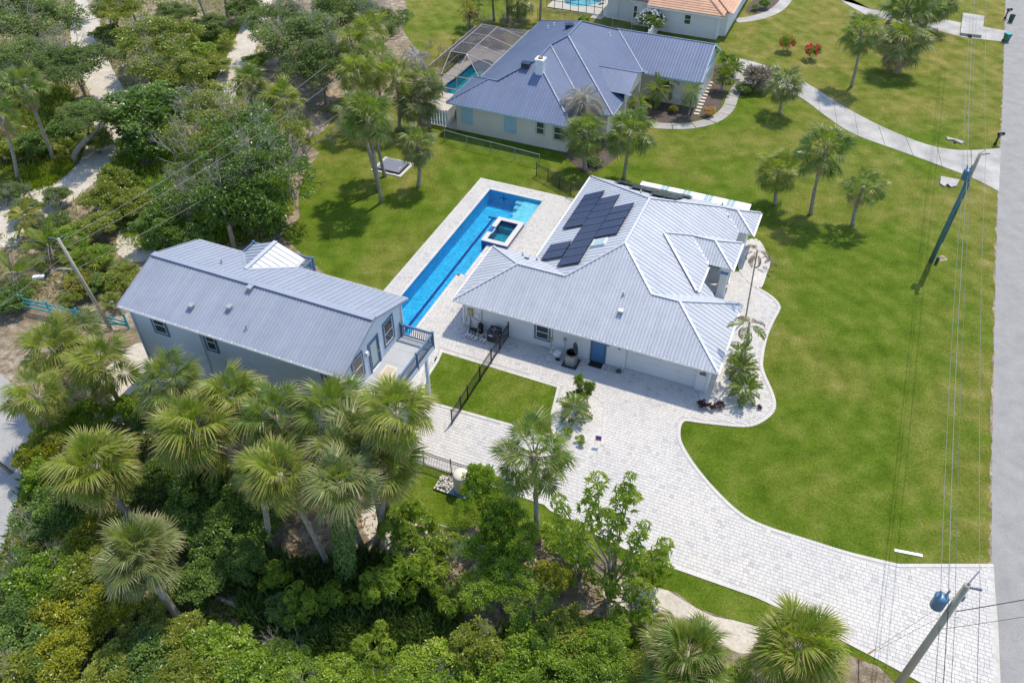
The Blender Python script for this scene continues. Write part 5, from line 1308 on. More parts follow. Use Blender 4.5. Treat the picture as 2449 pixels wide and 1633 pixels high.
palm((960,328), (960,430), 1.95, 'short sabal palm on grass between the hot tub pad and white gate', BK, 40, .04, boots=True)
palm((958,228), (962,300), 2.5, 'sabal palm rising behind the pale blue board fence', BK, 46, .08)
NS = 'sabal palms massed beside the pool cage'
for D, z, r in (((905,168),6.0,2.5), ((862,132),6.0,2.5), ((820,158),6.4,2.4), ((975,182),5.2,2.2), ((818,92),6.5,2.4), ((850,62),6.8,2.2)):
    palm(D, None, r, 'sabal palm in the dense row left of the pool cage', NS, 34, .10, z=z, lean=(random.uniform(-.3,.3), -.2))
palm((650,222), (656,345), 2.2, 'sabal palm at the lawn edge above the dead twiggy bush', None, 40, .10)
palm((572,185), None, 2.2, 'sabal palm at the end of the narrow sand track', None, 40, .08, z=3.6)
palm((690,292), None, 1.7, 'low yellowing sabal palm tucked in the big leafy tree', None, 26, .2, z=3.2)
LF = 'tall leaning sabal palms by the sand path'
palm((55,192), (125,370), 2.3, 'tall sabal palm leaning over a twisted oak by the sand path', LF, 38, .22)
palm((2,262), (42,415), 2.0, 'slender sabal palm with long bare leaning trunk near the fern patch', LF, 30, .25)
palm((-30,195), (20,330), 2.0, 'sabal palm leaning out over the dark saw palmettos', LF, 30, .2)
TP = 'bare palm trunks at the woodland edge'
for D, b in (((430,-70),(490,82)), ((180,-80),(238,38)), ((255,-90),(318,62)), ((560,-80),(548,28)), ((500,-80),(522,40))):
    palm(D, b, 2.2, 'tall sabal palm trunk rising out of the woodland above the sand path', TP, 20, .2)
FARP = 'palms behind the pool cage'
palm((1085,5), (1078,62), 1.9, 'golden crowned palm with grey skirt behind the pool cage', FARP, 30, .45, boots=True)
for D, b in (((1130,-40),(1135,48)), ((1160,-60),(1166,50)), ((1245,-50),(1240,52)), ((1190,0),(1195,50))):
    palm(D, b, 2.3, 'dark sabal palm on the lawn behind the pool cage', FARP, 34, .1)
# thicket in the lower left
TH = 'sabal palms in the thicket'
thk = 'shaggy sabal palm in the thicket below the grey-blue house'
for D, z, r, nf, ln, lab in (((118,795),4.6,2.5,42,(0,-.3),'sabal palm at the lane corner below the turquoise fence'), ((228,835),4.6,2.5,44,(.3,-.2),'sabal palm beside the white sand at the grey-blue house corner'), ((82,905),4.4,2.3,40,(.2,.2),'sabal palm leaning over the pale lane asphalt'),
        ((170,760),4.2,2.2,34,(0,0),'sabal palm crown closest to the foot of the leaning pole'), ((388,868),5.6,2.6,46,(.6,-.4),'sabal palm below the corner window of the grey-blue wall'), ((530,908),6.4,2.3,44,(1.0,-.6),'sabal palm rising against the middle of the grey-blue wall'),
        ((444,984),6.2,2.85,54,(.8,-.6),'full round sabal palm with pale tips in front of the wall palms'), ((632,952),7.0,2.5,46,(1.0,-.8),'sabal palm screening the foot of the grey-blue wall'), ((758,950),7.6,2.65,50,(.7,-.6),'sabal palm under the deck end window of the grey-blue house'), ((822,1000),7.8,2.5,46,(.5,-.6),'sabal palm crown pressed against the raised deck railing')):
    palm(D, None, r*.94, lab, TH, nf, .20, z=z, lean=ln)
palm((908,942), (884,1215), 2.2, 'sabal palm with orange lower trunk at the thicket edge by the deck', TH, 50, .16)
palm((880,1062), (866,1250), 2.1, 'sabal palm with smooth grey trunk beside the small fenced lawn', TH, 50, .2)
palm((640,1085), (755,1298), 2.05, 'sabal palm leaning away from the vine covered trunk', TH, 50, .2)
palm((762,1052), (832,1256), 2.0, 'curved thin trunked sabal palm above the bare sandy soil', TH, 44, .16)
palm((590,1075), (617,1255), 1.5, 'sabal palm over dead palm litter and strap-leaf plants', TH, 40, .2)
palm((215,1062), None, 2.5, 'huge round silvery sabal palm overhanging the lane bushes', TH, 78, .22, z=5.4, lean=(.9,-.5), thick=.2)
palm((318,1262), None, 2.2, 'huge round sabal palm with pale dry skirt above the lime shrubs', TH, 84, .24, z=5.6, lean=(.7,-.6), thick=.2)
palm((1228,1040), (1237,1245), 2.35, 'lone sabal palm beside the paved driveway and leafy umbrella trees', None, 42, .08, boots=True)
palm((1580,1500), None, 2.3, 'large sabal palm crown at the sandy edge of the driveway', 'palms by the drive edge', 84, .14, z=4.2, thick=.2)
palm((1838,1478), None, 2.55, 'large open sabal palm crown overlapping the paved driveway edge', 'palms by the drive edge', 64, .12, z=4.2, thick=.2)
# pinnate palms
PD = 'young date palms in the cream house bed'
palm((1512,198), (1502,252), 1.7, 'date palm, tallest of the pair against the cream garage wall', PD, 34, 0, name='date_palm', kinds=FEA['date'], el=(75,-35), thick=.10, boots=True)
palm((1540,180), (1530,232), 1.6, 'date palm half hidden behind its twin at the cream garage wall', PD, 30, 0, name='date_palm', kinds=FEA['date'], el=(75,-35), thick=.10)
palm((1590,205), (1580,268), 1.45, 'single slim date palm with bright crown at the garage corner bed', PD, 32, 0, name='date_palm', kinds=FEA['date'], el=(75,-35), thick=.09)
palm((1468,232), (1465,285), 1.5, 'date palm between the entry gable and the big sabal palm', PD, 28, 0, name='date_palm', kinds=FEA['date'], el=(75,-30), thick=.09)
palm((1665,168), (1655,210), 1.4, 'clumped feather palm with dry stems beside the curved walk', None, 30, 0, name='feather_palm', kinds=FEA['areca'], el=(80,0), thick=.12)
palm((1685,148), None, 1.4, 'leafy feather palm at the head of the curved walk', None, 26, 0, z=1.6, name='feather_palm', kinds=FEA['areca'], el=(80,0), thick=.08)
DP = 'withered palms along the front walk'
palm((1741,570), (1712,735), 1.25, 'withered brown palm rising from the pale walk by the entry columns', DP, 11, 0, name='withered_palm', kinds=FEA['dry'], el=(70,-30), thick=.055, bow=.05)
palm((1723,735), (1704,862), 1.35, 'half withered palm with one green tuft beside the garage eave', DP, 13, 0, name='withered_palm', kinds=FEA['dry'] + FEA['areca'][:1], el=(75,-40), thick=.06, bow=.05)
palm((1772,590), (1768,618), .75, 'little withered palm sapling at the point of the gravel bed', DP, 7, 0, name='withered_palm', kinds=FEA['dry'], el=(70,-10), thick=.03, bow=.02)
palm((1705,835), None, 1.25, 'bright feathery palm beside the garage wall gravel', None, 22, 0, z=1.0, name='feather_palm', kinds=FEA['areca'], el=(85,5), thick=.05)
palm((1703,800), None, .9, 'dark green small leafy palm under the garage eave', None, 16, 0, z=.9, name='feather_palm', kinds=FEA['areca'], el=(85,10), thick=.04)
palm((1713,885), None, 1.3, 'glossy young palm casting a star shadow on white gravel', None, 20, 0, z=1.3, name='feather_palm', kinds=FEA['areca'], el=(80,-5), thick=.05)
palm((1320,925), (1325,955), 1.25, 'broad young palm spreading over the gravel island', None, 16, 0, name='feather_palm', kinds=FEA['areca'], el=(80,-5), thick=.05)
palm((1075,18), None, 1.4, 'golden tuft palm by the bleached branches', None, 18, 0, z=4.6, name='golden_palm', kinds=FEA['gold'], el=(85,0), thick=.08)
BL = 'bleached weeping palms'
palm((1338,232), (1326,325), 2.7, 'bleached grey weeping palm in front of the blue roof', BL, 90, 0, name='bleached_palm', kinds=FEA['pale'], el=(85,-20), thick=.08)
for k in range(4):
    tw_ = link('bare_twigs', DT[k % 3], [o for o in COL.objects if o.get('label') == 'bleached grey weeping palm in front of the blue roof'][0], (random.uniform(-.7,.7), random.uniform(-.4,.4), 0)); tw_.scale = (1.9, 1.9, 2.5); tw_.rotation_euler = (0, 0, k*1.6)
palm((955,128), (950,215), 1.9, 'bleached plumed palm beside the pool cage corner', BL, 40, 0, name='bleached_palm', kinds=FEA['pale'], el=(85,-10), thick=.08)
palm((55,490), (40,545), 1.8, 'drooping yellow palm among grey twigs by the sand path', None, 16, 0, name='golden_palm', kinds=FEA['gold'], el=(75,-40), thick=.09)
for D, r in (((110,560),2.6), ((30,620),2.4), ((190,590),1.9)):
    palm(D, None, r, 'big arching cycad with brown old fronds by the turquoise fence', 'cycads by the turquoise fence', 30, 0, z=1.6, name='cycad', kinds=FEA['cycad'] + FEA['cycad'] + FEA['dry'][:1], el=(75,-12), thick=.2)

# ---------------------------------------------------------------- shrubs and trees
def rosette(g, c, s_, out):
    P_, D_, N_2, L_, R_ = out
    for tier in range(2):
        for j in range(6 - tier):
            b = j*1.05 + tier*.5 + g.normal(0, .2); e = R(50 - 44*tier) + g.normal(0, .15)
            d = np.array([math.cos(e)*math.cos(b), math.cos(e)*math.sin(b), math.sin(e)]); hub = c + d*s_*g.uniform(.65, .95) - [0, 0, .12*tier]
            s1 = np.cross(d, [0, 0, 1]); s1 /= np.linalg.norm(s1) + 1e-6; s2 = np.cross(s1, d)
            cv = np.clip(g.normal(.45, .2), 0, 1)
            for k in range(7):
                w = k*2*PI/7 + g.normal(0, .12)
                dd = (s1*math.cos(w) + s2*math.sin(w))*.9 + d*.45 + np.array([0, 0, -.30])
                P_.append(hub); D_.append(dd); N_2.append(d + [0, 0, .5]); L_.append(s_*.68*g.uniform(.75, 1.2)); R_.append(np.clip(cv + g.normal(0, .12), 0, 1))
def rosette_tree(name, seed, tips, mat, size=.5, r0=.055, fill=(.62, .8, 1.0)):
    g = np.random.default_rng(seed); out = ([], [], [], [], []); mb = MB()
    for t in tips:
        t = np.array(t, float); fk = t*np.array([.22, .22, .42]) + g.normal(0, .08, 3); m1 = (fk + t)/2 + np.array([t[0], t[1], 0])*.10 + g.normal(0, .08, 3)
        mb.tube([(g.normal(0,.06), g.normal(0,.06), 0), fk, m1, t], [r0, r0*.8, r0*.6, r0*.35], 6, cap=False)
        for f in fill:
            c = m1 + (t - m1)*(f - .5)*2 if f >= .5 else fk + (m1 - fk)*f*2
            if f < .95: c = c + g.normal(0, size*.55, 3)
            rosette(g, c, size*g.uniform(.75, 1.15), out)
    P_, D_, N_2, L_, R_ = map(np.array, out)
    cm = leaves(name, P_, D_, N_2, L_, L_*.33, mat, R_)
    tm = mb.mesh('trunk', True); tm.materials.append(M['bark'])
    return cm, tm
gt = np.random.default_rng(77)
def tips(n, r, h):
    o = []
    for i in range(n):
        a = i*2.4 + gt.normal(0, .3); q = r*math.sqrt(gt.uniform(.05, 1)); o.append((math.cos(a)*q, math.sin(a)*q, h*(gt.uniform(.6, 1.0) - .2*(q/r)**2)))
    return o
UMB = [rosette_tree('crown', 700+i, tips(6 + 2*i, 1.25, 2.7), LV['umbrella'], .42, .045, (.75, 1.0)) for i in range(3)]
BT_ = []
for x, y in ((1372,1092),(1350,1150),(1285,1152),(1300,1200),(1440,1150),(1455,1130),(1480,1205),(1528,1240),(1518,1318),(1460,1270),(1420,1215),(1395,1170),(1330,1240),(1275,1260),(1350,1290),(1440,1330),(1400,1300)):
    b0, t0 = upright((1400,1375), (x, y)); BT_.append((t0[0]-b0[0], gt.normal(0, .7), t0[2] - .2))
BIGU = rosette_tree('crown', 720, BT_, LV['umbrella'], .46, .07, (.55, .80, 1.0))
def umbrella(foot, k, s, label, group=None, mesh=None):
    p = P(*foot); root = empty('umbrella_tree', (p[0], p[1], 0), random.uniform(0, 6) if mesh is None else 0, label, 'tree', group)
    cm, tm = mesh or UMB[k % 3]
    for nm, me in (('crown', cm), ('trunk', tm)):
        o = link(nm, me, root); o.scale = (s, s, s)
umbrella((1400,1375), 0, 1.0, 'tall branching umbrella tree with leaf rosettes over the driveway edge', None, BIGU)
UG = 'umbrella plants in the thicket'
for f, s in (((955,1330),1.25), ((700,1420),.8), ((770,1400),.75), ((640,1350),.7), ((900,1380),1.05), ((985,1350),1.0), ((1015,1290),.95), ((860,1385),.8), ((1050,1400),.9), ((930,1250),1.15), ((875,1520),.9), ((1330,1330),1.0), ((1455,1420),.9), ((1500,1335),.9), ((1290,1270),.9)):
    umbrella(f, int(s*10), s, 'umbrella plant with drooping leaf rosettes at the thicket edge', UG)

HUE = dict(bright='bright green', olive='olive green', dark='dark green', oak='grey-green')
SB, SL = 'green shrub in the thicket by the lane', 'shrubs of the lane side thicket'
for x, y, r, h in ((100,1030,1.6,2.6),(130,975,1.7,2.6),(215,948,1.7,2.6),(300,938,1.5,2.4),(100,1110,1.8,3.0),(120,1180,2.1,3.2),(85,1240,1.6,2.5),(60,1320,1.8,2.8),(120,1330,2.1,2.8),(50,1390,2.2,3.0),(85,1480,2.2,3.0),
        (20,1555,2.1,3.0),(330,1420,1.8,2.5),(330,1530,2.0,2.6),(250,1560,2.0,2.6),(400,1470,1.9,2.4),(430,1560,2.0,2.4),(505,1500,1.8,2.2),(200,1340,1.9,2.8)):
    mt = random.choice(('bright','bright','olive','dark'))
    plant('shrub', (x, y), r*random.uniform(.72,1.05), h*random.uniform(.75,1.15), random.choice(('bush','bush','airy','broad')), f'{HUE[mt]} shrub in the thicket by the lane', 'shrub', SL, mt, twig=random.choice((0,0,1)))
for x, y, r, h in ((175,1385,2.1,2.9),(245,1390,1.5,2.8),(150,1500,1.9,2.6),(205,1250,1.8,2.6),(85,1050,1.4,2.8)):
    plant('shrub', (x, y), r, h, 'bush', 'lime coloured shrub among green thicket shrubs', 'shrub', 'lime shrubs of the thicket', 'lime')
SM = 'low green shrub in front of the strap-leaf plants'
for x, y, r, h in ((575,1550,1.8,2.0),(640,1520,1.5,1.8),(700,1560,1.8,2.2),(790,1570,1.6,2.0),(860,1555,1.5,2.0),(945,1560,1.6,2.0),(1030,1540,1.6,2.4),(1090,1500,1.6,2.6),(1140,1560,1.8,2.8)):
    mt = random.choice(('bright','olive','bright'))
    plant('shrub', (x, y), r*random.uniform(.6,1.0), h*random.uniform(.7,1.15), random.choice(('bush','airy','broad')), f'low {HUE[mt]} shrub in front of the strap-leaf plants', 'shrub', 'shrubs along the thicket front', mt, twig=random.choice((0,1)))
for x, y, r, h in ((450,1130,1.9,3.2),(545,1160,1.8,3.0),(420,1200,1.7,2.6),(500,1230,1.7,2.4),(560,1290,1.5,2.2),(455,1330,1.5,2.0),(660,1400,1.2,1.5),(610,1190,1.4,2.4),(360,1100,1.5,2.6),(590,1100,1.4,2.6)):
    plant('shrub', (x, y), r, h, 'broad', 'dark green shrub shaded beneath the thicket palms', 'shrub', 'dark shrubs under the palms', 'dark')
for x, y, r, h in ((1105,1120,1.5,4.6),(1150,1180,1.6,4.2),(1190,1250,1.6,3.8),(1120,1260,1.6,3.4),(1060,1190,1.2,3.2),(1165,1330,1.7,3.4),(1100,1360,1.6,3.0),(1220,1390,1.6,3.0),(1260,1330,1.3,2.6)):
    plant('small_tree', (x, y), r*.86, h, 'bush' if (x + y) % 3 else 'airy', 'yellow-green small tree between the fence and the lone palm', 'tree', 'small trees by the lower fence', 'bright' if (x//10) % 3 else 'lime', 'tree', zc=h*.66)
for x, y, r, h in ((1290,1450,1.7,2.8),(1220,1490,1.8,2.8),(1340,1510,1.8,2.8),(1265,1560,1.9,2.8),(1400,1470,1.5,2.4),(1400,1560,1.7,2.4),(1475,1545,1.4,2.0),(1480,1430,1.0,1.5),(1530,1440,.8,1.2),(1700,1560,1.3,1.6),(1760,1500,.7,.9),(1660,1580,1.3,1.6)):
    plant('shrub', (x, y), r*.9, h, random.choice(('bush','airy')), 'glossy green shrub beside the sandy driveway edge', 'shrub', 'shrubs beside the sandy drive edge', 'olive' if (x//10) % 2 else 'bright')
# woodland, upper left
OK_ = 'live oaks around the sand path'
for x, y, r, h, zc, lab in ((70,55,5.6,7.5,4.6,'broad dark live oak in the corner above the sand path'), (175,150,4.6,6.4,4.2,'spreading grey-green live oak overhanging the sand path'), (60,130,4.0,6.0,4.0,'grey-green live oak behind the twisted trunk'),
        (355,95,5.0,6.4,3.8,'round olive live oak between the two sand tracks'), (390,160,4.2,5.6,3.4,'lower olive live oak on the bend of the sand path'), (700,95,5.2,7.6,4.6,'large blue-green live oak beside the narrow sand track'), (640,50,4.2,6.5,4.2,'blue-green live oak at the far end of the narrow track'),
        (735,155,4.0,6.4,4.0,'blue-green live oak shading the palm row'), (800,30,4.6,7.2,4.4,'dark live oak on the back lawn edge'), (870,60,3.4,6.4,4.4,'dark live oak drooping over the back lawn'), (265,25,3.6,5.0,3.2,'twiggy oak beyond the sand path')):
    plant('live_oak', (x, y), r, h, 'oak', lab, 'tree', OK_, 'oak' if x < 200 or x > 600 else 'olive', 'tree', zc=zc, twig=1 if x < 400 else 2)
BT = 'big leafy trees behind the guest house'
for x, y, r, h, zc, lab, mt, tw in ((340,262,4.6,5.6,3.4,'dense rounded sea grape tree beside the sand path','dark',0), (560,330,4.6,8.4,5.6,'tall leafy tree laced with bare grey branches','dark',2), (470,330,4.0,7.4,4.8,'grey twigged tree in the middle of the woodland clump','olive',2),
        (610,400,3.8,7.0,4.6,'dark glossy tree leaning over the back lawn','dark',2), (520,440,4.2,6.4,3.8,'leafy tree with grey seed stalks above the grey roof','dark',2), (420,450,3.4,5.4,3.2,'dark tree with bare stalks beside the sand patch','dark',2), (585,480,3.0,5.2,3.0,'dense dark tree sheltering the two pale trunks','dark',1),
        (640,310,3.0,6.4,4.6,'yellow-green tree top above the dark leaning tree','olive',3), (500,255,3.4,6.0,4.0,'pale twiggy tree at the end of the narrow track','olive',3)):
    plant('leafy_tree', (x, y), r, h, 'airy' if tw > 1 else 'broad', lab, 'tree', BT, mt, 'tree', zc=zc, twig=tw)
for (a, b) in (((512,478),(538,572)), ((558,455),(548,520))):
    b0, t0 = upright(b, a)
    tr = empty('leaning_trunk', (b0[0], b0[1], 0), 0, 'pale bare leaning tree trunk behind the guest house roof', 'tree', 'pale trunks behind the guest house')
    q = t0 - [b0[0], b0[1], 0]; MB().tube([(0,0,-.1), q*.5 + [.08,0,0], q], [.24,.19,.15], 10).build('trunk', M['palmbark'], tr, True)
tw0, tw1 = upright((175,375), (130,250))
tr = empty('twisted_oak', (tw0[0], tw0[1], 0), 0, 'twisted pale oak trunk forking beside the tall leaning palm', 'tree')
MB().tube([(0,0,-.1),(.1,0,.8),(.9,.2,1.7),(2.0,.3,2.6),(2.3,.3,3.6),(1.9,.2,4.4)], [.28,.26,.24,.22,.20,.14], 9).tube([(2.0,.3,2.6),(2.9,.5,3.2),(3.6,.6,4.2)], [.16,.13,.08], 8).build('trunk', M['bark'], tr, True)
o = link('crown', CR['oak'][1], tr, (2.2,.4,4.6)); o.scale = (2.6,2.6,1.8)
UL = 'low woodland shrubs by the sand path'
for x, y, r, h, mt in ((200,265,2.4,3.0,'dark'),(150,300,2.2,2.6,'dark'),(215,320,2.0,2.4,'olive'),(80,330,2.0,2.2,'dark'),(20,340,1.8,2.0,'olive'),(270,420,2.2,3.2,'olive'),(245,455,2.0,2.8,'olive'),(300,470,2.0,2.6,'olive'),(220,520,2.0,2.4,'olive'),(170,545,1.8,2.2,'bright'),
        (215,590,1.8,2.0,'bright'),(120,520,1.6,2.0,'oak'),(420,215,2.0,2.4,'olive'),(450,120,2.2,2.4,'bright'),(500,150,2.0,2.0,'olive'),(250,80,2.0,2.2,'oak'),(470,220,2.4,3.0,'olive'),(480,60,2.4,2.6,'oak'),(400,30,2.6,2.8,'oak'),(590,140,1.6,1.8,'bright'),(340,330,2.6,3.6,'dark'),(370,520,2.2,3.4,'dark'),(440,545,1.8,2.6,'dark'),
        (630,520,1.2,1.6,'dark'),(275,640,1.6,1.8,'olive'),(160,685,1.0,1.4,'olive'),(20,440,1.6,1.6,'oak'),(60,480,1.5,1.6,'oak'),(130,450,1.3,1.6,'oak'),(560,20,2.6,3.2,'oak'),(20,690,1.6,1.6,'dark'),(230,650,1.2,1.4,'dark')):
    plant('shrub', (x, y), r, h, 'bush' if mt in ('bright','olive') else 'broad', f'{HUE[mt]} woodland shrub among the trees by the sand path', 'shrub', UL, mt, twig=1 if mt == 'oak' else 0)
plant('shrub', (178,655), 1.1, 1.7, 'small', 'yellow leaved shrub behind the turquoise fence', 'shrub', None, 'yellow')
SP_ = 'scrub palmettos near the guest house'
for D, r in (((240,610),1.7), ((285,620),1.6), ((180,640),1.3), ((440,90),1.6), ((520,95),1.4), ((60,345),1.5), ((10,355),1.5), ((150,340),1.4), ((620,500),1.3), ((600,530),1.2), ((255,690),1.0)):
    palm(D, None, r, 'low saw palmetto among the woodland shrubs', SP_, 22, .15, z=.9, name='saw_palmetto', thick=.12, el=(80,-5))
# dead, flowering and coloured shrubs
def deadbush(D, s, label, group='bare grey bushes'):
    p = P(*D); root = empty('dead_bush', (p[0], p[1], 0), random.uniform(0, 6), label, 'bush', group)
    o = link('twigs', nxt('dt', DT), root); o.scale = (s, s, s*.95)
for D, s in (((1120,72),1.6), ((1175,66),1.5), ((1155,60),1.3)): deadbush(D, s, 'bleached leafless bush behind the pool cage')
for D, s in (((1015,130),1.3), ((985,110),1.0)): deadbush(D, s, 'leafless pale bush beside the pool cage corner')
deadbush((690,345), 1.5, 'small leafless pinkish tree at the lawn edge'); deadbush((640,1500), 1.5, 'pale dead branches over the thicket front'); deadbush((20,470), 1.5, 'grey leafless thicket by the sand path'); deadbush((70,460), 1.3, 'grey leafless brush by the sand path'); deadbush((1010,262), .8, 'grey twiggy bush inside the board fence')
def flowering(D, r, h, fl, label, n=70, mat=None, lab2='flower_cluster', fs=.11, kind='small'):
    root = plant('flowering_bush', D, r, h, kind, label, 'bush', None, mat, 'bush')
    g = np.random.default_rng(int(D[0])); w = unit(g.normal(size=(n, 3))); w[:, 2] = np.abs(w[:, 2]) ; w = unit(w)
    c = np.array([0, 0, h*.58]) + w*np.array([r*.95, r*.95, h*.44])
    P_ = np.repeat(c, 6, 0) + g.normal(0, .05, (n*6, 3)); D_ = np.repeat(w, 6, 0) + g.normal(0, .8, (n*6, 3))
    me = leaves(lab2, P_, D_, np.repeat(w, 6, 0) + g.normal(0, .3, (n*6, 3)), np.full(n*6, fs), np.full(n*6, fs*.8), M[fl] if isinstance(fl, str) else fl)
    link(lab2, me, root)['kind'] = 'stuff'
flowering((1808,100), .95, 1.7, 'red', 'red oleander bush on the lawn nearer the tiled house', 42, fs=.20); flowering((1867,118), .95, 1.7, 'red', 'red oleander bush on the lawn nearer the tall palm', 42, fs=.20)
flowering((1494,48), 1.9, 2.7, 'petal', 'large white flowering bush at the white fence end', 120, 'dark', kind='bush', fs=.16)
flowering((1145,95), 1.0, 1.2, 'red', 'red leaved shrub seen through the pool cage', 60, 'dark')
flowering((1060,110), 1.2, 2.0, LV['copper'], 'rust coloured shrub seen through the screen mesh', 90, 'olive'); flowering((1105,75), 1.2, 2.0, LV['copper'], 'copper leaved shrub at the far side of the pool cage', 90, 'olive')
plant('croton_bush', (1549,250), .55, .85, 'small', 'orange and green croton in shade against the garage', 'bush', None, 'yellow'); plant('croton_bush', (1630,257), .68, .9, 'small', 'pink-orange croton mound by the stepping stones', 'bush', None, 'copper'); plant('croton_bush', (1356,352), .5, .7, 'small', 'orange croton ball beside a palm trunk', 'bush', None, 'copper')
plant('ornamental_grass', (1738,180), 1.75, 2.7, 'small', 'big rounded pinkish ornamental grass mound at the drive', 'bush', None, 'plume', None, zc=1.15); plant('hedge_shrub', (1712,203), 1.15, .9, 'small', 'dark green skirt of shrub under the pink mound', 'bush', None, 'dark')
plant('shrub', (1340,44), .9, 1.1, 'small', 'small round green shrub behind the blue roof ridge', 'shrub'); plant('shrub', (1755,8), .9, 1.2, 'small', 'leafy garden shrub in the flower bed', 'shrub', None, 'dark'); plant('shrub', (1735,18), .6, .7, 'small', 'little dark shrub at the flower bed end', 'shrub', None, 'dark'); plant('shrub', (1670,140), 1.1, 1.8, 'small', 'dark leafy shrub at the cream garage corner', 'shrub', None, 'dark'); plant('shrub', (1365,372), .9, .6, 'small', 'dark ground shrub in palm shade', 'shrub', None, 'dark')
for x, y in ((1612,928),(1635,932),(1655,930)): plant('ti_plant', (x, y), .34, .55, 'small', 'burgundy leaved plant in the gravel before the garage corner', 'plant', 'burgundy plants', 'burgundy')
plant('ti_plant', (1745,955-20), .18, .3, 'small', 'tiny red plant near the walk bend', 'plant', None, 'burgundy')
for (x, y, r, h, lab) in ((1332,1010,.42,.5,'bushy low green plant near the yard flag'), (1302,990,.38,.55,'dark low leafy plant in the gravel island'), (1312,968,.25,.6,'small upright leafy plant in the gravel island'), (1340,905,.5,1.3,'mid height leafy cane plant in the gravel island'), (1352,890,.45,1.9,'tall cane plant with leafy tuft in the gravel island'), (1330,880,.40,2.1,'slim cane plant with twin leaf tufts')):
    plant('garden_plant', (x, y), r, h, 'small', lab, 'plant', None, 'umbrella', 'bush', zc=h*.7)
# vine covered trunk
vb, vt = upright((795,1330), (783,1110))
vr = empty('vine_trunk', (vb[0], vb[1], 0), 0, 'thick trunk wrapped in dark green vine leaves', 'tree')
q = vt - [vb[0], vb[1], 0]
MB().tube([(0,0,-.1), q*.5, q], [.2,.18,.17], 8).build('trunk', M['palmbark'], vr, True)
g = np.random.default_rng(5); n = 3200; f = g.random(n); a = g.random(n)*6.28; rr = .30 + .28*g.random(n)
w = np.stack([np.cos(a), np.sin(a), np.zeros(n)], 1)
link('vine', leaves('vine', q*f[:, None] + w*rr[:, None], w + g.normal(0, .5, (n, 3)) + [0, 0, -.5], w + [0, 0, .4], .16*g.uniform(.6, 1.3, n), .12*g.uniform(.6, 1.3, n), LV['dark']), vr)
crown_fronds(vr, q, 2.1, 34, .15)
# ground cover nobody could count
def cover(name, poly, n, hgt, wid, mat, lab, zl=.6, seed=1, cat='ground cover'):
    g = np.random.default_rng(seed); pts = np.array([P2(*q) for q in poly]); lo, hi = pts.min(0), pts.max(0)
    q = g.uniform(lo, hi, (n*3, 2)); q = q[inside(q[:, 0], q[:, 1], [tuple(p) for p in pts])][:n]; k = len(q)
    keep = np.ones(k, bool)
    for pp in PATHS + [LAWN]: keep &= ~inside(q[:, 0], q[:, 1], pp)
    q = q[keep]; k = len(q)
    d = unit(np.concatenate([g.normal(0, zl, (k, 2)), np.ones((k, 1))], 1)); nm = unit(np.concatenate([g.normal(0, 1, (k, 2)), g.uniform(-.2, .4, (k, 1))], 1))
    me = leaves(name, np.concatenate([q, np.full((k, 1), .02)], 1), d, nm, hgt*g.uniform(.5, 1.2, k), wid*g.uniform(.7, 1.3, k), mat)
    return tag(link(name, me), lab, cat, None, 'stuff')
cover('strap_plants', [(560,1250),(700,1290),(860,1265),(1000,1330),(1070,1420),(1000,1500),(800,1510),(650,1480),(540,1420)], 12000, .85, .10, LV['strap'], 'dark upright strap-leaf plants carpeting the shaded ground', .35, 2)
cover('fern_patch', [(40,400),(110,370),(200,350),(232,330),(215,380),(150,420),(60,440)], 7000, .45, .10, LV['fern'], 'bright green fern patch beside the sand path', .8, 3)
cover('weeds', [(460,60),(560,60),(540,140),(470,190),(400,180)], 5000, .5, .08, LV['fern'], 'yellow-green weeds between the two sand tracks', .8, 4)
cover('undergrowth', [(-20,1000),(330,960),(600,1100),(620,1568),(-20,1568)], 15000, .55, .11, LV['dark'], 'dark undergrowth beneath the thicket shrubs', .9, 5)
cover('undergrowth', [(640,1500),(1100,1440),(1420,1420),(1560,1568),(640,1620)], 9000, .5, .10, LV['bright'], 'green undergrowth along the thicket front', .9, 6)
cover('undergrowth', [(-20,-20),(620,-20),(600,180),(470,330),(640,520),(330,560),(230,700),(-20,700)], 15000, .5, .11, LV['olive'], 'olive undergrowth of the woodland floor', .9, 7)
cover('undergrowth', [(230,330),(640,300),(680,480),(600,560),(330,580),(240,480)], 9000, .7, .16, LV['bright'], 'bright undergrowth between the big leafy trees', .9, 17)
cover('undergrowth', [(-20,200),(160,200),(220,330),(150,400),(-20,440)], 7000, .7, .15, LV['olive'], 'leafy undergrowth below the leaning palms', .9, 18)
def litter(poly, n, seed, lab):
    g = np.random.default_rng(seed); pts = np.array([P2(*q) for q in poly]); lo, hi = pts.min(0), pts.max(0)
    q = g.uniform(lo, hi, (n*3, 2)); q = q[inside(q[:, 0], q[:, 1], [tuple(p) for p in pts])][:n]; k = len(q)
    a = g.random(k)*6.28; d = np.stack([np.cos(a), np.sin(a), g.normal(.12, .12, k)], 1)
    me = leaves('leaf_litter', np.concatenate([q, np.full((k, 1), .03)], 1), d, np.array([[0, 0, 1.0]]) + g.normal(0, .25, (k, 3)), .30*g.uniform(.4, 1.6, k), .07*g.uniform(.6, 1.4, k), LV['dryleaf'])
    tag(link('leaf_litter', me), lab, 'leaf litter', None, 'stuff')
litter([(330,1050),(700,1100),(1100,1240),(1450,1290),(1500,1420),(1000,1568),(300,1568)], 5000, 8, 'dry fallen fronds and leaves on the thicket floor'); litter([(520,420),(660,470),(640,560),(380,600),(280,520)], 1500, 9, 'brown fallen leaves below the big leafy trees')
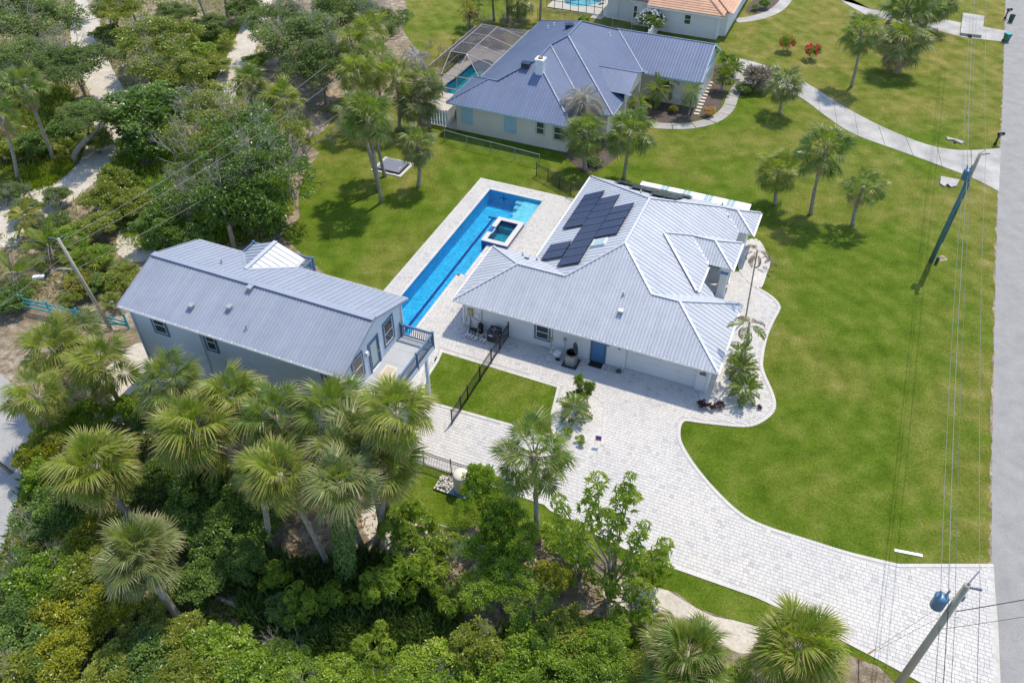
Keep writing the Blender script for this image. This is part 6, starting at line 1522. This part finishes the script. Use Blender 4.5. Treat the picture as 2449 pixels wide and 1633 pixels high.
# fallen palm fronds and logs
for (x, y), (x2, y2), lab in (((500,1375),(640,1440),'fallen palm trunk with shaggy dry fronds in the thicket'), ((845,1290),(900,1320),'fallen dry log behind the umbrella plants'), ((820,1520),(880,1540),'cut log lying under the low shrubs')):
    a, b = P(x, y), P(x2, y2); d = b - a
    lg = empty('fallen_log', tuple(a), 0, lab, 'log'); MB().tube([(0,0,.18), d*.5 + [0,0,.2], d + [0,0,.18]], [.16,.15,.13], 8).build('trunk', M['palmbark'], lg, True)
    for k in range(5):
        o = link('dead_frond', random.choice(FAND), lg, tuple(d*random.random() + np.array([0,0,.25]))); o.rotation_euler = (random.gauss(0,.3), random.gauss(0,.2), random.uniform(0,6.28))
for D in ((690,1280),(745,1330),(720,1262)):
    p = P(*D); fr = tag(link('fallen_frond', random.choice(FAND), None, (p[0], p[1], .30)), 'dry tan palm frond fallen on the thicket floor', 'palm frond', 'fallen dry fronds'); fr.rotation_euler = (0, .15, random.uniform(0, 6)); fr.scale = (1.1,)*3

# ================================================================ FENCES
def metal_fence(name, pts, post_at, hh, mat, label, gap=.11):
    o0 = Vector(pts[0]); root = empty(name, tuple(o0), 0, label, 'fence')
    for a, b in zip(pts[:-1], pts[1:]):
        A, B = Vector(a) - o0, Vector(b) - o0; L = (B-A).length; d = (B-A)/L
        for z in (.12, hh-.22, hh-.04): MB().beam(A+Vector((0,0,z)), B+Vector((0,0,z)), .03, .035).build('rail', M[mat], root)
        n = round(L/gap)
        for k in range(1, n):
            p = A + d*(L*k/n); MB().box(p.x-.010,p.x+.010,p.y-.010,p.y+.010,.06,hh-.04).build('picket', M[mat], root)
        for p in (A, B)[(0 if a == pts[0] else 1):]:
            MB().box(p.x-.035,p.x+.035,p.y-.035,p.y+.035,0,hh+.06).box(p.x-.045,p.x+.045,p.y-.045,p.y+.045,hh+.06,hh+.10).build('post', M[mat], root)
    return root
metal_fence('metal_fence', [UV(3.66,v) for v in (-.06,-1.6,-3.12,-5.0,-6.98,-8.05,-9.4)], None, 1.35, 'black', 'black picket fence running from the white wall across the front grass')
metal_fence('metal_fence', [UV(u,-13.06) for u in (1.6,3.52,5.42,7.3,9.09)], None, 1.3, 'brown', 'dark bronze picket fence between the paving and small lower lawn')
metal_fence('metal_fence', [tuple(P(*q)) for q in ((1232,404),(1258,418),(1284,434),(1310,449),(1338,463),(1362,478))], None, 1.35, 'black', 'dark green picket fence between the pool lawn and palm bed')
def chain_fence(pts, hh, label, mat='galv'):
    o0 = Vector(pts[0]); root = empty('chain_link_fence', tuple(o0), 0, label, 'fence')
    for i, a in enumerate(pts):
        A = Vector(a) - o0; MB().tube([A, A + Vector((0,0,hh+.05))], .035, 8).build('post', M[mat], root)
        if i + 1 < len(pts):
            B = Vector(pts[i+1]) - o0; MB().tube([A + Vector((0,0,hh)), B + Vector((0,0,hh))], .028, 6).build('rail', M[mat], root)
            MB().add([A + Vector((0,0,.04)), B + Vector((0,0,.04)), B + Vector((0,0,hh)), A + Vector((0,0,hh))], [(0,1,2,3)]).build('mesh_panel', M['link'], root)
N5 = lambda x, y: ((940 + x*.2381)/K, (230 + y*.2381)/K)
chain_fence([tuple(P(*N5(*q))) for q in ((520,455),(745,520),(983,578),(1222,640),(1468,705))], 1.25, 'galvanised chain link fence along the cream house lawn')
chain_fence([tuple(P(*q)) for q in ((705,245),(760,258),(815,268),(870,285),(935,318))], 1.2, 'low green chain link fence behind the back lawn palms', 'grey')
chain_fence([UV(-17.0,57.6), UV(-13.5,58.2), UV(-10.5,58.5), UV(-7.2,58.3), UV(-4.6,58.0), UV(-1.8,57.7)], 1.3, 'chain link fence between the blue roof and tiled houses', 'galv')
lf = upright((0,0),(0,0)) if False else None
chain_fence([tuple(P(*q)) for q in ((925,1205),(985,1222),(1060,1246))], 1.1, 'galvanised rail fence below the small lower lawn')
# pale board fence and gate
bf = empty('board_fence', UV(-17.5,27.0), PH, 'pale blue board fence and white gate at the cream house', 'fence')
for k in range(16): MB().box(k*.16,k*.16+.13,-.02 if k % 2 else .04,.01 if k % 2 else .07,.05,1.75).build('board', M['aqua'], bf)
for z in (.4, 1.4): MB().box(-.05,2.6,.011,.038,z-.05,z+.05).build('rail', M['trim'], bf)
for k in range(13): MB().box(2.75 + .0,2.78,.05+k*.17,.05+k*.17+.15,.05,1.75).build('board', M['trim'], bf)
MB().box(2.6,2.74,-.06,.08,0,1.9).build('post', M['trim'], bf); MB().box(-.1,.0,-.06,.08,0,1.9).build('post', M['trim'], bf)
wf = empty('white_fence', UV(-1.6,50.2), PH, 'white panel fence running from the blue roof to the flowering bush', 'fence')
for k in range(6):
    MB().box(-.03,.03,k*1.5,k*1.5+1.48,.1,1.8).build('fence_panel', M['trim'], wf); MB().box(-.07,.07,k*1.5-.07,k*1.5+.07,0,2.0).build('post', M['trim'], wf)
# turquoise rail fence
tf = [UV(-31.4,-11.6), UV(-28.9,-11.35), UV(-26.3,-11.1), UV(-24.1,-10.7), UV(-22.6,-10.2)]
o0 = Vector(tf[0]); tr = empty('rail_fence', tuple(o0), 0, 'turquoise three-rail wooden fence, broken at the end, beside the pole', 'fence')
for i, a in enumerate(tf):
    A = Vector(a) - o0; MB().box(A.x-.06,A.x+.06,A.y-.06,A.y+.06,0,1.45).build('post', M['turq'], tr)
    if i + 1 < len(tf):
        B = Vector(tf[i+1]) - o0
        for z in (.45, .85, 1.2):
            dz_ = -.55 if (i == 3 and z > .8) else 0
            MB().beam(A + Vector((0,-.07,z)), B + Vector((0,-.07,z + dz_)), .04, .14).build('rail', M['turq'], tr)

# ================================================================ EQUIPMENT AND SMALL THINGS
def thing(name, u, v, label, cat, rz=0, group=None): return empty(name, UV(u, v, .045), PH + rz, label, cat, group)
ac = thing('heat_pump', 2.85, -.72, 'square black pool heat pump with fan top beside the picket fence', 'heat pump')
MB().box(-.42,.42,-.42,.42,.0,.06).build('base', M['grey'], ac); MB().box(-.40,.40,-.40,.40,.06,.86).build('casing', M['darkgrey'], ac); MB().box(-.43,.43,-.43,.43,.86,.93).build('top', M['darkgrey'], ac)
MB().lathe((0,0,.93), [(.31,0),(.31,.012),(.27,.012)], 20).build('fan_ring', M['black'], ac)
for k in range(4): MB().beam((math.cos(k*PI/2)*.04, math.sin(k*PI/2)*.04, .945), (math.cos(k*PI/2+.3)*.26, math.sin(k*PI/2+.3)*.26, .95), .12, .01).build('fan_blade', M['grey'], ac)
MB().box(-.28,.02,-.405,-.40,.58,.68).build('badge', M['trim'], ac); MB().box(.36,.402,-.36,-.30,.08,.84).build('corner_post', M['tan'], ac)
ac2 = thing('air_conditioner', 8.85, -.90, 'grey air conditioner with its fan lid propped open', 'air conditioner')
MB().box(-.55,.55,-.55,.55,.0,.06).build('base', M['darkgrey'], ac2)
def oct_(r): return [(r*math.cos(PI/8+k*PI/4)*1.04, r*math.sin(PI/8+k*PI/4)*1.04) for k in range(8)]
MB().prism(oct_(.44), .06, 1.02).build('casing', M['grey'], ac2)
for k in range(9): MB().box(-.30+k*.072,-.262+k*.072,-.445,-.42,.14,.95).build('grille_slat', M['galv'], ac2)
MB().lathe((0,0,1.02), [(.40,0),(.40,.03),(.34,.03)], 20).build('fan_ring', M['black'], ac2)
MB().lathe((0,0,1.03), [(.30,0),(.30,.02)], 20).build('fan_well', M['dark'], ac2); MB().tube([(0,0,1.0),(0,0,1.16)], .08, 10).build('fan_motor', M['black'], ac2)
ld = MB().lathe((0,0,0), [(.40,-.02),(.42,0),(.40,.03),(.2,.06)], 20).build('fan_lid', M['darkgrey'], ac2); ld.location = (.22,.12,1.42); ld.rotation_euler = (R(-8), R(68), 0)
pu = thing('pool_pump', 1.02, -.52, 'black pool pump with white pipe fittings by the wall', 'pump')
MB().tube([(-.25,0,.18),(.05,0,.18)], .12, 10).build('motor', M['black'], pu); MB().lathe((.2,0,.05), [(.13,0),(.13,.3),(.10,.34)], 12).build('strainer', M['darkgrey'], pu); MB().tube([(.2,0,.3),(.2,0,.45),(.35,.05,.45)], .04, 8).build('pipe', M['pvc'], pu)
fi = thing('pool_filter', 1.62, -.42, 'tall black cartridge pool filter canister beside the pump', 'pool filter')
MB().lathe((0,0,0), [(.17,0),(.19,.05),(.19,.55),(.22,.56),(.22,.62),(.17,.68),(.17,.85),(.08,.92)], 16).build('canister', M['black'], fi); MB().box(-.08,.08,-.225,-.19,.4,.46).build('label_plate', M['guy'], fi)
for k, (u, v) in enumerate(((.85,-1.35),(1.08,-1.4),(1.32,-1.44),(1.62,-1.5),(2.05,-1.45),(2.32,-1.48))):
    pi = thing('pool_pipe', u, v, 'white looped pool pipe with black valve on the pavers', 'pipe', 0, 'white pool pipes')
    MB().tube([(0,0,0),(0,0,.30),(.05,.03,.36),(.14,.2,.36),(.2,.3,.3)], .038, 8).build('pipe', M['pvc'], pi, True); MB().lathe((.17,.27,.30), [(.07,0),(.07,.13),(.03,.15)], 10).build('valve', M['black'], pi)
pl_ = thing('pool_pipe', 1.75, -1.15, 'long white pool pipe lying beside the valves', 'pipe'); MB().tube([(-.1,-.3,.12),(.15,.45,.12)], .04, 8).build('pipe', M['pvc'], pl_)
wu = thing('water_pump', 7.62, -.62, 'white well pump with looped pipes on the gravel pad', 'pump')
MB().prism([(-.15,-.2),(.3,-.25),(.38,.0),(.28,.22),(-.12,.2)], .1, .42).build('cover', M['trim'], wu); MB().tube([(-.2,0,.1),(-.42,.05,.12),(-.5,.25,.3),(-.3,.3,.4)], .04, 8).build('pipe', M['pvc'], wu); MB().box(.1,.4,-.42,-.28,0,.16).build('motor', M['black'], wu); MB().tube([(-.5,-.1,.2),(-.42,-.15,.4),(-.2,-.1,.4)], .03, 8).build('pipe', M['pvc'], wu)
mt_ = tag(MB().box(-.48,.48,-.30,.30,0,.02).build('door_mat', M['rubber']), 'black rectangular door mat outside the blue door', 'door mat'); mt_.location = UV(10.5,-.36,.052); mt_.rotation_euler = (0,0,PH)
hr = thing('garden_lamp', 12.2, -.40, 'small green domed lamp on the pebble bed', 'lamp'); MB().lathe((0,0,0), [(.17,0),(.19,.08),(.12,.18),(.03,.2)], 14).build('dome', M['binold'], hr); MB().tube([(.05,0,.18),(.12,.05,.5)], .012, 6).build('stem', M['black'], hr)
fl = empty('yard_flag', P(1373,1024), R(-15), 'small blue and red yard flag on a thin stake in white gravel', 'flag')
MB().tube([(-.2,0,0),(-.2,0,.95),(.2,0,.95)], .010, 6).build('stake', M['black'], fl)
def flagmat():
    m, nt, b, L, N = nodes('printed_flag'); tc = N('ShaderNodeTexCoord'); sp = N('ShaderNodeSeparateXYZ'); L(tc.outputs['Generated'], sp.inputs[0])
    n = noise(nt, 6, 3, vec=tc.outputs['Generated']); ad = N('ShaderNodeMath'); ad.operation = 'MULTIPLY_ADD'; L(n.outputs[0], ad.inputs[0]); ad.inputs[1].default_value = .25; L(sp.outputs['Z'], ad.inputs[2])
    L(ramp(nt, ad.outputs[0], [(.28,(.6,.10,.08)),(.42,(.55,.2,.2)),(.5,(.05,.06,.35)),(1,(.10,.06,.30))]), b.inputs['Base Color']); b.inputs['Roughness'].default_value = .8
    return m
MB().add([(-.18,-.006,.5),(.18,.02,.5),(.18,-.01,.94),(-.18,.006,.94)], [(0,1,2,3)]).build('cloth', flagmat(), fl)
# hot tub on its pad
ht = empty('hot_tub', UV(-15.85,17.75), PH, 'grey covered hot tub sunk behind white paving stones', 'hot tub')
MB().box(-1.15,1.1,-.95,.95,.02,.22).build('shell', M['darkgrey'], ht)
def cover_mat(): return mottled('vinyl_cover', (.17,.18,.235), (.20,.21,.265), 1.0, .5, 30, .1)
cm_ = cover_mat()
for k in range(4): MB().prism([(-1.2,-.98+k*.5),(1.12,-.98+k*.5),(1.12,-.98+k*.5+.485),(-1.2,-.98+k*.5+.485)], .222, lambda x, y: .30 + .06*(1 - (y/1.0)**2)).build('cover_board', cm_, ht)
MB().box(.85,.9,-.5,-.1,.365,.37).build('badge', M['trim'], ht)
for k in range(7):
    MB().box(-1.75+k*.46,-1.75+k*.46+.44,-1.3,-1.0,.0,.09 + .02*(k % 2)).build('paving_stone', M['paver'], ht); MB().box(-1.7+k*.46,-1.7+k*.46+.42,1.02,1.35,.0,.10 + .03*(k % 3 == 0)).build('paving_stone', M['paver'], ht)
for k in range(5):
    MB().box(1.2,1.48,-1.0+k*.42,-1.0+k*.42+.4,.0,.10).build('paving_stone', M['paver'], ht); MB().box(-1.72,-1.3,-1.0+k*.42,-1.0+k*.42+.4,.0,.10).build('paving_stone', M['paver'], ht)
# tank and rubble by the lower fence
tk = empty('water_tank', UV(6.55,-13.9), PH, 'cream cylindrical tank on a blue base by the bronze fence', 'tank')
MB().box(-.62,.62,-.62,.62,0,.12).build('base', M['transf'], tk); MB().lathe((0,0,.12), [(.48,0),(.5,.05),(.5,1.35),(.44,1.45),(.12,1.5)], 20).build('tank', M['cream'], tk, True)
pt_ = empty('stone_pallet', UV(5.45,-14.0), PH, 'wooden pallet heaped with white stones and offcuts', 'pallet')
for k in range(5): MB().box(-.5,.5,-.55+k*.24,-.55+k*.24+.16,.12,.15).build('board', M['rugedge'], pt_)
for k in range(3): MB().box(-.5+k*.45,-.4+k*.45,-.55,.57,.0,.118).build('bearer', M['tan'], pt_)
for k in range(46):
    x, y = random.uniform(-.42,.42), random.uniform(-.48,.5); z = .16 + random.uniform(0, .26)*(1 - abs(x)) ; w = random.uniform(.04,.09)
    o = MB().prism([(-w,-w*.8),(w*.9,-w),(w,w*.7),(-w*.8,w)], -w*.5, w*.5).build('stone', M['paver'], pt_); o.location = (x, y, z); o.rotation_euler = (random.gauss(0,.5), random.gauss(0,.5), random.uniform(0,6))
# neighbour's bits
for k in range(11):
    p = P(1600 + (1632-1600)*k/10 + 0, 262 - k*7.2); st = tag(MB().box(-.28,.28,-.17,.17,0,.03).build('stepping_stone', M['rugedge']), 'tan stepping stone in the line along the cream garage', 'stepping stone', 'stepping stones by the cream garage'); st.location = (p[0], p[1], .024); st.rotation_euler = (0,0,PH + random.gauss(0,.08))
lo_ = empty('lounge_chair', P(1185,128), PH + 2.4, 'pale adjustable sun lounger under the pool cage', 'lounge chair')
MB().box(-.9,.25,-.32,.32,.30,.34).build('seat', M['rugedge'], lo_); MB().beam((.25,0,.32),(.95,0,.95),.64,.04).build('backrest', M['rugedge'], lo_)
for x in (-.8,.15):
    for y in (-.28,.28): MB().box(x-.02,x+.02,y-.02,y+.02,.03,.3).build('leg', M['trim'], lo_)
gp_ = empty('gas_grill', UV(-14.6,29.2), PH, 'dark covered grill in the cream house courtyard', 'grill'); MB().box(-.5,.5,-.3,.3,.0,.8).build('cabinet', M['darkgrey'], gp_); MB().prism([(-.5,-.3),(.5,-.3),(.5,.3),(-.5,.3)], .8, lambda x, y: 1.0 + .1*(1 - (y/.3)**2)).build('lid', M['black'], gp_)
for k in range(2):
    p = P(1350 + k*35, 8); ch_ = empty('patio_chair', tuple(p), PH + k, 'dark wire patio chair beside the kidney pool', 'chair', 'patio chairs by the kidney pool'); MB().box(-.28,.28,-.28,.28,.4,.45).build('seat', M['grey'], ch_); MB().beam((-.28,0,.45),(-.4,0,1.0),.5,.04).build('backrest', M['grey'], ch_)
    for x in (-.24,.24):
        for y in (-.24,.24): MB().box(x-.02,x+.02,y-.02,y+.02,0,.4).build('leg', M['grey'], ch_)
# ---------------- street furniture
def mailbox(D, rz, label, tall=1.05):
    t = empty('mailbox', P(*D), rz, label, 'mailbox')
    MB().box(-.06,.06,-.06,.06,0,tall).box(-.10,.10,-.10,.10,0,.25).build('post', M['black'], t); MB().beam((0,0,tall-.35),(.35,0,tall-.02),.06,.06).build('brace', M['black'], t)
    mb = MB(); n = 7; pr = [(-.13,0),(.13,0)] + [(.13*math.cos(k*PI/n), .16 + .13*math.sin(k*PI/n)) for k in range(n+1)]
    vs = [(x0, y, tall + z) for x0 in (-.15,.5) for y, z in pr]; m_ = len(pr)
    mb.add(vs, [tuple(range(m_))[::-1], tuple(range(m_, 2*m_))] + [(i,(i+1)%m_,m_+(i+1)%m_,m_+i) for i in range(m_)]); mb.build('box', M['black'], t); MB().box(0,.2,-.14,-.131,tall+.08,tall+.14).build('numerals', M['trim'], t)
mailbox((2285,333), R(10), 'black post mailbox beside the concrete drive mouth'); mailbox((2308,44), R(10), 'black mailbox at the far street edge near the bins')
bn = empty('wheelie_bin', P(2309,96), R(12), 'green wheeled rubbish bin with teal lid at the street edge', 'bin')
mb = MB(); mb.add([(-.24,-.26,.06),(.24,-.26,.06),(.24,.22,.06),(-.24,.22,.06),(-.31,-.36,.98),(.31,-.36,.98),(.31,.34,.98),(-.31,.34,.98)], [(0,3,2,1),(4,5,6,7),(0,1,5,4),(1,2,6,5),(2,3,7,6),(3,0,4,7)]); mb.build('body', M['bingreen'], bn)
MB().prism([(-.33,-.40),(.33,-.40),(.33,.37),(-.33,.37)], .985, lambda x, y: 1.03 + .05*(1 - (x/.33)**2)).build('lid', M['binlid'], bn); MB().box(-.3,.3,-.3,.2,0,.06).build('base', M['grey'], bn)
for x in (-.28,.28): MB().tube([(x-.04,.22,.12),(x+.04,.22,.12)], .12, 12).build('wheel', M['black'], bn)
MB().box(-.12,.12,-.335,-.32,.62,.76).build('label_mark', M['binlid'], bn)
b2_ = empty('round_bin', P(2320,52), 0, 'dark green open round bin behind the wheeled bin', 'bin'); MB().lathe((0,0,0), [(.26,0),(.33,.9),(.35,.92),(.33,.93),(.31,.92),(.24,.3)], 20).build('body', M['binold'], b2_)
cp = P(2312,-12); car = empty('parked_car', (cp[0], cp[1]+2.1, 0), R(-20), 'black car parked on the grass verge, nose to the top', 'car')
prof = [(-2.2,.35),(-2.25,.75),(-2.1,1.0),(-1.9,1.05),(-1.4,1.55),(.3,1.6),(1.0,1.1),(2.0,.95),(2.2,.7),(2.2,.35)]
vs = [(x, y, z) for x in (-.88,.88) for y, z in prof]; m_ = len(prof)
MB().add(vs, [tuple(range(m_)), tuple(range(m_, 2*m_))[::-1]] + [(i, m_+i, m_+(i+1)%m_, (i+1)%m_) for i in range(m_)]).build('body', M['carpaint'], car)
MB().add([(-.72,-1.93,1.07),(.72,-1.93,1.07),(.66,-1.45,1.5),(-.66,-1.45,1.5)], [(0,1,2,3)]).build('rear_window', M['glass'], car); MB().box(-.25,.25,-2.27,-2.245,.68,.82).build('number_plate', M['trim'], car)
for x in (-.7,.7): MB().box(x-.16,x+.16,-2.262,-2.24,.78,.95).build('tail_light', M['red'], car)
for x in (-.84,.84):
    for y in (-1.4,1.35): MB().tube([(x-.1,y,.34),(x+.1,y,.34)], .34, 16).build('wheel', M['black'], car)
# ---------------- utility poles and lines
def pole(b, t, r0, r1, label, mat='pole', group='utility poles'):
    root = empty('utility_pole', (b[0], b[1], 0), 0, label, 'utility pole', group); q = np.array(t) - [b[0], b[1], 0]
    if mat == 'polegreen':
        MB().tube([(0,0,-.1), q*.78], [r0, r0*.9], 12).build('lower_shaft', M['polegreen'], root, True); MB().tube([q*.72, q], [r0*.80, r1], 12).build('shaft', M['pole'], root, True)
        for z in (.2,.45): MB().tube([q*z + [.14,-.16,0], q*(z+.3) + [.14,-.16,0]], .04, 8).build('riser_pipe', M['polegreen'], root)
    else: MB().tube([(0,0,-.1), q*.5, q], [r0, (r0+r1)/2, r1], 12).build('shaft', M[mat], root, True)
    return root, q
def insulator(root, p, q, n=7):
    mb = MB(); p, q = Vector(p), Vector(q); mb.tube([p, q], .02, 6)
    for k in range(n):
        c = p.lerp(q, (k+1)/(n+1)); mb.tube([c, c + (q-p).normalized()*.02], [.065,.05], 8)
    mb.build('insulator', M['insul'], root)
def transformer(root, c):
    mb = MB().lathe(c, [(.24,-.42),(.28,-.38),(.28,.30),(.30,.34),(.16,.44)], 16); mb.build('transformer', M['transf'], root, True)
    for k in (-1, 1): MB().tube([(c[0]+k*.1, c[1], c[2]+.4), (c[0]+k*.2, c[1]+.05, c[2]+.8)], [.06,.04], 8).build('bushing', M['insul'], root)
r1b, r1t = upright((2138,600), (2252,352))
p1, q1 = pole(r1b, r1t, .19, .12, 'tall utility pole with green stained lower shaft on the front lawn', 'polegreen')
transformer(p1, (q1[0]-.30, q1[1]+.1, 8.0)); insulator(p1, q1*.985, q1*.985 + [.75,0,.12]); insulator(p1, q1*.99, q1*.99 + [.4,.1,.5], 5)
r2t = P(2222,1343,10.0); r2b = np.array([r2t[0]-.1, r2t[1]-.1, 0])
p2, q2 = pole(r2b, r2t, .20, .14, 'weathered utility pole with blue transformer beside the paved driveway')
transformer(p2, (q2[0]-.55, q2[1]+.15, 8.45)); insulator(p2, q2*.985, q2*.985 + [.8,.0,-.25]); insulator(p2, q2, q2 + [.45,.35,.5], 6)
MB().tube([(q2[0]+.3,q2[1]+.1,8.6),(q2[0]+.34,q2[1]+.12,8.95)], .07, 8).build('cutout', M['transf'], p2)
for z in (7.6,6.2): MB().tube([(q2[0]-.2,q2[1],z),(q2[0]+.55,q2[1]-.05,z-.1)], .025, 6).build('bracket', M['galv'], p2)
lb, lt_ = upright((255,757), (133,548))
p3, q3 = pole(lb, lt_, .15, .11, 'pale leaning utility pole behind the turquoise fence')
insulator(p3, q3*.99, q3*.99 + [-.7,.1,.1], 4); insulator(p3, q3*.99, q3*.99 + [.4,.4,.2], 4); insulator(p3, q3*.95, q3*.95 + [-.4,.2,-.1], 4)
MB().tube([q3*.68, q3*.70 + [-1.0,-.2,.1], q3*.68 + [-1.7,-.4,-.1]], .04, 8).build('lamp_arm', M['galv'], p3)
MB().prism([(q3[0]-2.5,q3[1]-.75),(q3[0]-1.8,q3[1]-.65),(q3[0]-1.8,q3[1]-.40),(q3[0]-2.5,q3[1]-.5)], q3[2]*.66-.06, q3[2]*.66+.07).build('street_lamp', M['trim'], p3)
slb = P(28,1086); sl_r, slq = pole(slb, slb + np.array([-2.2,0,5.2]), .13, .10, 'dark thin leaning pole at the lane edge')
def wire(name, a, b, sag, r, label, mat='wire', group='overhead cables', n=14):
    a, b = np.array(a, float), np.array(b, float); mid = (a + b)/2
    pts = [a + (b-a)*k/n - np.array([0,0,sag*4*(k/n)*(1-k/n)]) - mid for k in range(n+1)]
    o = MB().tube(pts, r, 5, cap=False).build(name, M[mat], None, True, tuple(mid)); return tag(o, label, 'cable', group)
W1p, W2p = np.array([r1b[0], r1b[1], 0]), np.array([r2b[0], r2b[1], 0])
dirn = (W1p - W2p); far0 = W1p + dirn*1.15; low0 = W2p - dirn*.9
SETS = [((.75,0,9.55), .45, .011, 'top overhead line carried on the street side insulators'), ((-.05,0,8.1), .5, .018, 'thick middle overhead cable strung between the street poles'), ((.05,.1,6.9), .5, .012, 'lower overhead cable strung between the street poles'), ((.5,0,7.4), .5, .010, 'thin side overhead cable strung between the street poles')]
for off, sag, r, lab in SETS:
    off = np.array(off); s_ = np.array([1,1,1])
    wire('overhead_cable', W2p + off, W1p + off, sag, r, lab, group='overhead cables between the street poles'); wire('overhead_cable', W1p + off, far0 + off, sag, r, lab, group='overhead cables between the street poles'); wire('overhead_cable', W2p + off, low0 + off, sag, r, lab, 'wired', group='overhead cables between the street poles')
wire('service_cable', W2p + [.4,.1,7.9], W2p + [14,3.2,7.2], .3, .022, 'twisted black service cable leaving the transformer across the street', 'wired', None); wire('service_cable', W2p + [0,.1,6.3], W2p + [14,2.6,6.2], .3, .012, 'thin black service cable crossing the street', 'wired', None)
gy = P(1972,1515); wire('guy_wire', W2p + [0,.1,9.3], gy, .0, .008, 'guy wire from the transformer pole down to the yellow guard', 'wire', 'guy wires'); wire('guy_wire', W2p + [0,.1,7.6], gy, .0, .008, 'guy wire from the transformer pole down to the yellow guard', 'wire', 'guy wires')
d_ = (W2p + [0,.1,9.3] - gy); d_ = d_/np.linalg.norm(d_)
gg = tag(MB().tube([(0,0,0), tuple(d_*1.9)], .03, 8).build('guy_guard', M['guy'], None, True, tuple(gy)), 'yellow plastic guard on the guy wire by the drive edge', 'guard')
for z0, dd in ((7.9,(13,26,1)), (7.3,(14,26,.5)), (5.6,(16,27,0))): wire('woodland_cable', np.array([lb[0],lb[1],0]) + q3/q3[2]*z0, np.array([lb[0],lb[1],z0]) + np.array(dd), .6, .016, 'pale cable running from the leaning pole over the woodland', 'wire', 'cables over the woodland')
for z0, dd in ((7.6,(-10,-14,-1)), (6.9,(-9,-15,-1)), (4.9,(-6,-12,-1.5))): wire('lane_cable', np.array([lb[0],lb[1],0]) + q3/q3[2]*z0, np.array([lb[0],lb[1],z0]) + np.array(dd), .4, .018, 'pale cable dropping from the leaning pole towards the lane', 'wire', 'cables over the lane')
for z0, dd in ((6.6,(-16,0,0)), (4.6,(-16,2,0)), (8.0,(-16,1,0))): wire('side_cable', np.array([lb[0],lb[1],0]) + q3/q3[2]*z0, np.array([lb[0],lb[1],z0]) + np.array(dd), .3, .012, 'thin cable leaving the leaning pole over the cycads', 'wire', 'cables over the cycads')
# utility boxes by the pole
ub = empty('utility_pedestal', P(2150,605), 0, 'small green utility pedestal at the foot of the lawn pole', 'utility box'); MB().lathe((0,0,0), [(.12,0),(.12,.5),(.14,.5),(.14,.62),(.05,.66)], 12).build('pedestal', M['binold'], ub)
um = empty('meter_box', P(2163,594), .3, 'flush brown utility box lid with pale rim in the lawn', 'utility box'); MB().box(-.32,.32,-.28,.28,0,.04).build('rim', M['rugedge'], um); MB().box(-.26,.26,-.22,.22,.04,.055).build('lid', M['boots'], um)
mk = tag(MB().box(-.75,.75,-.09,.09,0,.05).build('parking_stop', M['trim']), 'short white kerb piece lying on the grass', 'kerb piece'); p_ = P(2086,1270); mk.location = (p_[0], p_[1], .01); mk.rotation_euler = (0,0,R(-14))
